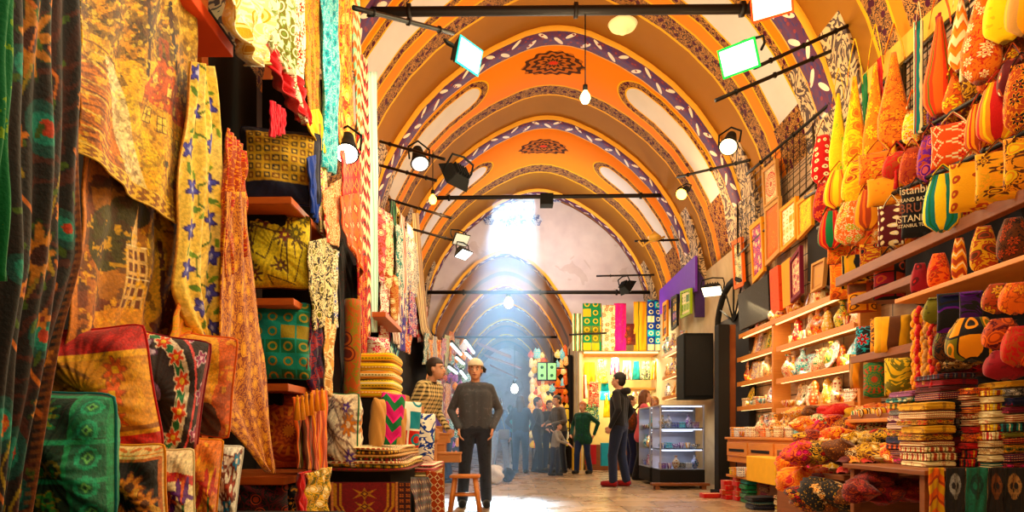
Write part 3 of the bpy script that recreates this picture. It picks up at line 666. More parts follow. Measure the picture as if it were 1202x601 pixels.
def cv_frame():
    c = Canvas(70, 90, (236,206,150)); c.rect(6, 16, 66, 90, (16,10,8)); c.line([(6,16), (66,16), (66,90)], 1.4, (190,100,30)); c.line([(3,11), (70,11)], .9, (210,120,40))
    for k in range(6): c.ell(8+k*11, 5, 5, 1.6, (214,110,40), .4*(-1)**k)
    for x, y, r in ((20,44,12), (42,38,10), (54,52,10), (34,66,13), (16,74,9), (56,76,9)): c.flower(x, y, r, (206,130,50), (90,50,20), 7, x, (120,60,20)); c.ell(x+8, y+6, 6, 2.6, (226,180,110), .8)
    return c.a
cushion('cream edged cushion with golden roses on black, in the lower left front row', M_paint, None, 158, 574, 72, 112, 2.15, rz=.2, rx=.1, d=.24, canvas=cv_frame(), piping='amber')
def cv_tulip(bg, a, b_, st, n=3, seed=2):
    c = Canvas(60, 80, bg); r = random.Random(seed)
    c.ring(30, 90, 64, 3.5, st); c.ring(30, 90, 52, 1.5, a)
    for k in range(n):
        x = 14+k*16; y = 44+10*(k % 2); c.line([(x, y+30), (x, y)], 1.2, (60,110,60))
        for d in (-1, 0, 1): c.ell(x+d*4, y-6, 3, 11, a if d else b_, d*.28)
    for k in range(8): c.ell(r.uniform(4, 56), r.uniform(4, 76), 4, 1.7, b_, r.random()*3)
    return c.a
cushion('white cushion with purple tulips inside a red arch, front row second from left', M_paint, None, 204, 574, 46, 100, 2.42, rz=.3, rx=.1, d=.22, canvas=cv_tulip((240,222,180), (96,30,120), (226,100,40), (200,30,24)), piping='cream')
cushion('orange cushion with red flame-like tulips, front row between two white ones', M_paint, None, 236, 564, 42, 106, 2.66, rz=.3, rx=.08, ry=.1, d=.22, canvas=cv_tulip((226,120,20), (200,40,20), (244,180,60), (236,150,40), 3, 5), piping='amber')
cushion('white cushion with blue and rust crewel flowers, rightmost of the front row', M_paint, None, 261, 568, 38, 98, 2.9, rz=.35, rx=.08, ry=.12, d=.2, canvas=cv_suz((236,232,216), [(60,130,170), (170,70,50), (90,150,180)], (120,60,40), 8, 9), piping='white')
cushion('yellow satin cushion peeping out above the front row beside the mustard runner', fab('floral', 9), ('gold','amber','rust'), 246, 424, 28, 60, 3.0, rz=.4, d=.14)
tag(boxo('cushion_bench', -1.92, -.78, 1.5, 3.25, .0, .50, M_darkw), 'dark low bench under the foreground cushions, bottom left', 'bench')
cushion('dark brocade cushion at the bottom edge beneath the lowest orange shelf', fab('damask', 12), ('black','maroon','rust'), 307, 583, 64, 46, 4.05, rz=.2, d=.2)
cushion('black cushion with red and gold blossoms under the lowest shelf, beside the red gauze', fab('floral', 11), ('black','crimson','amber'), 352, 588, 40, 40, 4.2, rz=.2, d=.18)
# --- scarves hanging at the top of the stall
def hang(name, label, l, r, W, kind, s, cols, folds=2, amp=.02, cat='scarf', grp=None, **k):
    return drape(name, label, cat, l, r, WP(W), fab(kind, s), cols, folds=folds, amp=amp, group=grp, **k)
g1 = 'scarves and shawls hanging from the left stall roof'
hang('bunched_scarf', 'crumpled pale gold scarf hanging highest at the left of the shawls, beside the orange canopy', [(262,-40), (266,12), (276,46), (297,78)], [(300,-40), (312,0), (310,40), (304,76)], 1.2, 'damask', 10, ((240,222,150),'ivory','gold'), 4, .035, grp=g1, rough=.6)
hang('fern_shawl', 'pale yellow shawl with green fern leaves above the red fringed shawl', [(309,-40), (312,40), (334,84)], [(344,-40), (344,60), (344,92)], 1.24, 'floral', 7, ((238,230,190), 'olive', (120,140,60)), 2.5, .02, grp=g1)
hang('berry_shawl', 'white shawl printed with small red berries and leaves', [(340,-40), (340,60), (338,100), (356,142)], [(358,-40), (358,60), (358,146)], 1.26, 'floral', 13, ('ivory','red','olive'), 2.3, .014, grp=g1)
hang('red_fringed_shawl', 'scarlet silk shawl with a fringed edge sweeping down across the dark opening', [(309,52), (314,70), (330,104), (352,136)], [(320,52), (334,76), (352,104), (360,148)], 1.27, 'plain', 8, ((206,10,22), (240,40,40)), 4, .03, grp=g1, rough=.7)
for k, (x, y) in enumerate(((318, 118), (324, 122), (329, 126))): hang('red_tassel', 'red silk tassel strand dangling below the scarlet shawl, %s of three' % ('left', 'middle', 'right')[k], [(x, y), (x-2, y+42-k*6)], [(x+5, y+2), (x+5, y+44-k*6)], 1.29, 'plain', 8, ((200,8,40), (230,40,60)), 2, .008, 'tassel', 'red silk tassels')
hang('moss_shawl', 'olive and rust printed shawl between the berry shawl and the turquoise one', [(358,-40), (358,100), (360,142)], [(376,-40), (377,100), (379,178)], 1.27, 'floral', 15, ((180,140,50), 'rust', 'olive'), 2, .014, grp=g1)
hang('yellow_shawl_end', 'bright yellow end of a shawl hanging under the olive and rust one', [(358,130), (360,150), (372,172)], [(374,128), (379,150), (380,180)], 1.25, 'plain', 8, ('yellow','amber'), 2, .012, grp=g1)
hang('turquoise_scarf', 'turquoise embroidered scarf, the brightest blue strip at the top', [(375,-40), (377,100), (378,150), (376,192)], [(397,-40), (396,100), (394,160), (392,206)], 1.25, 'damask', 17, ((30,180,196), (160,220,220), (16,120,140)), 2.2, .018, grp=g1)
hang('paisley_shawl', 'yellow and orange paisley shawl right of the turquoise scarf', [(396,-40), (394,90), (394,150), (398,175)], [(414,-40), (414,90), (418,150), (418,180)], 1.28, 'damask', 9, ((240,170,40), (214,60,24), (250,220,130)), 1.6, .014, grp=g1)
hang('mint_shawl', 'pale mint and red printed shawl, a slender strip beside the paisley shawl', [(411,-40), (414,60), (418,150)], [(420,-40), (424,60), (424,160)], 1.3, 'zig', 9, ('mint','orange','cream'), 1.5, .012, grp=g1)
hang('ikat_hanging', 'long ikat hanging with red, gold and black zigzags below the tilted sticks', [(421,60), (421,150), (421,300), (424,400)], [(430,70), (432,150), (434,300), (434,400)], 1.31, 'zig', 7, ('red','cream','black'), 1.5, .012, grp=g1)
hang('pale_green_hanging', 'pale green silk hanging, right edge of the tall textiles', [(430,84), (431,200), (433,330), (436,390)], [(441,84), (443,200), (444,300), (442,390)], 1.32, 'stripe', 9, ((186,222,214), (222,240,236), (140,186,160)), 1.5, .012, grp=g1)
g2 = 'textiles hanging below the lamp of the left stall'
hang('kilim_bag', 'orange kilim panel with a fringed hem under the white spotlight', [(400,176), (400,230)], [(420,176), (424,228)], 1.24, 'kilim', 8, ('red','amber','black'), 1, .01, 'textile', g2)
hang('kilim_flap', 'pointed kilim flap with hooked red motifs lifting over a dark opening', [(399,230), (400,260), (418,300)], [(422,226), (426,270), (426,334)], 1.22, 'kilim', 9, ('orange','crimson','cream'), 1, .02, 'textile', g2)
hang('pink_shawl', 'pink and cream shawl crammed beside the navy cushion', [(370,196), (370,240), (376,272)], [(384,190), (384,250), (386,280)], 1.27, 'floral', 12, ('cream','pink','lime'), 2, .012, 'shawl', g2)
hang('orange_suzani', 'vivid orange suzani cloth with a cream looped border', [(380,224), (378,262), (382,284)], [(398,210), (400,240), (398,290)], 1.25, 'mandala', 5, ('orange','red','cream'), 1.5, .014, 'textile', g2)
hang('blue_scarf_end', 'royal blue scarf end beside the patchwork cushion', [(358,186), (362,210), (366,250)], [(374,180), (374,210), (372,262)], 1.235, 'plain', 8, ('blue','navy'), 2, .012, 'scarf', g2)
hang('cream_black_shawl', 'cream shawl with black paisleys hanging right of the cream floral cushion', [(363,284), (362,330), (366,388)], [(386,278), (392,300), (388,380)], 1.25, 'damask', 13, ('cream','black','olive'), 2.3, .016, 'shawl', g2)
hang('ivory_shawl', 'ivory shawl with a blue medallion beside the cream and black paisley one', [(386,288), (386,390)], [(398,296), (396,384)], 1.28, 'damask', 16, ('ivory','olive','blue'), 1.5, .01, 'shawl', g2)
hang('violet_bundle', 'dark violet and crimson shawl bundle hanging beside the green cushion', [(364,372), (362,430), (368,462)], [(384,376), (384,430), (386,458)], 1.26, 'damask', 12, ((50,14,60), 'crimson', (30,10,30)), 3, .02, 'shawl', g2)
hang('beige_scarf', 'beige silk scarf with gold blots hanging straight, left of the dark opening', [(382,372), (378,410), (379,462)], [(394,376), (394,410), (390,466)], 1.24, 'damask', 8, ('tan','cream','amber'), 1.6, .014, 'scarf', g2)
hang('niche_shade_sheet', 'near-black velvet hanging in the opening behind the beige scarf', [(396,296), (396,420), (398,520)], [(402,280), (420,330), (424,400), (420,520)], 1.42, 'plain', 8, ('black','maroon'), 2, .02, 'textile', g2)  # near-black sheet added where the opening lies in shade
hang('red_velvet_strip', 'crimson strip with small yellow flowers beside the rolled rust textile', [(420,300), (422,380), (424,470)], [(431,300), (432,380), (434,540)], 1.29, 'floral', 14, ((190,16,20), 'amber', 'maroon'), 2, .014, 'textile', g2)
# rolled textile standing upright
def rollup(label, px0, px1, py0, py1, W, kind, s, cols, lean=.0, name='rolled_textile'):
    a = PL((px0+px1)/2, py0, W); b_ = PL((px0+px1)/2, py1, W); r = (px1-px0)/2*a.y/F; bm = NB(); n = 24; V = np.empty((20, n, 3)); UV = np.empty((20, n, 2))
    for j in range(20):
        p = a.lerp(b_, j/19)
        for k in range(n):
            an = 2*PI*k/n; rr = r*(1+.08*math.sin(an*3+j*.35)+.05*math.sin(j*1.3)); V[j, k] = (p.x+rr*math.cos(an)+lean*j/19, p.y+rr*math.sin(an), p.z); UV[j, k] = (r*an, -j/19*(a-b_).length)
    me = gridmesh(name, V, UV, wrapu=True); bm.from_mesh(me); bmesh.ops.holes_fill(bm, edges=[e for e in bm.edges if e.is_boundary]); o = obj(name, bm, fab(kind, s)); tint(o, *cols); return tag(o, label, 'rolled textile')
rollup('tall rolled textile in rust and green, standing upright right of the dark opening', 404, 423, 352, 545, 1.28, 'damask', 6, ((176,80,24), (130,110,30), (96,30,14)))
# tasselled runners beside the copper cushion
for k, (x0, x1, y0, y1, cols, w) in enumerate(((357, 368, 462, 552, ('rust','brown','amber'), 'rust striped'), (366, 384, 458, 556, ('orange','rust','gold'), 'orange'), (346, 358, 466, 550, ('brown','orange','olive'), 'brown'))):
    o = hang('tasselled_runner', w+' runner with gold tassels hanging by the copper medallion cushion', [(x0, y0), (x0+2, y1)], [(x1, y0), (x1, y1)], 1.2+.015*k, 'stripe', 14, cols, 1.5, .012, 'table runner', 'tasselled runners')
    p = PL((x0+x1)/2, y0+4, 1.185)
    for d in (-3, 3): tassel(tuple(PL((x0+x1)/2+d, y0-2, 1.18)-o.location), .13, 'amber', o)
hang('red_gauze', 'bright red gauze scarf hanging at the bottom left of the kilim pile', [(349,556), (350,610)], [(364,552), (364,610)], 1.17, 'plain', 8, ('red','crimson'), 3, .02, 'scarf')
hang('sequinned_scarf', 'gold sequinned scarf bunched against the left side of the kilim pile', [(362,556), (362,610)], [(386,548), (384,610)], 1.14, 'damask', 20, ('gold','olive','cream'), 3, .025, 'scarf')
# round suzani cushion with yellow back
t = cushion('white suzani cushion with violet flowers and a mustard side, on the rug pile', M_paint, None, 403, 505, 50, 92, 4.85, rz=-.55, ry=.04, d=.24, canvas=cv_suz((236,226,200), [(90,70,150), (60,50,50), (200,130,70)], (150,130,120), 9, 21, 70), piping='green')
# --- pile of rugs
t = thing('rug_pile_table', (-1.0, 4.9, 0), 'low bench draped with rugs under the white suzani cushion', 'bench')
boxo('bench_body', -.30, .16, -.05, 1.35, 0, .60, M_darkw, t)
def cv_kilim():
    c = Canvas(110, 110, (120,14,18)); 
    c.rect(0, 0, 10, 110, (40,18,16)); c.rect(94, 0, 110, 110, (60,20,18))
    for x in (12, 92): c.line([(x, 0), (x, 110)], 1.4, (214,150,110)); 
    for x in (5, 98, 106):
        for k in range(12): c.flower(x, 4+k*9.4, 3.2, (190,110,60), (60,20,20), 4, .78)
    cx = 52
    for q, cc in ((38, (196,140,60)), (34, (110,16,20)), (31, (196,140,60)), (28, (130,18,24))):
        c.poly([(cx-q, 2), (cx+q, 2), (cx+q, 40), (cx+q*.25, 96), (cx-q*.25, 96), (cx-q, 40)], cc)
    for k in range(3):
        y = 20+k*22; w = 16-k*3; c.poly([(cx-w, y-9), (cx-3, y-3), (cx, y-11), (cx+3, y-3), (cx+w, y-9), (cx+6, y), (cx+w, y+9), (cx+3, y+3), (cx, y+11), (cx-3, y+3), (cx-w, y+9), (cx-6, y)], (190,134,60)); c.poly([(cx, y-6), (cx+5, y), (cx, y+6), (cx-5, y)], (96,30,16)); c.poly([(cx, y-3), (cx+2.5, y), (cx, y+3), (cx-2.5, y)], (214,170,90))
    return c.a
Yk = 4.78
def FP(Y): return lambda px, py: P(px, py, Y)
drape('kilim_rug', 'dark red rug with a gold star medallion hanging over the front of the rug pile', 'rug', [(379,566), (379,640)], [(482,566), (482,640)], FP(4.80), M_paint, canvas=cv_kilim(), folds=1, amp=.006, sol=.012, nrm=Vector((0, 1, 0)))
def slab_stack(label, x0, x1, y0, y1, z, cols, kind, s, wob=.01, th=.022, name='folded_rug', cat='rug', group=None, seed=0, rz=0):
    n = 40; m = 14; r = random.Random(seed+int(z*1000)); top = []; cx, cy = (x0+x1)/2, (y0+y1)/2; W, D = (x1-x0)/2, (y1-y0)/2; ph = r.random()*6
    V = np.empty((m, n, 3)); UV = np.empty((m, n, 2)); per = 0
    for k in range(n):
        a = 2*PI*k/n; ca, sa = math.cos(a), math.sin(a); ex = .28; sx = math.copysign(abs(ca)**ex, ca)*W; sy = math.copysign(abs(sa)**ex, sa)*D
        per = (sx if abs(sx) < W*.95 else sy)
        for j in range(m):
            q = j/(m-1)*PI-PI/2; infl = 1+ (math.cos(q)**.5 if math.cos(q) > 0 else 0)*th*.5/max(W, .01)-.02*abs(math.sin(2*q)); fl = math.cos(q)**.3 if math.cos(q) > 1e-6 else 0
            zz = th*.5*math.sin(q)*(1 if j not in (0, m-1) else 1)
            V[j, k] = (cx+sx*infl*(.0 if j in (0, m-1) else 1), cy+sy*infl*(.0 if j in (0, m-1) else 1), z+th/2+zz*(1)+wob*math.sin(sx*9+ph)*math.cos(sy*5+ph)); UV[j, k] = (sx+sy, V[j, k][2]*1.0 if 0 < j < m-1 else sy)
    me = gridmesh(name, V, UV, wrapu=True); o = obj(name, me, fab(kind, s)); tint(o, *cols); o.rotation_euler = (0, 0, rz); return tag(o, label, cat, group)
cl = [('brown','cream','crimson'), ('olive','gold','black'), ('cream','brown','rust'), ('black','crimson','cream'), ('tan','cream','olive'), ('gold','brown','black'), ('cream','black','rust')]
nm = ['brown', 'olive striped', 'cream', 'black and crimson', 'tan', 'gold', 'cream and black']
zt = .605
for k in range(7):
    slab_stack(nm[k]+' folded rug, %s from the bottom of the big rug pile' % ORD[k], -1.32+.006*k, -.735+.008*(k % 3)-.012*k, 4.78+.01*(k % 2), 6.0, zt, cl[k], ['hstripe', 'stripe'][k % 2], 14, th=.024, group='rugs folded on the bench', seed=k); zt += .0245
hang('draped_red_rug', 'red and black striped rug flowing over the right corner of the rug pile', [(482,560), (484,580), (488,640)], [(503,560), (510,590), (514,640)], .70, 'kilim', 12, ('black','crimson','cream'), 1.5, .02, 'rug')
for k in range(5): slab_stack(['rose', 'tan', 'salmon', 'ivory', 'coral'][k]+' thin rug, %s from the bottom of the small rug pile' % ORD[k], -.93, -.70+.006*k, 6.15, 7.1, .45+k*.03, [('rose','cream','rust'), ('tan','cream','brown'), ('rust','cream','rose'), ('ivory','rose','tan'), ('rose','ivory','brown')][k], 'hstripe', 20, th=.029, group='thin rugs behind the big pile', seed=k+20)
tag(boxo('rug_stand', -.93, -.72, 6.15, 7.1, 0, .45, M_darkw), 'dark stand under the small pile of thin rugs', 'stand')
drape('salmon_rug', 'salmon patterned rug hanging down the front of the small rug pile', 'rug', [(500,552), (500,620)], [(520,556), (522,620)], FP(6.1), fab('kilim', 14), ('rust','cream','crimson'), folds=1, amp=.005, nrm=Vector((0, 1, 0)))
# cushions stood in a row on the pile, stepped wooden display behind
cushion('tan cushion with a magenta and green ikat face, left of the row on the rugs', fab('zig', 6), ((200,20,110), (20,110,60), (236,80,150)), 459, 497, 32, 76, 5.5, rz=.5, ry=.1, d=.10, name='cushion')
cushion('plain sand cushion seen edge-on in front of the magenta ikat cushion', fab('plain'), ('tan','tan'), 443, 500, 20, 70, 5.3, rz=1.0, ry=.1, d=.12)
cushion('cushion with turquoise stars on red and white, middle of the row on the rugs', fab('patch', 6), ((190,40,30), (236,230,216), (30,130,150)), 477, 504, 36, 72, 5.9, rz=.5, ry=.08, d=.11)
cushion('plain sand cushion edge-on behind the turquoise star cushion', fab('plain'), ('tan','tan'), 468, 508, 20, 64, 5.55, rz=.9, ry=.1, d=.10)
cushion('white cushion with blue swirls, right end of the row on the rugs', fab('damask', 5), ('white','blue','turquoise'), 499, 513, 26, 60, 6.3, rz=.5, ry=.05, d=.11)
t = thing('black_cushion', P(425, 533, 4.95), 'flat black bolster lying behind the white suzani cushion on the rugs', 'bolster'); bm = cushion_mesh(.34, .16, .1, 20); o = obj('cover', bm, fab('plain'), t); tint(o, 'black', 'grey'); o.rotation_euler = (R(70), 0, .2)
steps = thing('stepped_stand', (-1.05, 7.6, 0), 'stepped stand of pale wooden boxes in front of the person in the checked shirt', 'display stand')
for k, (x0, x1, y0, z) in enumerate(((442, 476, 463, 0), (456, 494, 476, 0), (472, 501, 490, 0), (488, 512, 503, 0))):
    Y = 7.15-.12*k; a = P(x0, y0, Y); b_ = P(x1, y0+14, Y)
    boxo('step', a.x+1.05, b_.x+1.05, Y-7.6, Y-7.6+.3, 0 if False else b_.z, a.z, M_tan, steps, bev=.006); bm = NB(); box(bm, a.x+1.07, b_.x+1.03, Y-7.6+.05, Y-7.6+.29, max(.0, b_.z-.9 if k else 0), b_.z, .004); obj('step_body', bm, M_tan, steps, smooth=False)
for k, (x0, x1, y0, y1, Y) in enumerate(((505, 518, 500, 512, 7.9), (508, 527, 508, 520, 7.6), (512, 540, 531, 543, 7.3), (500, 522, 520, 531, 7.5))):
    a = P(x0, y0, Y); b_ = P(x1, y1, Y); t = thing('wooden_box', ((a.x+b_.x)/2, Y+.12, b_.z), ['topmost small pale wooden box on the steps left of the grey sweater', 'pale wooden box, second down on the steps left of the grey sweater', 'widest pale wooden box, directly above the stool at the grey sweater', 'pale wooden box behind the widest one beside the stool'][k], 'box', 'pale wooden boxes left of the grey sweater'); w = (b_.x-a.x)/2; h = a.z-b_.z
    boxo('crate_body', -w, w, -.12, .12, 0, h*.8, M_tan, t, bev=.004); boxo('lid', -w-.006, w+.006, -.126, .126, h*.8, h, M_tan, t, bev=.003)
t = thing('yellow_trestle', (-.83, 7.25, 0), 'bright yellow wooden trestle under the wide pale box by the stool', 'trestle'); M_yel = plain('yellow paint', (230,150,10), rough=.5)
for x in (-.1, .1):
    for y in (.02, .3): boxo('leg', x-.02, x+.02, y-.02, y+.02, 0, .57, M_yel, t)
boxo('crossbar', -.1, .1, .01, .03, .22, .26, M_yel, t); boxo('top_rail', -.12, .12, 0, .32, .54, .57, M_yel, t)
# folded yellow shawls and pink bundle further down
for k in range(5):
    p = PL(443, 462-k*10.5, 1.12); slab_stack(['amber', 'yellow', 'cream', 'golden', 'lemon'][k]+' folded shawl, %s from the bottom of the pile above the stepped stand' % ORD[k], -1.32, -1.0, p.y-.05, p.y+.45, p.z-.04, [('amber','yellow','cream'), ('yellow','cream','olive'), ('cream','amber','olive'), ('gold','yellow','cream'), ('yellow','amber','olive')][k], 'hstripe', 22, th=.07, name='folded_shawl', cat='shawl', group='yellow shawls behind the stepped stand', seed=k)
tag(boxo('shawl_ledge', -1.6, -1.0, 5.75, 6.4, 0, 1.17, M_darkw), 'dark ledge carrying the yellow folded shawls', 'ledge')
cushion('pink and white chintz bundle on top of the yellow folded shawls', fab('floral', 12), ('white','pink','red'), 444, 412, 28, 34, 5.95, rz=.5, d=.25)
t = thing('orange_shelf_plank', PL(438, 372, 1.3), 'slanting orange shelf plank above the pink bundle, with a lit edge', 'shelf'); boxo('board', -.3, .12, 0, 1.0, 0, .05, M_oak, t)
# far cluster of scarves and caps under the thin poles
fc = [((445,243), (452,330), 'ivory','pink'), ((453,248), (459,350), 'rust','cream'), ((459,234), (463,300), 'green','black'), ((462,240), (467,330), 'yellow','black'), ((465,262), (470,345), 'teal','white'), ((469,250), (474,370), 'red','white'), ((474,270), (479,380), 'blue','cream'), ((478,262), (483,352), 'white','red'), ((462,330), (468,402), 'crimson','white'), ((468,340), (474,410), 'blue','purple'), ((474,350), (480,412), 'orange','blue'), ((453,330), (460,410), 'red','pink'), ((446,330), (453,400), 'white','red'), ((480,340), (486,392), 'purple','pink'), ((458,370), (465,420), 'turquoise','navy'), ((482,280), (488,345), 'grey','white'), ((444,400), (450,448), 'green','black'), ((455,404), (461,440), 'teal','mint')]
for k, (a, b_, c1, c2) in enumerate(fc):
    hang('silk_scarf', f'{c1} and {c2} silk scarf, hanging {ORD[k]} in the crowded bundle under the thin poles', [a, ((a[0]+b_[0])/2-4, (a[1]+b_[1])/2), (a[0]-1, b_[1])], [(b_[0]+1, a[1]+6), (b_[0]+2, (a[1]+b_[1])/2), (b_[0]+1, b_[1]+4)], 1.34+.02*(k % 4), ['damask', 'floral', 'stripe'][k % 3], [12, 9, 14][k % 3], (c1, c2, 'ivory'), 2, .02, 'scarf', 'silk scarves in the far bundle', nu=14, nv=24)
for k, (x, y, h, c1) in enumerate(((448, 285, 74, 'rose'), (456, 300, 70, 'cream'), (463, 350, 50, 'tan'))):
    o = cushion(['pink', 'cream', 'tan'][k]+' long oval embroidered panel hanging at the left of the scarf bundle', fab('damask', 12), (c1, 'rust', 'cream'), x, y, 12, h, F*1.28/(VX-x), rz=.9, d=.06, name='oval_panel', cat='panel', pinch=-.1)
hang('red_banner', 'small bright red banner with a white mark beside the mouth of the lower vault', [(490,362), (490,402)], [(502,360), (502,400)], 1.55, 'dots', 6, ('red','white','white'), 1, .01, 'banner')
hang('grey_drape', 'long grey-white drape falling from the vault foot beside the scarf bundle', [(484,250), (488,330), (494,390), (520,440)], [(492,250), (497,330), (502,380), (526,440)], 1.5, 'stripe', 6, ('tan','cream','grey'), 1.5, .02, 'drape')
# far left wall of goods behind the person in the checked shirt (dark stalls with tiny bright wares)
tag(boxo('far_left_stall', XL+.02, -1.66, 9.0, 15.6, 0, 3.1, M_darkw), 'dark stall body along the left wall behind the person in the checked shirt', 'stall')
r = random.Random(77)
for k in range(16):
    px = 497+(k % 8)*5.2+r.uniform(-1, 1); py = 392+(k//8)*52+r.uniform(-6, 6); hh = r.uniform(34, 50); c1, c2 = r.choice([('crimson','white'), ('teal','white'), ('purple','rose'), ('amber','red'), ('blue','cream'), ('mauve','pink'), ('red','navy'), ('green','cream')])
    hang('hanging_shawl', f'{c1} and {c2} small shawl, {ORD[k % 8]} from left, {"upper" if k < 8 else "lower"} row behind the checked shirt', [(px, py), (px-1, py+hh)], [(px+5.5, py+2), (px+6, py+hh)], 1.42, ['damask', 'floral', 'stripe'][k % 3], 9, (c1, c2, 'ivory'), 1, .03, 'shawl', 'small shawls along the far left stall', nu=10, nv=14)
# ================================================================== RIGHT SHOPS
XS = 3.3
def RP(X): return lambda px, py: PR(px, py, X)
NR = Vector((-1, 0, 0))
M_shelf = wood('honey shelf wood', (226,150,60), (190,104,34), rough=.5)
M_board = wood('brown counter board', (150,84,34), (104,52,20), rough=.5)
M_mesh = plain('dark wire', (58,44,22), rough=.4, metal=.7)
M_led = mk('warm strip lamp', lambda b: col((255,226,150)), emit=3.5)
# yellow fascia above the grids, slatted boards behind
def slab(name, label, cat, quad, mp, th, mat, parent=None, nrm=NR, **k):
    bm = NB(); a = [Vector(mp(*q)) for q in quad]; lo = [bm.verts.new(p) for p in a]; hi = [bm.verts.new(p-nrm*th) for p in a]; bm.faces.new(lo); bm.faces.new(hi[::-1]); n = len(a)
    [bm.faces.new((lo[i], lo[(i+1) % n], hi[(i+1) % n], hi[i])) for i in range(n)]; o = obj(name, bm, mat, parent, world=parent is not None, smooth=False)
    if parent is None: tag(o, label, cat, **k)
    return o
slab('fascia_board', 'yellow painted fascia board running above the wire grids, top right', 'board', [(970,128), (1260,-146), (1260,-118), (970,156)], RP(3.42), .03, plain('yellow fascia', (214,170,50), rough=.6))
def f_slat(b):
    x, y, z = b.sep(b.ob()); k = (z*5.5).fr(); c = b.mix(b.noise(b.vec(x, y, z*9.0), 4, 4), col((120,88,66)), col((196,160,120))); return b.mix(k.lt(.08)+((y*2.2).fr().lt(.03)), c, col((40,26,18)))
slab('slatted_wall_panel', 'grey-brown slatted boarding on the right wall behind the framed pictures', 'panel', [(866,210), (1010,60), (1300,-200), (1300,560), (866,520)], RP(3.5), .03, mk('grey weathered slats', f_slat, rough=.7))
def grid(label, quad, X, n, m):
    t = thing('wire_grid', PR(*quad[0], X), label, 'wire grid', 'wire grids above the bags'); a = [PR(*q, X) for q in quad]
    bm = NB(); tube(bm, [a[0].lerp(a[1], .0), a[1].lerp(a[0], .04), a[1].lerp(a[2], .02), a[2], a[3], a[0]], .016, 6); obj('grid_frame', bm, M_mesh, t, world=True)
    bm = NB()
    for i in range(1, n): tube(bm, [a[0].lerp(a[1], i/n), a[3].lerp(a[2], i/n)], .005, 4)
    for i in range(1, m): tube(bm, [a[0].lerp(a[3], i/m), a[1].lerp(a[2], i/m)], .005, 4)
    o = obj('wire_mesh', bm, M_mesh, t, world=True); o['kind'] = 'stuff'
def gq(x0, x1, off, h0, h1):
    y = lambda x: 510-(x-VX)*.955+off
    return [(x0, y(x0)), (x1, y(x1)), (x1, y(x1)+h1), (x0, y(x0)+h0)]
for k, (x0, x1) in enumerate(((958, 1000), (1003, 1058), (1062, 1126), (1130, 1204))):
    grid(['narrow wire grid farthest from the viewer, above the red pouch', 'second wire grid, behind the yellow sling bags', 'third wire grid, behind the teal striped strap', 'nearest wire grid, at the top right corner'][k], gq(x0, x1, 8, 90+k*14, 100+k*18), 3.33, 9, 14)
grid('long rusty mesh screen on the right wall beside the corbel, above the framed pictures', [(866,205), (955,120), (955,215), (866,300)], 3.4, 14, 10)
# framed pictures and panels on the slats
def framed(label, quad, X, kind, s, cols, fc='tan', cat='picture'):
    t = thing('framed_picture', PR(*quad[3], X), label, cat); a = [PR(*q, X) for q in quad]; c = sum(a, Vector())/4; bm = NB()
    inn = [p.lerp(c, .17) for p in a]
    for i in range(4):
        j = (i+1) % 4; v = [a[i], a[j], inn[j], inn[i]]; lo = [bm.verts.new(p) for p in v]; hi = [bm.verts.new(p+NR*.045) for p in v]; bm.faces.new(lo); bm.faces.new(hi[::-1]); [bm.faces.new((lo[q], lo[(q+1) % 4], hi[(q+1) % 4], hi[q])) for q in range(4)]
    o = obj('frame', bm, fab('plain'), t, world=True, smooth=False); tint(o, fc)
    V = np.empty((8, 8, 3)); UV = np.empty((8, 8, 2)); w = (a[0]-a[1]).length; h = (a[0]-a[3]).length
    for i in range(8):
        for j in range(8): p = inn[0].lerp(inn[1], j/7).lerp(inn[3].lerp(inn[2], j/7), i/7)+NR*.02; V[i, j] = p; UV[i, j] = ((j/7-.5)*w, (.5-i/7)*h)
    o = obj('picture_panel', gridmesh('p', V, UV), fab(kind, s), t, world=True, sol=.01); tint(o, *cols)
framed('framed panel with a round red medallion, highest of the pictures on the slats', [(898,200), (914,186), (917,232), (900,246)], 3.40, 'mandala', 4.5, ('cream','red','rust'), 'tan')
framed('plain orange wooden panel beneath the round medallion picture', [(901,244), (918,230), (919,296), (902,313)], 3.40, 'plain', 8, ('orange','amber'), 'tan')
framed('narrow panel with purple and rose mosaic, left of the orange wooden panel', [(883,266), (897,254), (900,318), (887,333)], 3.42, 'damask', 9, ('rose','purple','cream'), 'amber', 'picture')
framed('framed cream lattice picture right of the orange wooden panel', [(919,246), (938,230), (938,280), (920,296)], 3.38, 'patch', 8, ('cream','ivory','gold'), 'amber')
framed('framed yellow floral picture next to the red pouches', [(939,238), (957,224), (957,264), (940,282)], 3.38, 'damask', 10, ('yellow','gold','ochre'), 'amber')
framed('small arched picture with a teal figure, beside the dark arch', [(862,284), (873,278), (876,335), (865,340)], 3.44, 'floral', 6, ('cream','teal','tan'), 'orange')
def wallslab(name, label, cat, q, c, X=3.36, th=.05): o = slab(name, label, cat, q, RP(X), th, fab('plain')); tint(o, *c); return o
wallslab('dark_cloth_panel', 'near-black cloths hanging above the honey shelf, left of the orange strips', 'cloth', [(866,346), (901,322), (903,372), (868,388)], ('black','charcoal'))
wallslab('orange_plank', 'red-orange upright plank right of the black cloths', 'plank', [(903,318), (913,311), (915,364), (905,370)], ((226,72,14), 'red'))
wallslab('yellow_plank', 'golden upright plank between the red-orange plank and the rose panel', 'plank', [(917,310), (927,302), (930,356), (919,362)], ('amber','gold'))
framed('tall rose patterned panel leaning above the top honey shelf', [(931,306), (943,288), (944,344), (932,356)], 3.36, 'damask', 12, ('rose','cream','wine'), 'wine')
framed('pale pink panel at the right end above the honey shelf, by the yellow bulb vase', [(957,310), (973,302), (970,336), (956,344)], 3.36, 'plain', 8, ('tan','rose'), 'tan')
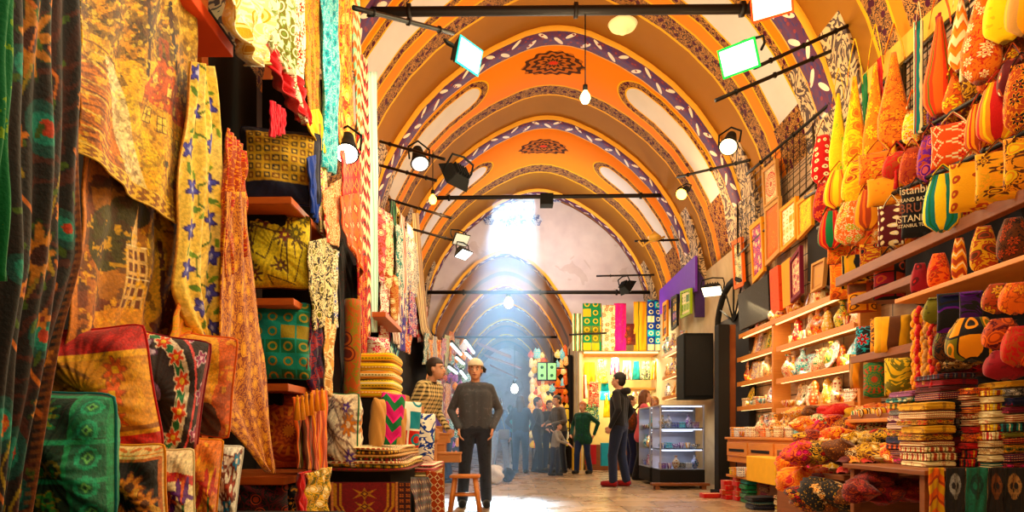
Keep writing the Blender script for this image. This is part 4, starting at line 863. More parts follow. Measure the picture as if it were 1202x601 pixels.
# --- honey shelves with wares
def shelf(label, x0, x1, z, X, depth=.34, led=True, mat=None, grp='lit honey shelves on the right'):
    y1 = F*X/(x0-VX); y0 = F*X/(x1-VX); t = thing('wall_shelf', (X, y0, z), label, 'shelf', grp)
    boxo('board', 0, depth, 0, y1-y0, -.035, 0, mat or M_shelf, t, bev=.004); boxo('front_lip', -.012, .0, 0, y1-y0, -.05, .012, mat or M_shelf, t, bev=.003)
    if led: boxo('strip_lamp', .03, .05, .05, y1-y0-.05, -.05, -.036, M_led, t, bev=.0)
    if led:
        l = light('AREA', (X+.05, (y0+y1)/2, z-.07), (1, .74, .36), 4*(y1-y0), (.35, 0, -1), (y1-y0-.1, .03), name='strip_light'); l.rotation_euler = (0, R(-20), R(90))
    return (X, y0, y1, z)
SHB = []
names = ['topmost', 'second', 'third', 'fourth']
for k, z in enumerate((2.27, 1.92, 1.53, 1.17)): SHB.append(shelf(names[k]+' lit honey shelf in the middle section of the right wall', 1000 if 0 else (868 if k == 0 else 912), 1004, z, XS-.02))
SHA = [shelf(names[k]+' short honey shelf at the far end, beside the dark column', 866, 907, z, XS) for k, z in enumerate((1.95, 1.6, 1.25))]
tag(boxo('shelf_upright', 3.28, 3.6, 8.45, 8.5, .9, 2.25, M_shelf), 'honey wood upright between the short and long shelves', 'upright')
tag(boxo('shelf_end_panel', 3.3, 3.6, 6.4, 6.45, .9, 2.3, M_shelf), 'honey wood end panel of the lit shelves next to the printed cushions', 'upright')
# small wares: prototypes
M_cer = {}
def cer(kind, s=14): 
    return mk(f'glazed_{kind}_{s}', dict(floral=f_floral, dots=f_dots, stripe=f_stripe, damask=f_damask, patch=f_patch, hstripe=f_hstripe)[kind](s) if kind != 'plain' else f_plain, rough=.3, coat=.3)
def uvbox(me):
    l = me.uv_layers.new(name='UVMap')
    for p in me.polygons:
        n = p.normal
        for li in p.loop_indices:
            v = me.vertices[me.loops[li].vertex_index].co; l.data[li].uv = (v.x if abs(n.x) < .8 else v.y, v.z if abs(n.z) < .8 else v.y)
def mesh_of(bm, name, mat, uv=True):
    bmesh.ops.recalc_face_normals(bm, faces=bm.faces); me = bpy.data.meshes.new(name); bm.to_mesh(me); bm.free(); me.polygons.foreach_set('use_smooth', [True]*len(me.polygons)); me.materials.append(mat)
    if uv: uvbox(me)
    return me
def plate_m(kind):
    bm = NB(); lathe(bm, [(.02, .012), (.05, .0), (.06, .004), (.095, .022), (.1, .03), (.094, .031), (.058, .014), (.02, .012)], 22); me = mesh_of(bm, 'plate', cer(*kind)); me.transform(Matrix.Rotation(R(-72), 4, 'Y') @ Matrix.Translation((0, 0, 0))); me.transform(Matrix.Translation((0, 0, .1))); return me
def vase_m(kind): bm = NB(); lathe(bm, [(.028, 0), (.034, .01), (.058, .06), (.062, .1), (.04, .14), (.018, .165), (.018, .2), (.032, .215), (.026, .213)], 16); return mesh_of(bm, 'vase', cer(*kind))
def bowl_m(kind): bm = NB(); lathe(bm, [(.025, 0), (.03, .008), (.06, .03), (.08, .065), (.075, .066), (.055, .035), (.02, .014)], 18); return mesh_of(bm, 'bowl', cer(*kind))
def tile_m(kind): bm = NB(); box(bm, -.012, .012, -.075, .075, 0, .19, .004); me = mesh_of(bm, 'tile', cer(*kind)); me.transform(Matrix.Rotation(R(12), 4, 'Y')); return me
def box_m(kind): bm = NB(); box(bm, -.06, .06, -.05, .05, 0, .07, .006); box(bm, -.064, .064, -.054, .054, .072, .095, .006); return mesh_of(bm, 'trinket_box', cer(*kind))
def cup_m(kind): bm = NB(); lathe(bm, [(.028, 0), (.03, .005), (.042, .09), (.039, .09), (.028, .01)], 14); tube(bm, [(0, .04, .075), (0, .068, .065), (0, .068, .035), (0, .036, .025)], .006, 6); return mesh_of(bm, 'mug', cer(*kind))
def doll_m(kind): bm = NB(); lathe(bm, [(.03, 0), (.045, .03), (.05, .07), (.036, .11), (.028, .125), (.034, .15), (.026, .18), (.006, .2)], 14); return mesh_of(bm, 'figurine', cer(*kind))
WARES = [('plate', plate_m, ('floral', 30)), ('vase', vase_m, ('damask', 26)), ('bowl', bowl_m, ('stripe', 30)), ('painted_tile', tile_m, ('damask', 30)), ('trinket_box', box_m, ('dots', 50)), ('mug', cup_m, ('stripe', 24)), ('figurine', doll_m, ('dots', 34)), ('framed_tile', tile_m, ('floral', 26))]
WM = {n: f(k) for n, f, k in WARES}
WC = dict(plate='plate', vase='vase', bowl='bowl', painted_tile='tile', trinket_box='box', mug='mug', figurine='figurine', framed_tile='tile')
wpal = [('gold','cream','red'), ('cream','red','green'), ('white','blue','red'), ('amber','brown','cream'), ('orange','cream','yellow'), ('red','gold','white'), ('tan','brown','cream'), ('yellow','green','red'), ('ivory','rust','gold'), ('turquoise','white','red'), ('rust','gold','black'), ('cream','purple','gold')]
def put(name, me, loc, rz, sc, cols, label, cat, grp):
    o = bpy.data.objects.new(name, me); C.objects.link(o); o.location = loc; o.rotation_euler = (0, 0, rz); o.scale = (sc, sc, sc); tint(o, *cols); return tag(o, label, cat, grp)
def fill(sh, where, grp, kinds, seed, step=.17, dx=.12, sc=1.2, skip=0):
    X, y0, y1, z = sh; r = random.Random(seed); y = y0+.12; n = 0
    while y < y1-.08:
        nm = kinds[r.randrange(len(kinds))]; cc = wpal[r.randrange(len(wpal))]; s = sc*r.uniform(.85, 1.15)
        put(nm, WM[nm], (X+dx+r.uniform(-.02, .03), y, z+.002), r.uniform(-.25, .25), s, cc, f'{cc[0]} and {cc[1]} {nm.replace("_", " ")}, {ORD[n]} from the near end, {where}', WC[nm], grp)
        y += step*s*r.uniform(.85, 1.1)/1.1; n += 1
allk = list(WM)
fill(SHB[0], 'topmost lit shelf', 'panels on the topmost lit shelf', ['painted_tile', 'framed_tile', 'vase'], 1, .2, .14, 1.25)
fill(SHB[1], 'second lit shelf', 'wares on the second lit shelf', ['painted_tile', 'figurine', 'painted_tile', 'mug', 'vase', 'plate'], 2, .105, .1, 1.4)
fill(SHB[2], 'third lit shelf', 'wares on the third lit shelf', ['plate', 'figurine', 'vase', 'painted_tile', 'bowl', 'mug'], 3, .105, .1, 1.4)
fill(SHB[3], 'fourth lit shelf', 'wares on the fourth lit shelf', ['bowl', 'plate', 'figurine', 'trinket_box', 'mug'], 4, .10, .1, 1.3)
fill(SHA[0], 'upper short shelf', 'wares on the upper short shelf', ['framed_tile', 'painted_tile'], 5, .14, .1, 1.5)
fill(SHA[1], 'middle short shelf', 'wares on the middle short shelf', ['painted_tile', 'framed_tile', 'figurine'], 6, .12, .1, 1.35)
fill(SHA[2], 'lower short shelf', 'wares on the lower short shelf', ['bowl', 'trinket_box', 'plate', 'mug'], 7, .11, .1, 1.3)
fill((SHB[1][0]+.13,)+SHB[1][1:], 'back of the second lit shelf', 'wares at the back of the second lit shelf', ['painted_tile', 'vase', 'framed_tile'], 12, .15, .1, 1.5)
fill((SHB[2][0]+.13,)+SHB[2][1:], 'back of the third lit shelf', 'wares at the back of the third lit shelf', ['painted_tile', 'plate', 'framed_tile'], 13, .15, .1, 1.5)
# --- counter with drawers
t = thing('drawer_counter', (3.0, 6.75, 0), 'honey wooden counter with drawers at the foot of the lit shelves', 'counter')
boxo('counter_body', 0, .55, 0, 2.6, .5, .80, M_shelf, t); boxo('counter_top', -.03, .55, -.02, 2.62, .80, .83, M_shelf, t); boxo('plinth', .1, .5, .05, 2.5, 0, .5, M_board, t)
for k in range(3):
    y = .1+k*.84; d = boxo('drawer', -.02, .01, y, y+.78, .58, .76, M_shelf, t); boxo('groove_shade_strip', -.026, -.018, y+.1, y+.68, .64, .675, M_darkw, d, bev=0)  # raised dark strip stands for the shade inside a drawer groove
boxo('lower_shelf', -.05, .1, .05, 2.5, .3, .33, M_shelf, t)
fill((3.0, 6.8, 9.3, .83), 'drawer counter', 'wares standing on the drawer counter', ['trinket_box', 'mug', 'bowl', 'trinket_box', 'vase'], 8, .15, .08, 1.2)
fill((3.15, 6.8, 9.3, .83), 'counter back row', 'back row of wares on the drawer counter', ['vase', 'mug', 'figurine', 'trinket_box'], 9, .17, .12, 1.3)
fill((2.9, 6.9, 9.2, .33), 'low counter shelf', 'wares on the low shelf of the drawer counter', ['bowl', 'trinket_box', 'mug'], 10, .16, .08, 1.1)
o = boxo('yellow_bin', 2.72, 2.97, 6.95, 7.8, .34, .62, plain('yellow bin paint', (240,176,20), rough=.5), bev=.008); tag(o, 'bright yellow wooden box under the drawer counter', 'box')
slab('bag_gap_shade_sheet', 'black sheet added as shade behind the rows of bags on the right', 'cloth', [(948,230), (1300,-40), (1300,470), (1088,360), (948,330)], RP(3.38), .02, plain('bag gap shade', (20,12,10)))  # black sheet added so the gaps between bags look shaded
# --- generic folded textile
def folded_mesh(w, d, h, layers=3):
    n = 44; m = 5+layers*4; V = np.empty((m, n, 3)); UV = np.empty((m, n, 2))
    for j in range(m):
        q = j/(m-1); z = q*h; e = .035*abs(math.sin(q*PI*layers))**.5 if 0 < j < m-1 else -.02
        rr = (1-abs(2*q-1)**9)**.35 if 0 < j < m-1 else 0
        for k in range(n):
            a = 2*PI*k/n; ca, sa = math.cos(a), math.sin(a); x = math.copysign(abs(ca)**.16, ca)*w/2; y = math.copysign(abs(sa)**.16, sa)*d/2
            s = rr*(1-.04+e); wob = .004*math.sin(a*3+q*9)
            V[j, k] = (x*s+wob, y*s+wob, z+.003*math.sin(x*20+1)); UV[j, k] = ((x if abs(sa) > .5 else y)+1, (z*2.2 if 0 < j < m-1 else y)+1)
    return gridmesh('folded', V, UV, wrapu=True)
FM = {}
def folded(w, d, h, kind, s):
    k = (round(w, 2), round(d, 2), round(h, 3), kind, s)
    if k not in FM: me = folded_mesh(w, d, h); me.materials.append(fab(kind, s)); me.polygons.foreach_set('use_smooth', [True]*len(me.polygons)); FM[k] = me
    return FM[k]
pal2 = [('red','black','gold'), ('black','grey','white'), ('rust','cream','maroon'), ('gold','brown','red'), ('crimson','navy','cream'), ('teal','black','cream'), ('orange','maroon','yellow'), ('cream','brown','rust'), ('maroon','rust','pink'), ('navy','red','tan'), ('olive','amber','black'), ('brown','tan','red'), ('amber','crimson','black'), ('wine','rose','black'), ('mauve','cream','maroon')]
def stack(where, x, y, z0, n, w, d, h, seed, grp, rz=0, name='folded_shawl', cat='shawl', pal=None, kinds=('hstripe', 'stripe', 'damask', 'plain')):
    r = random.Random(seed); z = z0; pal = pal or pal2; last = None
    for k in range(n):
        c = pal[r.randrange(len(pal))]; kd = kinds[r.randrange(len(kinds))]; hh = h*r.choice((.8, 1, 1.25)); s = {'hstripe': 34, 'stripe': 18, 'damask': 16, 'plain': 8, 'kilim': 14, 'dots': 30}[kd]
        put(name, folded(w, d, hh, kd, s), (x+r.uniform(-.012, .012), y+r.uniform(-.012, .012), z), rz+r.uniform(-.06, .06), 1, c, f'{c[0]} and {c[1]} folded {cat}, {ORD[k]} from the bottom of the {where}', cat, grp); z += hh*.985
    return z
# --- nearest counter on the right with tall stacks
t = thing('display_table', (2.35, 3.85, 0), 'table at the bottom right corner that carries the tall stacks of folded shawls', 'table'); boxo('table_top', 0, 1.2, 0, .95, .63, .66, M_board, t)
for x in (.03, 1.12):
    for y in (.05, .85): boxo('leg', x, x+.05, y, y+.05, 0, .63, M_board, t)
st = [(1084, 455, .14, 4.55), (1108, 468, .20, 4.2), (1131, 425, .24, 4.25), (1163, 446, .20, 4.15), (1187, 450, .2, 4.05), (1211, 445, .22, 4.0)]
wh = ['thin leftmost corner stack', 'second corner stack', 'tall dark corner stack', 'fourth corner stack', 'pale fifth corner stack', 'stack at the picture edge']
pls = [pal2, [('cream','rust','olive'), ('gold','brown','red'), ('red','black','gold'), ('tan','teal','brown')], [('maroon','black','rust'), ('black','grey','cream'), ('crimson','navy','cream'), ('red','black','gold'), ('navy','maroon','grey')], [('rust','cream','maroon'), ('orange','maroon','yellow'), ('red','black','gold')], [('cream','tan','brown'), ('yellow','rust','cream'), ('teal','cream','black'), ('cream','red','tan')], pal2]
for k, (px, ytop, w, Y) in enumerate(st):
    p = P(px, 550, Y); h = .045; top = P(px, ytop, Y).z; n = int((top-.66)/h/1.0); stack(wh[k], p.x, Y+.18, .661, n, w, .30, h, 30+k, 'folded shawls stacked on the corner table', pal=pls[k])
# back row of stacks reaching higher
for k, (px, ytop, Y) in enumerate(((1095, 470, 4.75), (1128, 420, 4.75), (1160, 440, 4.7))):
    pass
# woven cloths hanging down from the table
def cv_skull(bg, fg, w=44, h=90, seed=1):
    c = Canvas(w, h, bg); r = random.Random(seed)
    for k, (x, y) in enumerate(((w*.5, h*.22), (w*.5, h*.75))):
        c.ell(x, y, w*.3, h*.15, fg); c.ell(x, y+h*.12, w*.17, h*.07, fg); c.ell(x-w*.12, y+1, 3.6, 4, bg); c.ell(x+w*.12, y+1, 3.6, 4, bg); c.ell(x, y+h*.07, 1.6, 2.6, bg)
        for j in range(5): c.line([(x-w*.13+j*w*.065, y+h*.125), (x-w*.13+j*w*.065, y+h*.17)], .7, bg)
    c.blotch(4, .62, bg, .5); return c.a
hk = [((1090,1108), ('zig', 9, ('orange','gold','rust')), 'orange and gold zigzag cloth hanging from the corner table, leftmost'), ((1110,1132), (20,16,18, 'grey'), 'black cloth with a pale woven skull, between the orange and teal cloths'), ((1134,1159), (10,110,84, 'teal'), 'teal green cloth with darker woven skulls hanging from the corner table'), ((1160,1178), (24,14,10, 'rust'), 'brown and black cloth with faint skulls, right of the teal one'), ((1178,1202), (18,12,10, 'tan'), 'black cloth with a tan skull at the right picture edge')]
for k, ((x0, x1), sp, lb) in enumerate(hk):
    if k == 0: drape('woven_cloth', lb, 'cloth', [(x0,549), (x0,640)], [(x1,549), (x1,640)], FP(3.83), fab(sp[0], sp[1]), sp[2], folds=1, amp=.01, nrm=Vector((0, 1, 0)), group='woven cloths hanging from the corner table')
    else: drape('woven_cloth', lb, 'cloth', [(x0,549), (x0,640)], [(x1,549), (x1,640)], FP(3.83), M_paint, canvas=cv_skull(sp[:3], (150,150,150) if k == 1 else (8,60,50) if k == 2 else (120,70,40) if k == 3 else (170,130,90)), folds=1, amp=.008, nrm=Vector((0, 1, 0)), group='woven cloths hanging from the corner table')
# --- bags
def bag_mesh(w, h, d, kind, s, typ):
    n = 26; m = 16; V = np.empty((m, n, 3)); UV = np.empty((m, n, 2))
    for j in range(m):
        q = j/(m-1)
        if typ == 'sling': wi = (.16+.84*min(1, q*1.5)**1.1)*(1-.5*max(0, q-.86)/.14); di = .25+.75*math.sin(min(1, q*1.05)*PI*.8); 
        elif typ == 'pouch': wi = (.35+.65*math.sin(min(1, (q+.12))*PI*.62))*(1-.65*max(0, q-.85)/.15); di = .3+.7*math.sin(q*PI)
        else: wi = 1-.05*math.sin(q*PI); di = .25+.75*math.sin(q*PI)**.7
        z = h*(1-q)
        for k in range(n):
            a = 2*PI*k/n; ca, sa = math.cos(a), math.sin(a); ex = .55 if typ == 'tote' else .8; x = math.copysign(abs(ca)**ex, ca)*w/2*wi; y = math.copysign(abs(sa)**ex, sa)*d/2*di
            pl = 1+.06*math.sin(a*7)*(1-q if typ != 'tote' else .2); x *= pl; y *= pl; V[j, k] = (x, y, z+.01*math.sin(a*3)*(q > .2)); UV[j, k] = (a/(2*PI)*(w+d)*2*.9, z)
    bm = NB(); me = gridmesh('b', V, UV, wrapu=True); bm.from_mesh(me); bpy.data.meshes.remove(me); bmesh.ops.holes_fill(bm, edges=[e for e in bm.edges if e.is_boundary]); me = bpy.data.meshes.new('bag'); bm.to_mesh(me); bm.free(); me.materials.append(fab(kind, s)); me.polygons.foreach_set('use_smooth', [True]*len(me.polygons)); return me
BM = {}; SM = {}
def strap_mesh(w, h, L):
    n = 14; bm = NB(); pts = []
    for k in range(n+1): t_ = k/n; pts.append(Vector((w*.32*math.cos(PI*t_)*(1-.75*math.sin(PI*t_)), 0, h*.92+L*math.sin(PI*t_)**.75)))
    V = np.empty((n+1, 4, 3)); UV = np.empty((n+1, 4, 2))
    for i, p in enumerate(pts):
        for j, (dx, dy) in enumerate(((0, -.022), (.005, -.022), (.005, .022), (0, .022))): V[i, j] = (p.x+dx, p.y+dy, p.z); UV[i, j] = (dy, i*.05)
    return gridmesh('strap', V, UV, wrapu=True)
def bag(px, py, wp, hp, Y, typ, kind, s, cols, label, grp, strap=0, rz=0, tas=False, cat='bag', ry=0):
    sc = Y/F; w, h = wp*sc, hp*sc; key = (typ, kind, s, round(w, 1), round(h, 1))
    if key not in BM: BM[key] = bag_mesh(round(w, 1) or .1, round(h, 1) or .1, (round(w, 1) or .1)*(.55 if typ != 'tote' else .3), kind, s, typ)
    t = thing(typ+'_bag' if typ != 'pouch' else 'pouch_bag', P(px, py+hp/2, Y), label, cat, grp, rz); t.rotation_euler = (0, ry, rz); t.scale = (w/(round(w, 1) or .1), w/(round(w, 1) or .1), h/(round(h, 1) or .1))
    o = bpy.data.objects.new('bag_body', BM[key]); C.objects.link(o); o.parent = t; tint(o, *cols)
    if strap:
        k2 = (round(w, 1), round(h, 1), round(strap*sc, 1))
        if k2 not in SM: SM[k2] = strap_mesh(*k2); SM[k2].materials.append(fab('stripe', 14))
        q = bpy.data.objects.new('strap', SM[k2]); C.objects.link(q); q.parent = t; tint(q, cols[1], cols[0], cols[-1])
    if tas: tassel((0, -.05, .05), .14, cols[1], t)
    return t
def YR(px, X=3.15): return F*X/(px-VX)
g = 'sling bags hanging on the wire grids'
top = [(966,188,26,58,'pouch','dots',14,('red','cream','crimson'),'red dotted pouch, farthest along the wire grids'), (984,160,20,100,'sling','damask',9,((240,190,20),'yellow','lime'),'slim yellow sling bag right of the red dotted pouch'), (1003,150,26,120,'sling','damask',9,((246,150,20),'yellow','orange'),'amber sling bag between the yellow one and the green strap'), (1027,140,26,128,'sling','floral',10,((246,130,14),'yellow','orange'),'orange gold sling bag hanging under the second grid'), (1049,118,34,112,'sling','floral',9,((244,120,14),'amber','rust'),'wide orange sling bag with tone-on-tone flowers'), (1078,90,10,130,'tote','stripe',16,('teal','cream','red'),'narrow teal and cream beaded strap bag'),
    (1103,78,34,115,'sling','stripe',10,((226,60,20),'orange','olive'),'red-orange sling bag with a green patterned band'), (1128,40,26,84,'sling','zig',8,((244,130,20),'cream','orange'),'orange and cream sling bag with a triangular top'), (1152,40,42,110,'sling','floral',12,((220,120,60),'cream','red'),'rose gold bag with crumpled top, near the upper right'), (1180,14,44,70,'pouch','plain',8,('yellow','amber','orange'),'plain yellow cloth bag at the top right corner'), (1206,6,44,70,'pouch','stripe',6,('amber','tan','orange'),'amber cloth bag cut by the right picture edge, at the top'), (1070,150,20,40,'pouch','floral',12,('yellow','orange','cream'),'small yellow pouch below the wide orange sling bag'), (1120,110,24,50,'sling','floral',10,('orange','yellow','rust'),'orange bag with a knotted handle under the triangular one')]
for k, (px, py, w, h, typ, kd, s, cc, lb) in enumerate(top): bag(px, py, w, h, YR(px, 3.15-.03*(k % 3)), typ, kd, s, cc, lb, g, strap=h*.4 if typ == 'sling' else 24, rz=R(-28), tas=k % 3 == 1)
for k, (a, b_, c1, lb) in enumerate((((1012, 90), (1018, 150), 'green', 'green ribbon hanging beside the orange gold sling bag'), ((1030, 70), (1036, 130), 'red', 'red ribbon hanging in front of the second wire grid'), ((1074, 30), (1080, 110), 'teal', 'teal ribbon on the third wire grid'), ((1098, 20), (1104, 76), 'crimson', 'crimson ribbon above the red-orange sling bag'))):
    drape('ribbon', lb, 'ribbon', [a, (a[0]+1, b_[1])], [b_[:1]+(a[1]-6,), (b_[0]+1, b_[1]-14)], RP(3.2), fab('plain'), (c1, c1), folds=1, amp=.006, nrm=NR)
g = 'round pouches in the second row'
adj = [('orange','amber','red'), ('red','orange','cream'), ('amber','cream','rust'), ('rust','red','gold'), ('orange','yellow','brown')]
row2 = [(968,238,26,46,'pouch',('crimson','orange','red'),'floral'), (985,222,34,44,'pouch',((244,150,20),'yellow','red'),'stripe'), (1006,214,34,50,'pouch',((240,170,30),'yellow','rust'),'damask'), (1030,196,40,34,'tote',((236,120,20),'gold','red'),'floral'), (1052,194,30,30,'pouch',('rust','red','gold'),'damask'), (1070,196,26,44,'pouch',('rust','orange','crimson'),'floral'), (1092,186,28,54,'pouch',('purple','rust','rose'),'damask'), (1118,170,44,50,'tote',((230,80,20),'cream','red'),'kilim'), (1150,150,30,56,'pouch',('amber','rust','red'),'stripe'), (1172,132,44,72,'pouch',((236,140,20),'red','yellow'),'stripe'), (1198,116,34,80,'pouch',('rust','black','amber'),'floral'), (1188,92,30,44,'pouch',('maroon','rust','cream'),'dots')]
for k, (px, py, w, h, typ, cc, kd) in enumerate(row2): 
    n0 = cc[0] if isinstance(cc[0], str) else ['golden', 'saffron', 'tangerine', 'coral', 'honey', 'apricot'][k % 6]
    bag(px, py, w, h, YR(px, 3.0), typ, kd, 10, cc, f'{n0} {kd} patterned bag, {ORD[k]} from the far end of the second bag row', g, strap=14, rz=R(-30), tas=k % 4 == 0)
g = 'bags in the third row along the dark beam'
bag(976, 270, 30, 44, YR(976, 2.95), 'pouch', 'stripe', 10, ('red','green','orange'), 'red pouch with a green edge, far end of the third bag row', g, 12, R(-30))
bag(998, 262, 34, 50, YR(998, 2.95), 'pouch', 'floral', 11, ('orange','lime','cream'), 'orange and lime pouch, second in the third bag row', g, 12, R(-30))
bag(1019, 246, 30, 46, YR(1019, 2.95), 'pouch', 'stripe', 9, ('rust','amber','orange'), 'ribbed rust bag left of the plain amber bag', g, 12, R(-30))
bag(1040, 224, 40, 32, YR(1040, 2.95), 'tote', 'plain', 8, ('amber','orange'), 'plain amber bag with a pointed corner above the dotted one', g, 10, R(-30))
bag(1046, 264, 28, 46, YR(1046, 2.9), 'tote', 'dots', 17, ('maroon','cream','white'), 'maroon bag with white dots, left of the lettered black bag', g, 14, R(-28))
tb = bag(1075, 250, 30, 54, YR(1075, 2.9), 'tote', 'plain', 8, ('black','charcoal'), 'black bag covered in cream lettering', g, 22, R(-28))
def text(body, size, loc, parent, mat, ext=.001, sx=1.0):
    c = bpy.data.curves.new('t', 'FONT'); c.body = body; c.size = size; c.extrude = ext; c.align_x = 'CENTER'; o = bpy.data.objects.new('t', c); C.objects.link(o); bpy.context.view_layer.update()
    me = bpy.data.meshes.new_from_object(o.evaluated_get(bpy.context.evaluated_depsgraph_get())); bpy.data.objects.remove(o); me.transform(Matrix.Translation(loc) @ Matrix.Rotation(R(90), 4, 'X') @ Matrix.Diagonal((sx, 1, 1, 1))); q = obj('lettering', me, mat, parent, smooth=False); return q
M_cr = plain('cream ink', (236,214,170))
for k, (tx, sz) in enumerate((('istanbul', .075), ('GRAND BAZAAR', .036), ('BRULS', .085), ('ISTANBUL', .062), ('ISTANBUL TURKEY', .03))): text(tx, sz, (0, -.058, .265-[0, .05, .12, .18, .215][k]), tb, M_cr if k != 2 else plain('rust ink', (150,84,60)))
bag(1106, 238, 40, 66, YR(1106, 2.85), 'pouch', 'stripe', 10, ('teal','yellow','green'), 'green and yellow pleated bag with a teal top', g, 16, R(-28))
bag(1140, 218, 44, 56, YR(1140, 2.85), 'tote', 'dots', 11, ((236,170,30),'rust','gold'), 'mustard bag with rust paw-like spots right of the pleated bag', g, 16, R(-28))
bag(1172, 206, 46, 56, YR(1172, 2.85), 'tote', 'floral', 10, ((240,160,20),'brown','gold'), 'golden floral bag near the right edge of the third row', g, 16, R(-28))
bag(1204, 190, 44, 60, YR(1204, 2.85), 'tote', 'damask', 10, ((240,150,20),'brown','yellow'), 'golden bag cut by the right picture edge in the third row', g, 16, R(-28))
r = random.Random(21); nk = 0
for (xa, ya, xb, yb, n, rw_) in ((975, 232, 1200, 60, 11, 'first'), (985, 262, 1195, 150, 10, 'second'), (990, 300, 1190, 206, 10, 'third')):
    for k in range(n):
        q = (k+.5)/n; px = xa+(xb-xa)*q; py = ya+(yb-ya)*q+r.uniform(-6, 6); c = [('rust','orange','brown'), ('orange','red','amber'), ('amber','orange','cream'), ('maroon','rust','gold'), ('crimson','orange','gold'), ('brown','gold','rust'), ('purple','rust','gold')][r.randrange(7)]
        bag(px, py, 28+q*12, 40+q*16, YR(px, 3.27), 'pouch', ['floral', 'damask', 'dots'][r.randrange(3)], 12, c, f'{c[0]} and {c[1]} pouch tucked behind the {rw_} bag row, {ORD[k]} from the far end', 'pouches tucked behind the bag rows', 12, R(-30))
r0, r1 = PR(945, 232, 3.12), PR(1225, 70, 3.12); rod(r0, r1, .018, 'thin dark rail from which the second row of bags hangs')
r0, r1 = PR(960, 268, 2.98), PR(1225, 146, 2.98); rod(r0, r1, .018, 'thin dark rail from which the third row of bags hangs')
# dark beam under row three
def beam(label, a, b_, X, r, mat, name='beam'): p0 = PR(*a, X); p1 = PR(*b_, X); bm = NB(); obox(bm, (p0+p1)/2, (r*2, (p1-p0).length, r*2.4), None, .006); o = obj(name, bm, mat, smooth=False, recenter=True); return tag(o, label, name)
for lb, a, b_, X, r, m_ in (('dark beam under the third row of bags', (985,330), (1230,222), 2.95, .035, M_board), ('long brown plank under the pointed pouches, near the right edge', (1050,351), (1230,290), 2.75, .0, M_shelf)):
    if r: beam(lb, a, b_, X, r, m_)
    else:
        p0 = PR(*a, X); p1 = PR(*b_, X); z = (p0.z+p1.z)/2; tag(boxo('long_plank', X, X+.4, p1.y-.3, p0.y, z-.03, z, M_shelf), lb, 'plank'); ZPL = z
g = 'pointed pouches on the long plank'
for k, (px, w, h, cc, kd, nm) in enumerate(((1080, 20, 38, ('crimson','maroon','red'), 'dots', 'dark crimson'), (1102, 24, 42, ('orange','rust','red'), 'floral', 'plump orange'), (1126, 16, 52, ('amber','rust','cream'), 'zig', 'slim amber'), (1155, 28, 56, ('rust','gold','brown'), 'damask', 'broad rust'), (1190, 34, 54, ('brown','rust','black'), 'floral', 'dark brown'))):
    Y = YR(px, 2.86); s = Y/F; t = bag(px, 300, w, h, Y, 'pouch', kd, 12, cc, nm+' pointed pouch standing on the long plank', g, 0, R(-28)); t.location.z = ZPL+.005
# next level: printed bags on a ledge (y 320-350)
g = 'dark printed bags below the beam'
for k, (px, py, w, h, cc, kd) in enumerate(((985, 290, 26, 36, ('orange','rust','gold'), 'floral'), (1004, 318, 30, 38, ('gold','black','amber'), 'stripe'), (1022, 306, 24, 40, ('rust','gold','black'), 'damask'), (1012, 348, 32, 36, ('amber','rust','brown'), 'patch'), (1044, 326, 34, 48, ('crimson','black','rust'), 'patch'), (988, 330, 26, 40, ('orange','amber','rust'), 'damask'))):
    bag(px, py, w, h, YR(px, 3.05), 'tote', kd, 11, cc, f'{cc[0]} and {cc[1]} printed bag, {ORD[k]} in the group under the dark beam', g, 10, R(-28))
# wooden shelves with printed cushions (x 1000-1090)
SHC = [shelf(lb, 1000, 1085, z, 2.95, .35, led=False, mat=M_board, grp='brown shelves of printed cushions') for lb, z in (('brown shelf above the yellow printed cushions', 2.02), ('brown shelf under the yellow printed cushions', 1.52), ('pale shelf under the green and gold cushions', 1.02))]
def cush(px, py, w, h, X, kd, s, cc, lb): cushion(lb, fab(kd, s), cc, px, py, w, h, YR(px, X), rz=R(-35), d=.16)
cush(1017, 401, 24, 40, 3.05, 'floral', 7, ('black','red','turquoise'), 'black cushion with red and turquoise flowers on the brown shelves')
cush(1048, 392, 42, 46, 2.98, 'stripe', 5, ((236,170,50),'brown','gold'), 'golden cushion with a printed brown band on the brown shelves')
cush(1032, 394, 20, 44, 3.08, 'damask', 7, ('amber','brown','gold'), 'amber cushion standing behind the golden banded one')
cush(1028, 446, 28, 46, 3.0, 'mandala', 6, ('olive','green','rust'), 'olive green cushion with ogee ovals on the lower brown shelf')
cush(1056, 442, 34, 48, 2.95, 'damask', 5, ((226,180,70),'olive','red'), 'yellow cushion with red and green ogees on the lower brown shelf')
cush(1005, 436, 16, 44, 3.15, 'stripe', 8, ('tan','amber','brown'), 'tan cushion edge at the left end of the lower brown shelf')
# beaded strands
t = thing('beaded_strands', PR(1084, 450, 2.75), 'cluster of red and gold chilli-like beaded strands hanging at the end of the brown shelves', 'beaded strands')
r = random.Random(5)
for k in range(11):
    a = PR(1073+k*2.6, 362+abs(k-3)*2.5, 2.78-.02*(k % 3)); b_ = PR(1072+k*2.7, 430+r.uniform(8, 34), 2.78-.02*(k % 3)); bm = NB(); n = 17
    for j in range(n): p = a.lerp(b_, j/(n-1)); ball(bm, p+Vector((r.uniform(-.012, .012), r.uniform(-.012, .012), 0)), r.uniform(.013, .02), 6, (1, 1, 1.5))
    o = obj('strand', bm, fab('plain'), t, world=True); tint(o, r.choice(('rust','red','amber','tan','crimson')), 'gold')
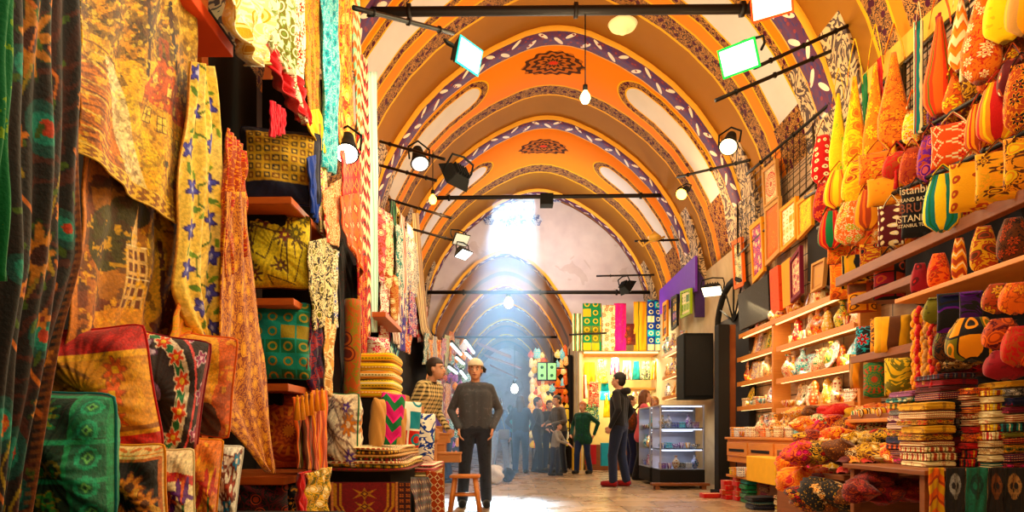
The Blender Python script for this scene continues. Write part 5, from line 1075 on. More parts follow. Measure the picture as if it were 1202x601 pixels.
# dark corner with bags
slab('dark_backing', 'plain black backing sheet behind the dark bags at the right edge', 'cloth', [(1090,330), (1230,280), (1230,470), (1090,450)], RP(3.2), .03, plain('black backing', (12,8,12)))  # plain near-black slab behind the bags
g = 'dark bags above the stacks at the right edge'
for k, (px, py, w, h, cc, kd, typ, nm) in enumerate(((1098, 364, 26, 30, ('olive','black','gold'), 'plain', 'pouch', 'olive round cap-like'), (1116, 366, 28, 44, ('navy','purple','black'), 'patch', 'tote', 'navy and violet sequinned'), (1140, 362, 24, 40, ((60,10,90),'black','purple'), 'damask', 'tote', 'deep violet'), (1172, 350, 34, 34, ('rust','gold','brown'), 'floral', 'pouch', 'rust brown gathered'), (1192, 350, 34, 36, ('orange','amber','rust'), 'floral', 'pouch', 'orange gathered'), (1142, 398, 56, 50, ('olive','black','amber'), 'patch', 'pouch', 'large black and amber flowered'), (1176, 392, 40, 36, ('rust','maroon','orange'), 'damask', 'pouch', 'maroon pleated'), (1196, 406, 36, 46, ('red','rust','orange'), 'damask', 'pouch', 'scarlet and orange'), (1112, 404, 30, 40, ('black','brown','olive'), 'damask', 'pouch', 'black brocade'), (1180, 428, 44, 34, ('crimson','maroon','rust'), 'plain', 'pouch', 'dull crimson sagging'))):
    bag(px, py, w, h, YR(px, 2.7), typ, kd, 9, cc, nm+' bag among the dark bags at the right edge', g, 8, R(-28))
for k, (px, py, c1) in enumerate(((1140, 431, ('black','tan','grey')), (1120, 436, ('tan','black','cream')), (1150, 440, ('maroon','red','black')))):
    Y = 4.5; p = P(px, py, Y); put('folded_shawl', folded(.34, .3, .06, 'damask', 16), p, .1, 1, c1, f'{c1[0]} and {c1[1]} rumpled shawl, lying loose on top of the tall dark stack', 'shawl', 'loose shawls on the dark stack')
# --- heap of slippers, scarves and bundles
t = thing('heap_table', (1.95, 4.7, 0), 'low brown table under the heap of red and gold bundles', 'table'); boxo('table_top', .52, 1.32, .32, .9, .52, .56, M_board, t); boxo('table_body', .56, 1.3, .38, .88, 0, .52, M_board, t)
tag(boxo('heap_riser', 2.5, 3.28, 5.65, 6.35, 0, .72, M_board), 'brown box step behind the heap of bundles', 'step')
tag(boxo('side_bench', 2.42, 2.9, 5.62, 5.64+.0, 0, .05, M_board), 'thin board on the floor at the foot of the heap of bundles', 'board')
def knot_mesh(seed, kind, s):
    r = random.Random(seed); n = 26; m = 16; V = np.empty((m, n, 3)); UV = np.empty((m, n, 2)); p1, p2 = r.random()*6, r.random()*6
    for j in range(m):
        q = j/(m-1)*PI
        for k in range(n):
            a = 2*PI*k/n; rr = 1+.2*math.sin(3*a+p1+q*2)+.12*math.sin(5*q+p2+a*2)+.07*math.sin(9*a+q*7+p2)+.05*math.sin(11*q+a*4); x = math.sin(q)*math.cos(a)*rr*.5; y = math.sin(q)*math.sin(a)*rr*.4; z = -math.cos(q)*(1+.1*math.sin(a*4+p2))*.3
            V[j, k] = (x, y, z+.3); UV[j, k] = (a*.1, q*.1)
    me = gridmesh('bundle', V, UV, wrapu=True); me.materials.append(fab(kind, s)); me.polygons.foreach_set('use_smooth', [True]*len(me.polygons)); return me
def slipper_mesh(kind, s):
    n = 18; m = 20; V = np.empty((m, n, 3)); UV = np.empty((m, n, 2))
    for j in range(m):
        q = j/(m-1); x = (q-.5)*1.0; w = .17*math.sin(min(1, .12+q*.95)*PI)**.45+.02; hgt = .10+.16*math.exp(-((q-.62)/.2)**2); lift = .16*max(0, q-.82)/.18
        for k in range(n): a = 2*PI*k/n; V[j, k] = (x, w*math.cos(a), lift+hgt*(.5+.5*math.sin(a))*(.35+.65*w/.19)); UV[j, k] = (x*.3, a*.05)
    me = gridmesh('slipper', V, UV, wrapu=True); me.materials.append(fab(kind, s)); me.polygons.foreach_set('use_smooth', [True]*len(me.polygons)); return me
KM = [knot_mesh(k, kd, s) for k, (kd, s) in enumerate((('floral', 12), ('damask', 12), ('damask', 20), ('floral', 22), ('plain', 8)))]; SL = [slipper_mesh('plain', 8), slipper_mesh('dots', 30)]
hp = [('red','orange','gold'), ('orange','amber','red'), ('cream','green','red'), ('rust','gold','cream'), ('crimson','orange','pink'), ('maroon','rust','gold'), ('gold','brown','cream'), ('black','gold','red'), ('amber','red','cream'), ('brown','amber','cream')]
r = random.Random(12); used = {}
def blob(px, py, Y, wp, lbl, cols, mesh, name, cat, g, rot=None):
    s = wp*Y/F; o = bpy.data.objects.new(name, mesh); C.objects.link(o); o.location = P(px, py, Y); o.rotation_euler = rot or (r.uniform(-.3, .3), r.uniform(-.3, .3), r.uniform(0, 6)); o.scale = (s, s, s); tint(o, *cols); return tag(o, lbl, cat, g)
g = 'knotted scarf bundles of the right-hand heap'
rows = [(494, 935, 1075, 10, 6.6, 26, 'top'), (510, 940, 1085, 9, 6.2, 30, 'second'), (527, 946, 1095, 9, 5.8, 32, 'third'), (546, 940, 1092, 8, 5.45, 34, 'fourth'), (560, 932, 985, 4, 5.9, 36, 'fifth'), (578, 938, 990, 4, 5.6, 38, 'sixth'), (600, 945, 990, 4, 5.3, 42, 'lowest')]
for (py, xa, xb, n, Y, wp, rn) in rows:
    for k in range(n):
        px = xa+(xb-xa)*(k+.5*r.random())/max(1, n-.5); c = hp[r.randrange(len(hp))]; Yk = Y-.0022*(px-935)*(2.0)
        blob(px, py+r.uniform(-3, 3), max(4.7, Yk), wp*r.uniform(1.05, 1.5), f'{c[0]} and {c[1]} knotted bundle, {ORD[k]} from the left in the {rn} row of the heap', c, KM[r.randrange(5)], 'scarf_bundle', 'scarf bundle', g)
g = 'slippers lying on the heap table'
for k in range(16):
    px = 990+(k % 8)*12.5+r.uniform(-3, 3); py = 556-(k//8)*12; c = [('red','gold'), ('crimson','amber'), ('rust','cream'), ('maroon','rust'), ('amber','red')][k % 5]
    blob(px, py, 5.0-.01*(k//8), 34, f'{c[0]} slipper with {c[1]} trim, {ORD[k % 8]} from left, {"front" if k < 8 else "back"} row on the heap table', c, SL[k % 2], 'slipper', 'slipper', g, (0, 0, 1.2+r.uniform(-.5, .5)))
for k, (px, py, h, c, nm) in enumerate(((1052, 522, 26, ('grey','white'), 'grey speckled'), (1072, 522, 30, ('amber','yellow'), 'yellow coiled'))):
    p = P(px, py+h/2, 5.3); bm = NB(); w = .06; lathe(bm, [(w*.8, 0), (w, .01), (w*.93, h*.6*5.3/F/2), (w*1.02, h*5.3/F*.6), (w*.9, h*5.3/F), (w*.5, h*5.3/F+.01)], 18, (0, 0, 0)); me = mesh_of(bm, 'rolled_scarf', fab('hstripe', 30)); o = bpy.data.objects.new('rolled_scarf', me); C.objects.link(o); o.location = p; tint(o, *c); tag(o, nm+' rolled scarf standing upright among the bundles', 'scarf')
# pale trays with rolled scarves above the heap (x 1000-1080, y 470-500)
t = thing('slanted_tray', PR(1005, 492, 2.9), 'pale tray of rolled scarves just above the heap', 'tray'); boxo('tray_base', 0, .5, -.95, .3, -.03, 0, M_shelf, t); boxo('tray_back', .48, .5, -.95, .3, 0, .2, M_shelf, t)
for k in range(8):
    p = t.location+Vector((.22+.02*(k % 2), -.85+k*.14, .045)); c = hp[(k*3+1) % len(hp)]; bm = NB(); tube(bm, [(-.2, 0, 0), (-.1, .01, .01), (0, 0, 0), (.1, .01, .01), (.2, 0, 0)], [.03, .045, .04, .045, .03], 12); me = mesh_of(bm, 'rolled', fab('stripe', 18)); o = bpy.data.objects.new('rolled_scarf', me); C.objects.link(o); o.location = p; tint(o, *c); tag(o, f'{c[0]} and {c[1]} rolled scarf, {ORD[k]} from the near end of the pale tray', 'scarf', 'rolled scarves on the pale tray')
# bottom right dark pouches
for k, (px, py) in enumerate(((1010, 588), (1040, 592), (1068, 588), (1030, 576))): blob(px, py, 4.55, 44, ['left', 'middle', 'right', 'hindmost'][k]+' dark red bundle on the floor in front of the heap table', ('maroon','crimson','rust'), KM[k % 5], 'scarf_bundle', 'scarf bundle', 'dark bundles in front of the heap table')
# --- stacks of packets and textiles on the floor
def pk(where, px, Y, n, w, d, h, seed, grp, pal, name, cat, kinds, rz=0): p = P(px, 510, Y); return stack(where, p.x, Y+d/2, 0.002, n, w, d, h, seed, grp, rz, name, cat, pal, kinds)
rw = [('cream','red','red'), ('cream','rust','red'), ('ivory','red','rust')]
def packet_stack(px, Y, n, seed, where):
    r = random.Random(seed); p = P(px, 510, Y); z = .002
    for k in range(n):
        bm = NB(); box(bm, -.13, .13, -.09, .09, 0, .062, .004); me = mesh_of(bm, 'packet', fab('patch', 9)); t = bpy.data.objects.new('boxed_packet', me); C.objects.link(t); t.location = (p.x+r.uniform(-.015, .015), Y+.1, z); t.rotation_euler = (0, 0, r.uniform(-.12, .12)); tint(t, *rw[k % 3]); tag(t, f'cream packet with red print, {ORD[k]} from the floor in the {where}', 'packet', 'packets stacked on the floor'); 
        b2 = boxo('red_label', -.09, .09, -.0915, -.0895, .016, .046, plain('packet red', (190,40,24)), t, bev=0); z += .063
packet_stack(838, 9.2, 1, 1, 'outermost stack by the column'); packet_stack(862, 9.0, 4, 2, 'middle packet stack'); packet_stack(878, 8.8, 6, 3, 'tallest packet stack')
pk('green floor pile', 893, 8.5, 7, .34, .3, .055, 50, 'textiles piled on the floor', [('green','teal','black'), ('green','black','mint'), ('teal','green','navy')], 'folded_textile', 'textile', ('hstripe', 'plain'))
pk('maroon floor pile', 918, 8.1, 8, .34, .3, .055, 51, 'textiles piled on the floor', [('maroon','brown','cream'), ('brown','rust','black'), ('wine','maroon','tan')], 'folded_textile', 'textile', ('hstripe', 'plain'))
pk('low navy floor pile', 905, 7.75, 3, .4, .3, .045, 52, 'textiles piled on the floor', [('navy','teal','cream'), ('black','navy','grey')], 'folded_textile', 'textile', ('hstripe', 'plain'))
pk('cream floor pile', 938, 7.0, 4, .3, .3, .055, 53, 'textiles piled on the floor', [('cream','olive','red'), ('gold','olive','cream')], 'folded_textile', 'textile', ('damask', 'hstripe'))
# ================================================================== MIDDLE DISTANCE
# dark column and black cabinet at the end of the right-hand shop
M_iron = plain('dark painted steel', (26,22,20), rough=.85)
def q3(name, x0, x1, y0, y1, Ya, Yb, mat, label, cat, **k):
    a = P(x0, y0, Ya); b_ = P(x1, y1, Ya); o = boxo(name, a.x, b_.x, Ya, Yb, b_.z, a.z, mat, **k); return tag(o, label, cat)
t = thing('steel_column', (3.02, 10.0, 0), 'dark steel column separating the glass display case from the lit shelves', 'column')
boxo('shaft', 0, .16, -.2, .0, 0, 2.45, M_iron, t); boxo('wooden_strip', .16, .26, -.16, 0, 0, 2.45, plain('rusty brown strip', (120,62,24)), t); boxo('foot_plate', -.05, .3, -.24, .04, 0, .06, M_iron, t)
t = thing('iron_arch_door', (3.45, 10.3, 0), 'dark arched iron doorway between the plaster pier and the black hanging cloths', 'doorway')
boxo('opening_shade_slab', .02, .1, -.6, .9, 0, 2.7, M_darkw, t)  # solid near-black slab in place of the shaded doorway opening
bm = NB(); pts = [(0, .95, 0), (0, .95, 2.6)]+[(0, .15+.8*math.cos(a*PI/12), 2.6+.62*math.sin(a*PI/12)) for a in range(1, 12)]+[(0, -.65, 2.6), (0, -.65, 0)]; tube(bm, pts, .05, 8); obj('arch_frame', bm, M_iron, t)
for k in range(5):
    bm = NB(); a = PI*(k+1)/6; tube(bm, [(0, .15, 2.6), (0, .15+.78*math.cos(a), 2.6+.6*math.sin(a))], .015, 6); obj('fanlight_bar', bm, M_iron, t)
t = thing('black_cabinet', P(820, 468, 11.4), 'black box cabinet hanging above the glass display case', 'cabinet'); w = .25
boxo('cabinet_body', -w, w, 0, .5, 0, 1.1, M_black, t, bev=.01); boxo('door_panel', -w+.03, w-.03, -.012, 0, .05, 1.05, M_iron, t, bev=.003)
# glass display case
M_glass = mk('display glass', (.9, .95, 1), rough=.03, trans=1.0)
mg = MATS['display glass'].node_tree.nodes['Principled BSDF']; mg.inputs['IOR'].default_value = 1.05
M_cool = mk('cool strip lamp', lambda b: col((225,232,255)), emit=7); M_silver = plain('brushed aluminium', (190,194,210), rough=.35, metal=.6)
def case(label, x, y, wx, wy, h, rz):
    t = thing('display_case', (x, y, 0), label, 'display case', rz=rz); boxo('case_base', 0, wx, 0, wy, .06, .30, M_iron, t)
    for i, z in enumerate((.31, .64, .97, h)):
        s_ = boxo('glass_shelf' if 0 < i < 3 else 'case_panel', .01, wx-.01, .01, wy-.01, z-.02, z, M_silver if i in (0, 3) else M_glass, t, bev=.002)
        if i: boxo('strip_lamp', .04, wx-.04, .03, .05, z-.035, z-.022, M_cool, t, bev=0)
    for (a, b_) in ((0, 0), (wx-.025, 0), (0, wy-.025), (wx-.025, wy-.025)): boxo('corner_post', a, a+.025, b_, b_+.025, .3, h, M_silver, t, bev=.002)
    boxo('front_glass', .02, wx-.02, -.004, .002, .3, h-.02, M_glass, t, bev=0)
    if rz == 0: boxo('back_panel', .01, wx-.01, wy-.012, wy-.002, .3, h, M_silver, t, bev=0)
    return t
case('nearer glass display case with cool white lamps, in front of the dark column', 2.42, 10.9, .72, .6, 1.34, 0)
case('long glass display case running back beside the woman with the backpack', 2.40, 11.6, .78, .95, 1.34, 0)
for (x, y, z, lw) in ((2.75, 11.1, 1.25, .5), (2.75, 11.1, .92, .5), (2.75, 11.1, .6, .5), (2.75, 12.1, 1.25, .5), (2.75, 12.1, .9, .5)): light('AREA', (x, y, z), (.85, .88, 1), 9, (0, -.2, -1), (lw, .05), name='case_light')
r = random.Random(8); cpal = [('purple','white','mauve'), ('white','grey','blue'), ('mauve','white','purple'), ('blue','white','teal'), ('gold','white','rust'), ('turquoise','white','blue'), ('black','white','gold')]
for i, z in enumerate((.312, .642, .972)):
    for k in range(6):
        nm = ['vase', 'trinket_box', 'bowl', 'mug'][r.randrange(4)]; c = cpal[(k*2+i*3) % 7]; put(nm, WM[nm], (2.5+k*.105, 11.08+r.uniform(-.05, .05), z), 1.57, 1.0, c, f'{c[0]} and {c[1]} {nm.replace("_", " ")}, {ORD[k]} from the left on the {["bottom", "middle", "top"][i]} glass shelf', WC[nm], 'wares in the nearer glass case')
    for k in range(4):
        nm = ['vase', 'trinket_box', 'bowl', 'figurine'][r.randrange(4)]; c = cpal[(k+i*2) % 7]; put(nm, WM[nm], (2.52, 11.8+k*.22, z), 0, 1.05, c, f'{c[0]} and {c[1]} {nm.replace("_", " ")}, {ORD[k]} from front, {["bottom", "middle", "top"][i]} shelf of the long glass case', WC[nm], 'wares in the long glass case')
t = thing('low_wooden_step', (2.25, 10.75, 0), 'low orange-brown wooden step along the foot of the glass cases', 'step'); boxo('tread', 0, .9, -.1, .1, .06, .1, M_board, t); boxo('left_foot', .05, .12, -.08, .08, 0, .06, M_board, t); boxo('right_foot', .78, .85, -.08, .08, 0, .06, M_board, t)
# purple banner and the small wares beneath
slab('purple_banner', 'large purple banner fixed along the right wall above the small bright shelves', 'banner', [(774,341), (816,300), (816,342), (774,369)], RP(3.36), .04, (plain('purple cloth', (96,24,176), rough=.6)))
q3('purple_banner_end', 816, 832, 303, 372, 12.4, 12.46, plain('shaded purple cloth', (52,14,96), rough=.6), 'purple end cloth, painted as a shaded side, turning the corner of the banner toward the viewer', 'banner')  # darker copy of the banner purple, shade put into its colour
for k, (a, b_, c, cc) in enumerate((((780,352), (785,400), 'amber', ('gold','black','rust')), ((790,345), (797,388), 'black', ('purple','black','gold')), ((801,338), (813,374), 'lime', ('lime','cream','green')))):
    framed(['narrow gold framed picture under the left end of the banner', 'black framed dark picture in the middle under the banner', 'green framed picture under the right end of the banner'][k], [(a[0], a[1]+4), (b_[0], a[1]), (b_[0], b_[1]-6), (a[0], b_[1])], 3.34, 'patch', 5, cc, c)
for k, z in enumerate((2.45, 2.0, 1.6)):
    S_ = shelf(['upper', 'middle', 'lower'][k]+' bright shelf of small wares below the purple banner', 778, 812, z, 3.1, .3, True, grp='bright shelves below the banner')
    fill(S_, f'{["upper", "middle", "lower"][k]} shelf below the banner', 'wares below the purple banner', ['figurine', 'vase', 'mug', 'plate', 'painted_tile'], 60+k, .2, .06, 1.5)
# --- far carpet shop facing the viewer
YF = 16.3
M_lit = plain('pale shop lining', (236,214,140))
t = thing('carpet_shop', (1.75, YF, 0), 'brightly lit open-fronted shop under the pale end wall, behind the people on the right', 'shop')
boxo('back_wall', 0, 1.95, .75, .8, 0, 3.1, M_lit, t); boxo('side_wall_left', -.03, .03, 0, .75, 0, 3.1, M_lit, t); boxo('counter', .1, 1.5, .1, .5, 0, .62, M_board, t); boxo('upper_shelf', .0, 1.9, -.02, .6, 2.78, 2.83, M_shelf, t)
boxo('upper_strip_lamp', .05, 1.85, -.04, -.02, 2.80, 2.84, M_led, t, bev=0); boxo('middle_shelf', .9, 1.8, .2, .7, 1.95, 2.0, M_shelf, t); boxo('corner_post', -.07, .0, -.06, .02, 0, 3.2, plain('pale post', (220,200,170)), t)
light('AREA', (2.7, YF+.1, 2.7), (1, .86, .5), 110, (0, .25, -1), (1.6, .1), name='shop_light'); light('AREA', (2.7, YF+.3, 1.9), (1, .86, .5), 50, (0, .3, -1), (1.4, .1), name='shop_light')
hc = [((684,706), (356,412), 'patch', 5, ('olive','green','gold'), 'green and gold patchwork carpet, second along the far rail'), ((707,722), (358,412), 'floral', 7, ('cream','rust','tan'), 'cream floral carpet beside the pink one on the far rail'), ((721,735), (356,412), 'plain', 8, ('pink','rose'), 'magenta pink carpet hanging on the far rail'), ((744,759), (354,412), 'stripe', 5, ('gold','amber','olive'), 'golden carpet behind the caged black lamp on the far rail'), ((760,775), (352,412), 'patch', 6, ('turquoise','blue','cream'), 'turquoise and blue carpet at the right end of the far rail'), ((733,746), (380,405), 'damask', 8, ('maroon','brown','rust'), 'small maroon rug hanging before the golden carpet'), ((672,683), (368,412), 'stripe', 9, ('green','cream','rust'), 'narrow green striped carpet, first along the far rail')]
for (x0, x1), (y0, y1), kd, s, cc, lb in hc: drape('hanging_carpet', lb, 'carpet', [(x0, y0), (x0, y1)], [(x1, y0), (x1, y1)], FP(YF-.25), fab(kd, s), cc, folds=1, amp=.02, nrm=Vector((0, 1, 0)), group='carpets on the far rail', nu=14, nv=20, sol=.015)
gm = [((684,700), (425,452), 'amber','yellow'), ((700,714), (422,450), 'yellow','amber'), ((716,728), (420,440), 'white','pink'), ((704,716), (446,470), 'turquoise','teal'), ((690,704), (448,478), 'red','crimson'), ((680,690), (440,468), 'white','rust'), ((708,722), (462,490), 'yellow','gold'), ((684,700), (474,496), 'green','mint'), ((730,742), (424,446), 'rose','white'), ((742,752), (424,446), 'teal','green'), ((752,764), (424,446), 'black','green'), ((764,776), (424,446), 'orange','yellow'), ((776,788), (424,446), 'white','black'), ((742,756), (456,474), 'cream','rose'), ((776,790), (446,470), 'rust','brown'), ((790,800), (440,470), 'brown','rust'), ((696,704), (474,494), 'teal','lime')]
for k, ((x0, x1), (y0, y1), c1, c2) in enumerate(gm):
    drape('hanging_garment', f'{c1} and {c2} garment hanging in the bright far shop, {"upper" if y0 < 430 else "lower"} row', 'garment', [(x0+2, y0), (x0, y1)], [(x1-2, y0), (x1, y1)], FP(YF+.35-.1*(k % 3)), fab(['plain', 'floral', 'stripe'][k % 3], 9 if k % 3 else 8), (c1, c2, 'cream'), folds=2, amp=.03, nrm=Vector((0, 1, 0)), group='garments in the far shop', nu=12, nv=16)
for k, (x0, x1, y0, y1, c, lb) in enumerate(((706,716,520,547, (30,160,200), 'bright blue carrier box standing by the counter of the far shop'), (672,682,526,552, (236,180,40), 'yellow carrier box at the left corner of the far shop'), (688,700,522,545, (190,30,40), 'red carrier box beside the blue one at the far shop'))):
    q3('carrier_box', x0, x1, y0, y1, 15.75, 15.95, plain(f'carrier {k}', c), lb, 'box')
# stalls either side of the lower vault: dark shelving full of little lanterns
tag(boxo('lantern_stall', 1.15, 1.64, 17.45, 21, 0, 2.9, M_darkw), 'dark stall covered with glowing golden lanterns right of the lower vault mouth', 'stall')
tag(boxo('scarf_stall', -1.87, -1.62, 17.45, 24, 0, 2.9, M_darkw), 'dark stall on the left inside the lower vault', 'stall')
ML = {}
def lant_mesh(kind):
    bm = NB()
    if kind == 0: lathe(bm, [(.01, .34), (.02, .3), (.05, .26), (.1, .2), (.12, .13), (.1, .05), (.05, 0), (.02, -.05)], 10)
    elif kind == 1: lathe(bm, [(.005, .36), (.06, .28), (.075, .22), (.085, .04), (.06, 0), (.02, -.02)], 8)
    else: lathe(bm, [(.03, 0), (.1, .04), (.12, .12), (.07, .2), (.03, .24), (.04, .27)], 10)
    return mesh_of(bm, 'lantern', M_lanp)
M_lanp = mk('glowing mosaic lantern', lambda b: b.mix(E(b, b.vor(b.uv()[2], 34).outputs['Distance']).lt(.3), b.prop('color_a'), b.prop('color_b')), rough=.3, emit=.9)
LMs = [lant_mesh(k) for k in range(3)]; r = random.Random(3); lp = [('amber','cream'), ('gold','yellow'), ('orange','amber'), ('red','amber'), ('cream','gold'), ('rust','orange'), ('yellow','white'), ('turquoise','cream')]
k = 0
for row in range(11):
    for c_ in range(10):
        px = 624+c_*4.5+r.uniform(-1.5, 1.5); py = 420+row*10.5+r.uniform(-2.5, 2.5)
        if py > 545 or (row < 2 and 3 < c_ < 7): continue
        Y = 17.35 if px > 650 else 16.9+.0*c_; c = lp[r.randrange(8)]; 
        o = put('lantern', LMs[r.randrange(3)], P(px, py, Y), 0, r.uniform(.55, .85), c, f'{c[0]} and {c[1]} lantern, {ORD[c_]} from left, {ORD[row]} row, on the lantern stall', 'lantern', 'lanterns of the lantern stall'); k += 1
for row in range(12):
    for c_ in range(5):
        px = 522+c_*7+r.uniform(-2, 2); py = 415+row*11+r.uniform(-3, 3); c = [('teal','white'), ('blue','white'), ('mauve','cream'), ('red','amber'), ('white','sky'), ('green','white'), ('purple','rose'), ('amber','red')][r.randrange(8)]
        put('lantern', LMs[r.randrange(3)], P(px, py, 17.3), 0, r.uniform(.6, 1.0), c, f'small {c[0]} and {c[1]} lantern, {ORD[c_]} from left, {ORD[row]} row, behind the checked shirt', 'lantern', 'lanterns behind the grey sweater')
t = thing('lantern_rack', (1.0, 16.95, 0), 'slim dark rack carrying the golden lanterns beside the far shop', 'rack')
for x in (-.42, .05, .5): boxo('rack_post', x, x+.03, 0, .03, 0, 3.0, M_iron, t)
for z in (.5, 1.0, 1.5, 2.0, 2.5): boxo('rack_rail', -.42, .53, .01, .03, z, z+.03, M_iron, t)
# green sign
t = thing('lit_sign', P(642, 446, 16.7), 'square pale green lit sign among the golden lanterns', 'sign'); boxo('sign_box', -.24, .24, 0, .08, -.02, .44, M_iron, t)
for sx in (-1, 1): boxo('sign_face', sx*.12-.1, sx*.12+.1, -.012, 0, .01, .41, mk('green sign face', lambda b: col((150,220,150)), emit=.8), t, bev=.002)
for sx in (-1, 1):
    for z in (.11, .31):
        bm = NB(); lathe(bm, [(.04, 0), (.04, .006)], 14); bm.transform(Matrix.Translation((sx*.12, -.014, z)) @ Matrix.Rotation(R(90), 4, 'X')); obj('sign_motif', bm, plain('sign green', (20,110,60)), t)
# fluorescent tubes and sloping canopies deep on the left
for k, (x0, y0, x1, y1, Y) in enumerate(((530,404,541,416,12.5), (546,400,556,414,13.5), (536,420,544,427,14), (547,415,556,424,14.5), (527,431,536,438,13), (552,434,560,441,15), (541,436,547,444,14))):
    t = thing('tube_lamp', P(x0, y0, Y), ['highest slanting tube lamp left of the grey sweater', 'long bright tube lamp right above the cap of the grey sweater', 'short tube lamp in the second row at the left', 'tube lamp in the second row nearest the daylight shaft', 'lowest greenish tube lamp on the left', 'lowest tube lamp on the right', 'short tube lamp in the middle of the lowest row'][k], 'lamp', 'tube lamps over the left stalls'); a = P(x1, y1, Y+1.1)-t.location
    bm = NB(); tube(bm, [(0, 0, 0), a], .028, 8); obj('tube', bm, mk('tube glow', lambda b: col((225,245,240)), emit=4), t); bm = NB(); tube(bm, [(0, 0, .05), a+Vector((0, 0, .05))], .03, 6); obj('fitting', bm, M_iron, t)
for k, (x0, x1, y0, Y) in enumerate(((560,600,402,18.2), (568,612,416,19.5), (575,608,428,21))):
    a = P(x0, y0, Y); b_ = P(x1, y0+16, Y); bm = NB(); vs = [bm.verts.new(v) for v in ((a.x, Y, a.z), (b_.x, Y, b_.z), (b_.x, Y+1.4, b_.z+.1), (a.x, Y+1.4, a.z+.1))]; bm.faces.new(vs); o = obj('stall_canopy', bm, plain('dusty pink canopy', (190,130,110)), sol=.03, smooth=False); tag(o, ['topmost', 'middle', 'lowest'][k]+' dusty pink sloping canopy seen through the daylight shaft', 'canopy', 'canopies in the lower vault')
# stool
t = thing('wooden_stool', (P(546, 0, 7.55).x, 7.55, 0), 'small honey wood stool with four splayed legs beside the grey sweater', 'stool'); M_st = wood('honey stool wood', (232,150,60), (190,100,34), rough=.45)
bm = NB(); box(bm, -.165, .165, -.13, .13, .385, .42, .01); obj('seat', bm, M_st, t, smooth=False)
for sx in (-1, 1):
    for sy in (-1, 1): bm = NB(); tube(bm, [(sx*.11, sy*.085, .39), (sx*.165, sy*.12, 0)], [.024, .02], 8); obj('leg', bm, M_st, t)
for sy in (-1, 1): bm = NB(); tube(bm, [(-.138, sy*.103, .2), (.138, sy*.103, .2)], .012, 8); obj('stretcher', bm, M_st, t)
for sx in (-1, 1): bm = NB(); tube(bm, [(sx*.138, -.1, .24), (sx*.138, .1, .24)], .012, 8); obj('stretcher', bm, M_st, t)
# bags on the floor behind the man
for k, (px, py, Y, s_, c, lb) in enumerate(((580, 552, 11.8, .34, ('white','grey'), 'crumpled white plastic bag on the floor right of the grey sweater'), (596, 560, 12.4, .26, ('black','charcoal'), 'black bag on the floor beside the white plastic bag'), (572, 540, 13.5, .3, ('mauve','white'), 'pale mauve bag on the floor far behind the grey sweater'))):
    o = blob(px, 510+CH*F/Y, Y, s_*F/Y, lb, c, KM[4], 'plastic_bag', 'bag', None, (0, 0, k)); o.scale = (s_, s_, s_*1.6)
# ================================================================== PEOPLE
M_skin = mk('skin', lambda b: b.mix(b.noise(b.ob(), 14, 3), col((200,138,108)), col((222,166,134))), rough=.55)
M_eye = plain('eye white', (225,220,214), rough=.3); M_iris = plain('dark iris', (30,18,12), rough=.2); M_lip = plain('lip', (160,80,70), rough=.5)
def cone(bm, p0, p1, r0, r1, fl=1.0, n=14):
    p0, p1 = Vector(p0), Vector(p1)
    tube(bm, [p0, p1], [r0, r1], n)
    for p, r in ((p0, r0), (p1, r1)): ball(bm, p, r, n)
def remesh(bm, vox, it=3):
    me = bpy.data.meshes.new('t'); bm.to_mesh(me); bm.free(); o = bpy.data.objects.new('t', me); C.objects.link(o)
    m = o.modifiers.new('r', 'REMESH'); m.mode = 'VOXEL'; m.voxel_size = vox; s = o.modifiers.new('s', 'SMOOTH'); s.factor = .5; s.iterations = it
    bpy.context.view_layer.update(); r = bpy.data.meshes.new_from_object(o.evaluated_get(bpy.context.evaluated_depsgraph_get())); bpy.data.objects.remove(o); return r
def hand(bm, w, fwd, out, curl=.5, sc=1.0):
    """w wrist, fwd direction of fingers, out thumb side"""
    w = Vector(w); f = Vector(fwd).normalized(); o = Vector(out); o = (o-f*o.dot(f)).normalized(); n = f.cross(o)
    pk = w+f*.085*sc
    for q in (-.026, -.009, .009, .026): cone(bm, w+f*.02+o*q*.7*sc, pk+o*q*sc, .015*sc, .013*sc, n=8)
    for k, (q, L) in enumerate(((.027, .068), (.009, .076), (-.009, .07), (-.027, .054))):
        L *= sc; a = pk+o*q*sc; b1 = a+(f*math.cos(curl*.7)+n*math.sin(curl*.7)+o*q*2)*L*.5; c1 = b1+(f*math.cos(curl*1.6)+n*math.sin(curl*1.6))*L*.5; cone(bm, a, b1, .0105, .0098, n=8); cone(bm, b1, c1, .0098, .0085, n=8)
    a = w+f*.03*sc+o*.03*sc; b1 = a+(f*.7+o*.6+n*.2)*.04*sc; c1 = b1+(f+n*.3)*.032*sc; cone(bm, a, b1, .013, .0115, n=8); cone(bm, b1, c1, .0115, .009, n=8)
def elbow(s, h, pole):
    s, h = Vector(s), Vector(h); d = h-s; L = .30; D = min(d.length, 2*L-.005); off = math.sqrt(max(0, L*L-(D/2)**2)); m = (s+h)/2; p = Vector(pole); p = (p-d.normalized()*p.dot(d.normalized())).normalized(); return m+p*off
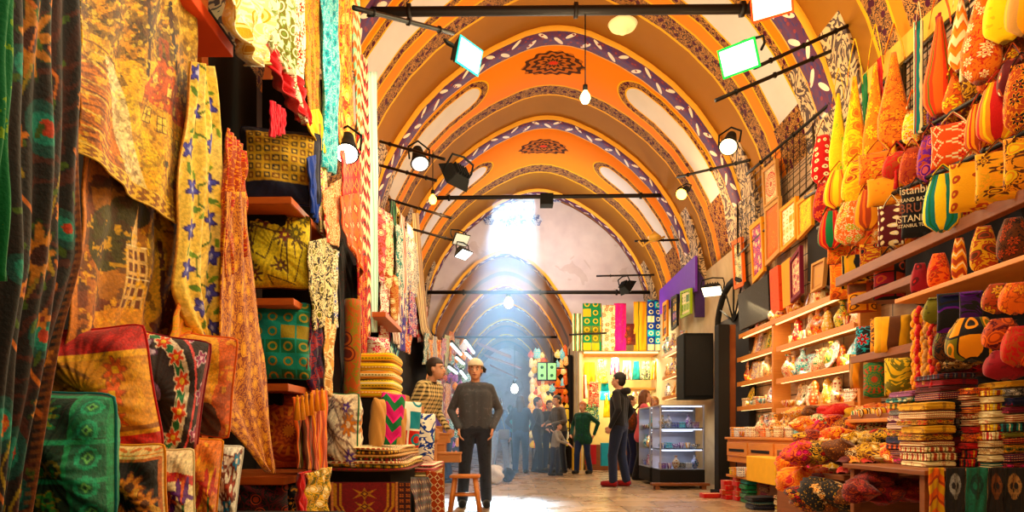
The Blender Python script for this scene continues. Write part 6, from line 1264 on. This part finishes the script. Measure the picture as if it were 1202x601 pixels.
def person(label, px, Yf, rz, H=1.75, lean=0, hands=((-.27, -.02, .85), (.27, -.02, .85)), feet=((-.12, 0), (.12, 0)), top=('grey','charcoal'), legs=('navy','black'), shoe='black', hair='short', hairc=(40,26,18), turn=0, fat=1.0, topfab=('plain', 8), long=0, vox=.009, poles=((-.6, .6, -.3), (.6, .6, -.3)), z0=0, legfab=('plain', 8), fing=None, extra=None, group=None):
    s = H/1.75; t = thing('person', ((px-VX)*Yf/F, Yf, z0), label, 'person', group, rz); t.scale = (s, s, s)
    ln = lambda x, y, z: (x, y-(math.sin(lean)*(z-.95) if z > .95 else 0), z-((1-math.cos(lean))*(z-.95) if z > .95 else 0))
    hips = [(-.095, 0, .92), (.095, 0, .92)]; kn = []; an = []
    for i, (fx, fy) in enumerate(feet): an.append((fx, fy+.02, .085)); kn.append(((hips[i][0]+fx)/2*1.02, (fy)/2-.035, .49))
    sh = [ln(-.165, 0, 1.42), ln(.165, 0, 1.42)]; el = [elbow(sh[i], hands[i], poles[i]) for i in (0, 1)]
    hc = Vector(ln(0, -.015, 1.63)); nk = Vector(ln(0, .01, 1.45))
    def torso(bm, g):
        for x in (-.09, 0, .09): cone(bm, ln(x, 0, 1.33), ln(x*.9, -.01 if fat < 1.1 else -.035, 1.1), .105+g, (.10+g)*fat, n=14)
        for x in (-.07, 0, .07): cone(bm, ln(x, -.01 if fat < 1.1 else -.035, 1.1), (x*1.15, 0, .95), (.10+g)*fat, .105+g, n=14)
        cone(bm, ln(-.11, 0, 1.415), ln(.11, 0, 1.415), .07+g, .07+g, n=12)
    def arms(bm, g, stop=1.0):
        for i in (0, 1): e = Vector(el[i]); h = Vector(hands[i]); cone(bm, sh[i], e, .052+g*1.1, .040+g, n=12); cone(bm, e, e.lerp(h, stop), .040+g, .027+g*.9, n=12)
    def legm(bm, g, st=.0):
        for i in (0, 1): cone(bm, hips[i], kn[i], .092+g, .057+g, n=14); a = Vector(kn[i]).lerp(Vector(an[i]), 1-st); cone(bm, kn[i], a, .057+g*1.2, .042+g*1.6, n=14)
        cone(bm, (-.07, 0, .94), (.07, 0, .94), .105+g, .105+g, n=14)
    # --- body
    bm = NB(); torso(bm, -.004); arms(bm, -.002); legm(bm, -.004)
    for i in (0, 1): cone(bm, an[i], (an[i][0], an[i][1]-.13, .035), .036, .028, n=10)
    cone(bm, nk, hc+Vector((0, .02, -.05)), .056, .052, n=12)
    hm = Matrix.Translation(hc) @ Matrix.Rotation(turn, 4, 'Z'); hb = NB()
    ball(hb, (0, .012, .035), .1, 18, (.78, .95, .93)); ball(hb, (0, -.02, -.03), .085, 16, (.76, .85, 1.0)); cone(hb, (0, -.055, -.075), (0, -.03, -.07), .034, .045, n=10)
    cone(hb, (0, -.088, .012), (0, -.108, -.022), .010, .015, n=8); ball(hb, (-.033, -.076, .034), .017, 8, (1.4, 1, .6)); ball(hb, (.033, -.076, .034), .017, 8, (1.4, 1, .6)); ball(hb, (0, -.092, -.052), .016, 8, (1.5, .8, .6))
    for sx in (-1, 1): ball(hb, (sx*.079, .012, -.002), .026, 8, (.4, .8, 1.15))
    hb.transform(hm); me = bpy.data.meshes.new('h'); hb.to_mesh(me); hb.free(); bm.from_mesh(me); bpy.data.meshes.remove(me)
    for i in (0, 1):
        sx = -1 if i == 0 else 1; h = Vector(hands[i]); f = (h-Vector(el[i])).normalized(); f = Vector(fing[i]) if fing else (f+Vector((-sx*.1, -.1, 0))).normalized(); hand(bm, h, f, (0, -1, 0) if abs(f.y) < .8 else (-sx, 0, .2), .5 if sx > 0 else -.5)
    body = obj('body', remesh(bm, vox, 2), M_skin, t)
    # --- face
    for sx in (-1, 1):
        bm = NB(); ball(bm, hm @ Vector((sx*.032, -.083, .012)), .0115, 10); e = obj('eye', bm, M_eye, t); bm = NB(); ball(bm, hm @ Vector((sx*.032, -.0925, .012)), .0062, 8, (1, .5, 1)); obj('iris', bm, M_iris, e)
        bm = NB(); tube(bm, [hm @ Vector((sx*.015, -.096, .034)), hm @ Vector((sx*.034, -.094, .040)), hm @ Vector((sx*.052, -.08, .034))], [.004, .0055, .003], 6); obj('eyebrow', bm, M_iris, t)
    bm = NB(); tube(bm, [hm @ Vector((-.026, -.097, -.052)), hm @ Vector((0, -.108, -.050)), hm @ Vector((.026, -.097, -.052))], [.003, .007, .003], 6); obj('lips', bm, M_lip, t)
    # --- hair or headgear
    mh = mk(f'hair {hairc}', lambda b: b.mix(b.noise(b.ob(), 60, 3), tuple(x*.6 for x in col(hairc)), col(hairc)), rough=.6)
    bm = NB()
    if hair != 'none':
        ball(bm, (0, .02, .046), .102, 18, (.81, .97, .90)); ball(bm, (0, .038, .0), .091, 16, (.83, .8, 1.0))
        if hair == 'long':
            cone(bm, (0, .06, .0), (0, .085, -.2), .085, .06, n=12); cone(bm, (-.06, .03, 0), (-.07, .04, -.17), .04, .03); cone(bm, (.06, .03, 0), (.07, .04, -.17), .04, .03)
        bm.transform(hm); me = remesh(bm, .009, 2); inv = hm.inverted(); b2 = NB(); b2.from_mesh(me); rm = [v for v in b2.verts if (inv @ v.co).y < -.028 and (inv @ v.co).z < .062 or ((inv @ v.co).y < .02 and (inv @ v.co).z < .02 and hair != 'long')]; bmesh.ops.delete(b2, geom=rm, context='VERTS'); b2.to_mesh(me); b2.free(); obj('hair', me, mh, t, sol=.012)
    # --- clothes
    bm = NB(); torso(bm, .014); arms(bm, .012, .97); cone(bm, nk-Vector((0, 0, .03)), nk+Vector((0, 0, .012)), .072, .064, n=14)
    if long:
        for x in (-.08, 0, .08): cone(bm, (x, 0, .95), (x*1.4, .01, .95-long), .125, .14, n=14)
    me = remesh(bm, .012, 3); uvcyl(me); o = obj('top_garment', me, fab(*topfab), t); tint(o, *top)
    bm = NB(); tube(bm, [Vector(ln(math.cos(a*PI/8)*.066, .01+math.sin(a*PI/8)*.066, 1.468)) for a in range(17)], .011, 6); tint(obj('collar', bm, fab('plain'), t), top[1])
    bm = NB(); legm(bm, .016, .03); me = remesh(bm, .012, 3); uvcyl(me); o = obj('trousers', me, fab(*legfab), t); tint(o, *legs)
    for i in (0, 1):
        bm = NB(); cone(bm, (an[i][0], an[i][1]+.025, .052), (an[i][0], an[i][1]-.165, .044), .054, .047, n=12); cone(bm, (an[i][0], an[i][1]+.01, .06), (an[i][0], an[i][1]+.01, .10), .054, .05, n=12)
        me = remesh(bm, .01, 2)
        for v in me.vertices: v.co.z = max(.001, v.co.z)
        o = obj('shoe', me, fab('plain'), t); tint(o, shoe, shoe)
    if extra: extra(t, hm, mh)
    return t
def uvcyl(me):
    l = me.uv_layers.new(name='UVMap') if not me.uv_layers else me.uv_layers[0]; n = len(me.loops); vi = np.empty(n, np.int32); me.loops.foreach_get('vertex_index', vi); co = np.empty(len(me.vertices)*3, np.float32); me.vertices.foreach_get('co', co); co = co.reshape(-1, 3)[vi]
    uv = np.stack([co[:, 0]+co[:, 1]*.9, co[:, 2]], -1); l.data.foreach_set('uv', uv.reshape(-1))
def cap(t, hm, mh):
    bm = NB(); ball(bm, (0, .018, .062), .112, 18, (.82, .95, .80)); bm.transform(hm); me = remesh(bm, .009, 2); inv = hm.inverted(); b2 = NB(); b2.from_mesh(me); bmesh.ops.delete(b2, geom=[v for v in b2.verts if (inv @ v.co).z < .055], context='VERTS'); b2.to_mesh(me); b2.free(); obj('cap', me, plain('pale knitted cap', (226,214,190)), t, sol=.012)
    bm = NB(); V = [(.02, .08, .06), (.09, .05, .055), (.125, .085, .02), (.11, .15, -.01), (.05, .14, .03)]; vs = [bm.verts.new(hm @ Vector(v)) for v in V]; bm.faces.new(vs); obj('cap_peak', bm, M_iris, t, sol=.014, smooth=False)
def backpack(t, hm, mh):
    bm = NB(); ball(bm, (0, .19, 1.17), .19, 16, (.8, .55, 1.1)); me = remesh(bm, .015, 2); uvcyl(me); o = obj('backpack', me, fab('plain'), t); tint(o, 'brown', 'rust'); bm = NB(); ball(bm, (0, .27, 1.08), .11, 12, (.9, .5, .8)); q = obj('pocket', bm, fab('plain'), o); tint(q, 'rust', 'brown')
    for sx in (-1, 1): bm = NB(); tube(bm, [(sx*.1, .12, 1.36), (sx*.12, .0, 1.52), (sx*.12, -.13, 1.4), (sx*.13, -.13, 1.2), (sx*.14, .05, 1.04)], .016, 6); q = obj('shoulder_strap', bm, fab('plain'), t); tint(q, 'brown', 'rust')
def hood(c, fur=None):
    def f(t, hm, mh):
        bm = NB(); tube(bm, [(math.cos(a*PI/8)*.10, .045+math.sin(a*PI/8)*.085, 1.455+.02*math.sin(a*PI/8)) for a in range(17)], [.035+.022*max(0, math.sin(a*PI/8)) for a in range(17)], 10); me = remesh(bm, .01, 2); uvcyl(me); o = obj('hood', me, fab('damask', 40) if fur else fab('plain'), t); tint(o, *(fur or (c, c, c)))
    return f
def headscarf(t, hm, mh):
    bm = NB(); ball(bm, (0, .02, .02), .125, 18, (.85, .95, 1.05)); cone(bm, (0, .02, -.08), (0, .0, -.17), .085, .12, n=14); bm.transform(hm); me = remesh(bm, .01, 2); inv = hm.inverted(); b2 = NB(); b2.from_mesh(me); bmesh.ops.delete(b2, geom=[v for v in b2.verts if (inv @ v.co).y < -.045 and -.1 < (inv @ v.co).z < .075 and abs((inv @ v.co).x) < .075], context='VERTS'); b2.to_mesh(me); b2.free(); uvcyl(me); o = obj('headscarf', me, fab('floral', 20), t, sol=.01); tint(o, 'tan', 'rust', 'cream')
def shoulder_bag(c, side=1):
    def f(t, hm, mh):
        bm = NB(); box(bm, side*.2-.13 if side > 0 else -.33, side*.2+.13 if side > 0 else -.07, .05, .17, .78, 1.02, .03); o = obj('shoulder_bag', bm, fab('plain'), t); tint(o, c, c); bm = NB(); tube(bm, [(side*.22, .1, 1.0), (side*.17, .14, 1.25), (side*.02, .03, 1.49), (-side*.13, -.13, 1.3)], .012, 6); q = obj('bag_strap', bm, fab('plain'), o); tint(q, c, c)
    return f
dn = (0, 0, -1)
person('person in a dark grey sweater, jeans and pale cap, standing behind the stool', 558, 8.12, R(4), 1.74, hands=((-.20, -.13, .94), (.20, -.13, .94)), feet=((-.155, .03), (.13, -.03)), top=((70,72,80), (96,96,104)), legs=((40,44,56), (24,26,34)), fat=1.02, hair='short', hairc=(110,100,92), turn=R(-6), vox=.0065, poles=((-.8, 1.0, 0), (.8, 1.0, 0)), fing=((.12, -.2, -.95), (-.12, -.2, -.95)), extra=cap)
person('person in a black and cream checked shirt, leaning forward and looking right', 491, 8.0, R(62), 1.78, lean=R(20), hands=((-.2, -.30, .92), (.2, -.28, .90)), top=((232,206,150),(30,22,16),'black'), topfab=('check', 22), legs=('black','charcoal'), hairc=(50,28,16), turn=R(12), poles=((-.5, .8, -.2), (.5, .8, -.2)))
person('person in a purple jacket bending to the left behind the grey sweater', 525, 12.2, R(-70), 1.62, lean=R(48), hands=((-.2, -.42, .72), (.2, -.38, .70)), top=('purple','mauve'), legs=('navy','black'), hair='long', hairc=(30,20,16))
person('person in a dark blue jacket seen from behind, right of the daylight shaft', 611, 15.2, R(165), 1.72, top=((22,34,60), 'navy'), legs=((40,56,90), 'navy'), hair='long', hairc=(60,34,24), hands=((-.2, -.18, 1.0), (.2, -.18, 1.0)))
person('person in a black coat looking right, second of the group beside the lanterns', 631, 15.5, R(70), 1.70, top=('black','charcoal'), legs=((24,28,44), 'black'), hairc=(24,16,14), hands=((-.22, -.25, 1.02), (.22, -.25, 1.0)), feet=((-.1, -.12), (.1, .1)))
person('person in a black jacket with raised hands, between the black coat and grey jacket', 645, 16.05, R(20), 1.66, top=('black','navy'), legs=('navy','black'), hairc=(30,22,18), hands=((-.06, -.28, 1.12), (.08, -.28, 1.12)), poles=((-.8, .2, -.6), (.8, .2, -.6)))
person('person in a grey-brown jacket facing left, beside the child in the hoodie', 658, 15.3, R(-60), 1.74, top=((84,76,70), 'charcoal'), legs=((30,34,50), 'navy'), hairc=(26,18,14), lean=R(8), hands=((-.16, -.34, 1.1), (.16, -.34, 1.1)), poles=((-.7, .4, -.6), (.7, .4, -.6)))
person('child in a light grey hoodie reaching forward, in front of the standing group', 651, 14.35, R(60), 1.12, top=((140,134,128), 'grey'), legs=('navy','black'), hairc=(40,26,18), lean=R(12), hands=((-.16, -.5, 1.05), (.16, -.48, 1.0)), feet=((-.13, .08), (.12, -.06)))
person('person with auburn hair in a dark green fur-collared parka, before the far shop', 684, 15.0, R(-35), 1.58, top=((12,60,48), 'green'), legs=((30,44,80), 'navy'), hair='short', hairc=(190,96,34), feet=((-.10, -.14), (.12, .14)), hands=((-.26, -.1, .95), (.26, .1, .95)), extra=hood('tan', ('brown','tan','black')), long=.12)
person('person in a black hooded jacket, dark jeans and red shoes, half turned away', 727, 11.3, R(-118), 1.88, top=((22,20,24), 'black'), legs=((26,32,52), 'navy'), shoe=(130,16,20), hairc=(30,20,16), feet=((-.11, .06), (.11, -.08)), hands=((-.24, -.06, .92), (.24, -.06, .92)), extra=hood((18,16,20)))
person('person in a pink coat with a brown backpack, reaching toward the glass case', 753, 12.95, R(80), 1.70, top=('rose','pink'), legs=('black','charcoal'), hair='long', hairc=(120,70,36), hands=((-.14, -.52, 1.28), (.24, -.1, .95)), feet=((-.1, .1), (.1, -.08)), extra=backpack, long=.1, lean=R(6))
person('person in a patterned headscarf behind the glass case, facing the viewer', 768, 13.9, R(-8), 1.62, top=('rust','brown'), legs=('black','black'), hair='none', extra=headscarf, hands=((-.2, -.2, 1.05), (.2, -.2, 1.05)))
person('person in black seen behind the red shoes, beside the far counter', 740, 14.1, R(100), 1.66, top=('black','charcoal'), legs=('navy','black'), hairc=(60,40,26), hands=((-.2, -.2, 1.0), (.2, -.2, 1.0)), extra=shoulder_bag('tan'))
person('person in a blue jacket and light jeans carrying a bag, behind the grey sweater', 586, 15.6, R(150), 1.68, top=((70,90,130), 'sky'), legs=((150,160,180), 'grey'), hair='long', hairc=(40,28,24), extra=shoulder_bag('grey', -1), feet=((-.13, -.15), (.13, .15)))
person('person in dark clothes in the distance, left edge of the daylight shaft', 574, 17.0, R(20), 1.70, top=((26,34,60), 'navy'), legs=('black','navy'), hairc=(20,16,16))
person('person in a teal jacket deep inside the lower vault', 599, 19.5, R(-160), 1.68, top=('teal','navy'), legs=('black','navy'), hairc=(20,16,16))
# ================================================================== LAMPS
M_glow = {}
def glow(name, c, e): return mk('lit '+name, lambda b: col(c), emit=e)
WARM = (1, .62, .28); WARM2 = (1, .78, .45); WHT = (1, .93, .82); COOL = (.7, .85, 1)
def floodlight(px, py, Y, d, size, gm, label, rim=None):
    t = thing('floodlight', P(px, py, Y), label, 'floodlight'); t.rotation_euler = Vector(d).to_track_quat('-Z', 'Y').to_euler(); s = size
    bm = NB(); v0 = [(-.5, -.36, -.06), (.5, -.36, -.06), (.5, .36, -.06), (-.5, .36, -.06)]; v1 = [(-.32, -.2, .28), (.32, -.2, .28), (.32, .2, .28), (-.32, .2, .28)]
    a = [bm.verts.new(Vector(v)*s) for v in v0]; c = [bm.verts.new(Vector(v)*s) for v in v1]; bm.faces.new(c)
    for k in range(4): bm.faces.new((a[k], a[(k+1) % 4], c[(k+1) % 4], c[k]))
    bm.faces.new(a[::-1]); bmesh.ops.bevel(bm, geom=bm.edges[:], offset=.02*s, segments=2, affect='EDGES')
    for k in range(5): box(bm, (-.26+k*.12)*s, (-.23+k*.12)*s, -.18*s, .18*s, .27*s, .38*s)
    obj('housing', bm, M_black, t, smooth=False)
    bm = NB(); box(bm, -.44*s, .44*s, -.3*s, .3*s, -.085*s, -.05*s, .01*s); obj('glass', bm, gm, t, smooth=False)
    if rim: bm = NB(); box(bm, -.49*s, .49*s, -.35*s, .35*s, -.075*s, -.045*s, .01*s); obj('glow_rim', bm, rim, t, smooth=False)  # added glowing border, the coloured halo around the lit glass
    bm = NB(); tube(bm, [Vector(v)*s for v in ((-.54, 0, .05), (-.56, .1, .3), (-.5, .25, .5), (0, .3, .55), (.5, .25, .5), (.56, .1, .3), (.54, 0, .05))], .035*s, 6); obj('bracket', bm, M_black, t)
    return t
floodlight(549, 66, 5.6, (.75, -.55, -.25), .30, glow('white flood glass', (190,255,240), 4), 'lit white floodlight on a sloping pole, top left above the hanging textiles', glow('teal rim', (40,200,190), 1.2))
floodlight(868, 68, 6.2, (-.55, -.62, -.55), .36, glow('green flood glass', (190,255,215), 3), 'floodlight with a greenish glow at the upper right of the vault', glow('green rim', (10,190,60), 1.6))
floodlight(906, 2, 6.0, (-.4, -.7, -.5), .36, glow('orange flood glass', (255,225,180), 4), 'floodlight glowing orange at the very top right', glow('red rim', (240,60,10), 1.6))
floodlight(533, 208, 8.1, (-.75, .5, -.45), .40, glow('dim glass', (200,200,180), 1.2), 'dark floodlight seen from behind under the second pair of poles')
floodlight(541, 281, 9.7, (.5, -.6, -.6), .26, glow('dim glass', (200,200,180), 1.2), 'small unlit floodlight on a thin pole, upper of the pair by the far scarves')
floodlight(544, 298, 9.7, (.45, -.3, -.9), .26, glow('cool flood glass', (235,250,255), 8), 'small lit floodlight, lower of the pair by the far scarves')
floodlight(737, 338, 14.5, (.6, .2, -.4), .42, glow('dim glass', (200,200,180), 1.2), 'black floodlight silhouetted against the pale end wall above the carpet shop')
floodlight(836, 341, 11.2, (-.3, -.5, -.9), .34, glow('warm flood glass', (255,235,200), 6), 'black floodlight on the pier right of the purple banner')
def spotlight(px, py, Y, d, s, gm, label):
    t = thing('spotlight', P(px, py, Y), label, 'spotlight'); t.rotation_euler = Vector(d).to_track_quat('-Z', 'Y').to_euler()
    bm = NB(); lathe(bm, [(.03*s, .9*s), (.2*s, .88*s), (.26*s, .5*s), (.36*s, .05*s), (.4*s, 0), (.37*s, -.02*s)], 20); obj('lamp_head', bm, M_black, t)
    bm = NB(); lathe(bm, [(.34*s, -.02*s), (.33*s, -.05*s), (.2*s, -.08*s)], 20); obj('lens', bm, gm, t)
    bm = NB(); tube(bm, [(-.42*s, 0, .2*s), (-.45*s, .2*s, .7*s), (0, .25*s, 1.1*s), (.45*s, .2*s, .7*s), (.42*s, 0, .2*s)], .04*s, 6); obj('yoke', bm, M_black, t); return t
gw = glow('warm lamp', (255,220,150), 14); gy = glow('yellow bulb', (255,236,130), 22); go = glow('orange bulb', (255,180,60), 22); gwh = glow('white lamp', (255,248,225), 14)
spotlight(855, 172, 8.4, (-.35, -.6, -.8), .3, gw, 'black can spotlight with a warm beam beside the right corbel')
spotlight(407, 180, 5.2, (.1, -.6, -.9), .24, gwh, 'small white lit spotlight in front of the orange ikat hanging')
spotlight(800, 228, 11, (-.5, -.6, -.6), .26, go, 'small orange spotlight fixed on the right-hand rib of the second arch')
spotlight(493, 192, 9, (.2, -.5, -.9), .32, glow('dim lens', (235,235,235), 2), 'pale grey can spotlight hanging under the left thin poles')
def bulb(px, py, Y, top, gm, r, label):
    p = P(px, py, Y); t = thing('light_bulb', p, label, 'light bulb'); bm = NB(); lathe(bm, [(.002, -r*1.3), (r*.6, -r*1.1), (r, -r*.3), (r*.9, r*.3), (r*.45, r*1.0), (r*.4, r*1.2)], 16); obj('globe', bm, gm, t)
    bm = NB(); lathe(bm, [(r*.45, r*1.15), (r*.5, r*1.3), (r*.45, r*2.3), (r*.1, r*2.5)], 12); obj('socket', bm, M_black, t)
    bm = NB(); tube(bm, [(0, 0, r*2.4), (0, 0, top-p.z)], .007, 6); obj('cord', bm, M_black, t)
bulb(687, 114, 7.2, CH+4.44, gy, .055, 'bare glowing yellow bulb hanging on a cord from the nearest tie rod')
bulb(508, 234, 9.6, CH+4.0, go, .055, 'bare orange bulb glowing in front of the left vault foot')
bulb(597, 355, 20.9, CH+4.4, gy, .14, 'bright bulb in the middle of the daylight shaft, deep in the lower vault')
bulb(604, 456, 18, 3.2, gwh, .1, 'bright white bulb behind the passers-by, right of the man in grey')
t = thing('ceiling_light', P(731, 30, 9.3), 'round cream dome light on the vault left of the green floodlight', 'ceiling light')
bm = NB(); lathe(bm, [(.03, -.12), (.06, -.10), (.07, -.05), (.17, -.03), (.2, .02), (.12, .08)], 24); obj('shade', bm, glow('dome', (255,236,160), .8), t)
bm = NB(); tube(bm, [(0, 0, .07), (0, 0, .25)], .02, 8); obj('stem', bm, M_black, t)
# little black box on the second rod
o = boxo('loudspeaker', *(lambda a, c: (a.x, c.x, 12.7, 12.95, c.z, a.z))(P(634, 230, 12.87), P(649, 243, 12.87)), M_black); tag(o, 'small black box hanging on the second tie rod beside the bright windows', 'loudspeaker')
t = thing('wall_lamp', P(768, 284, 13.0), 'ornate yellow bracket lamp on the short bar by the right pier', 'wall lamp')
bm = NB(); lathe(bm, [(.02, .0), (.1, .04), (.13, .1), (.06, .16), (.02, .2)], 14); obj('shade', bm, plain('yellow brass', (220,170,60), rough=.4), t)
bm = NB(); tube(bm, [(-.3, 0, .02), (-.22, 0, -.08), (-.1, 0, .0), (0, 0, .02), (.2, 0, .1)], .02, 8); obj('arm', bm, plain('yellow brass', (220,170,60), rough=.4), t)
# light that the lamps throw ----------------------------------------------------------------
for (px, py, Y, c, pw) in ((687, 118, 7.1, WARM2, 160), (508, 240, 9.5, WARM, 60), (597, 360, 20.6, WARM2, 120), (800, 236, 10.8, WARM, 70)):
    light('POINT', P(px, py, Y)+Vector((0, 0, -.12)), c, pw, size=.12)
light('SPOT', P(549, 66, 5.6)+Vector((.2, -.15, -.07)), WHT, 320, (.75, -.35, -.35), .1, 130)
light('SPOT', P(868, 68, 6.2)+Vector((-.14, -.16, -.14)), (.55, 1, .6), 200, (-.75, -.42, -.55), .1, 120)
light('SPOT', P(906, 2, 6.0)+Vector((-.1, -.16, -.12)), (1, .5, .2), 260, (-.4, -.7, -.5), .1, 120)
light('SPOT', P(855, 172, 8.4)+Vector((-.05, -.1, -.14)), WARM, 160, (-.35, -.6, -.8), .06, 110)
light('SPOT', P(836, 341, 11.2)+Vector((-.06, -.12, -.14)), WARM2, 130, (-.3, -.5, -.9), .06, 120)
light('SPOT', P(544, 298, 9.7)+Vector((.08, -.1, -.12)), COOL, 120, (.45, -.3, -.9), .06, 120)
# unseen point lamps added along the street to brighten the painted vault
for y, pw in ((2.5, 250), (5.6, 300), (8.6, 330), (11.4, 300), (14.6, 240)):
    light('POINT', (.7, y, 4.1), (1, .80, .46), pw*.52, size=.35, name='street_fill_light')
for y in (17.5, 22, 27): light('POINT', (-.1, y+1.5, 3.2), (1, .8, .6), 90, size=.3, name='street_fill_light')  # more unseen fill lamps, added inside the lower vault
# unseen point lamps added to light the stalls on both sides
for y, z, pw in ((1.7, 2.9, 60), (2.9, 3.2, 70), (4.2, 3.4, 70), (5.9, 3.4, 38), (7.6, 3.2, 30)):
    light('POINT', (-.35, y, z), (1, .84, .55), pw*1.1, size=.15, name='stall_fill_light')
for x, y, z, pw in ((.1, 1.2, 1.4, 12), (-.1, 3.0, .6, 9), (-.15, 5.0, 1.6, 22)): light('POINT', (x, y, z), (1, .74, .42), pw, size=.25, name='stall_fill_light')  # low fill lamps added to lift the left foreground
for y, z, pw in ((3.6, 3.6, 60), (5.2, 4.3, 70), (7.0, 4.2, 60), (9.2, 3.3, 40)):
    light('POINT', (2.3, y, z), (1, .72, .30), pw, size=.15, name='stall_fill_light')
for y, z, pw in ((3.2, 1.4, 14), (5.2, 1.3, 18), (7.6, 1.5, 25)): light('POINT', (1.9, y, z), (1, .62, .25), pw, size=.2, name='stall_fill_light')
for x in (1.4, 2.2, 2.9): light('POINT', (x, 15.2, 2.9), (1, .9, .55), 60, size=.2, name='stall_fill_light')
# daylight through the upper windows
src = Vector((.12, 16.35, 6.42)); dst = Vector((-.32, 8.4, 0)); dv = (dst-src).normalized()
l = light('AREA', src, (.42, .72, 1), 185, dv, (1.0, .45), name='daylight'); l.data.spread = R(9)
light('POINT', (.9, 15.2, 5.2), (.86, .9, 1), 210, size=.4, name='daylight')  # added point lamp brightens the end wall, standing in for bounced daylight
# ------------------------------------------------------------------ dusty air, built only in the shape of the beam
def haze():
    rt = Vector((1, 0, 0)); up = rt.cross(dv); bm = NB(); L = (dst-src).length*1.0; rings = []
    for q, w, h in ((.0, .55, .26), (1.0, 1.02, .62)):
        c = src.lerp(dst, q); rings.append([bm.verts.new(c+rt*sx*w+up*sy*h) for sx, sy in ((-1, -1), (-.5, -1.1), (.5, -1.1), (1, -1), (1, 1), (.5, 1.1), (-.5, 1.1), (-1, 1))])
    for v in rings[1]: v.co += dv*((.01-v.co.z)/dv.z)
    a, c = rings; bm.faces.new(a); bm.faces.new(c[::-1])
    for k in range(8): bm.faces.new((a[k], a[(k+1) % 8], c[(k+1) % 8], c[k]))
    m = bpy.data.materials.new('dusty air'); m.use_nodes = True; n = m.node_tree.nodes; n.remove(n['Principled BSDF']); v = n.new('ShaderNodeVolumeScatter'); v.inputs['Density'].default_value = .07; b = B(m); zz = b.sep(b.ob())[2]; b.put(v.inputs['Density'], (zz*.03+.02).mn(.085)); v.inputs['Color'].default_value = (.85, .94, 1, 1); v.inputs['Anisotropy'].default_value = .0  # density thinned near the floor so the shaft of light fades out
    m.node_tree.links.new(v.outputs[0], n['Material Output'].inputs['Volume'])
    o = obj('haze', bm, m, smooth=False); tag(o, 'slanting shaft of blue dusty daylight from the upper windows', 'haze', kind='stuff')
haze()
# ------------------------------------------------------------------ world and camera
w = bpy.data.worlds.new('World'); bpy.context.scene.world = w; w.use_nodes = True; w.node_tree.nodes['Background'].inputs[0].default_value = (1, .78, .52, 1); w.node_tree.nodes['Background'].inputs[1].default_value = .18
cam = bpy.data.cameras.new('Camera'); co = bpy.data.objects.new('Camera', cam); C.objects.link(co); bpy.context.scene.camera = co
co.location = (0, 0, CH); co.rotation_euler = (R(90), 0, 0); cam.sensor_width = 36; cam.sensor_fit = 'HORIZONTAL'; cam.lens = 36*F/1202; cam.shift_x = (601-VX)/1202; cam.shift_y = (VY-300.5)/1202; cam.clip_start = .05
s = bpy.context.scene; s.view_settings.view_transform = 'Standard'; s.view_settings.look = 'None'; s.view_settings.gamma = 1; s.view_settings.use_curve_mapping = False; s.view_settings.exposure = -0.85
s.cycles.max_bounces = 6; s.cycles.diffuse_bounces = 3; s.cycles.sample_clamp_indirect = 4; s.cycles.use_denoising = True; s.cycles.volume_bounces = 0; s.cycles.transparent_max_bounces = 12
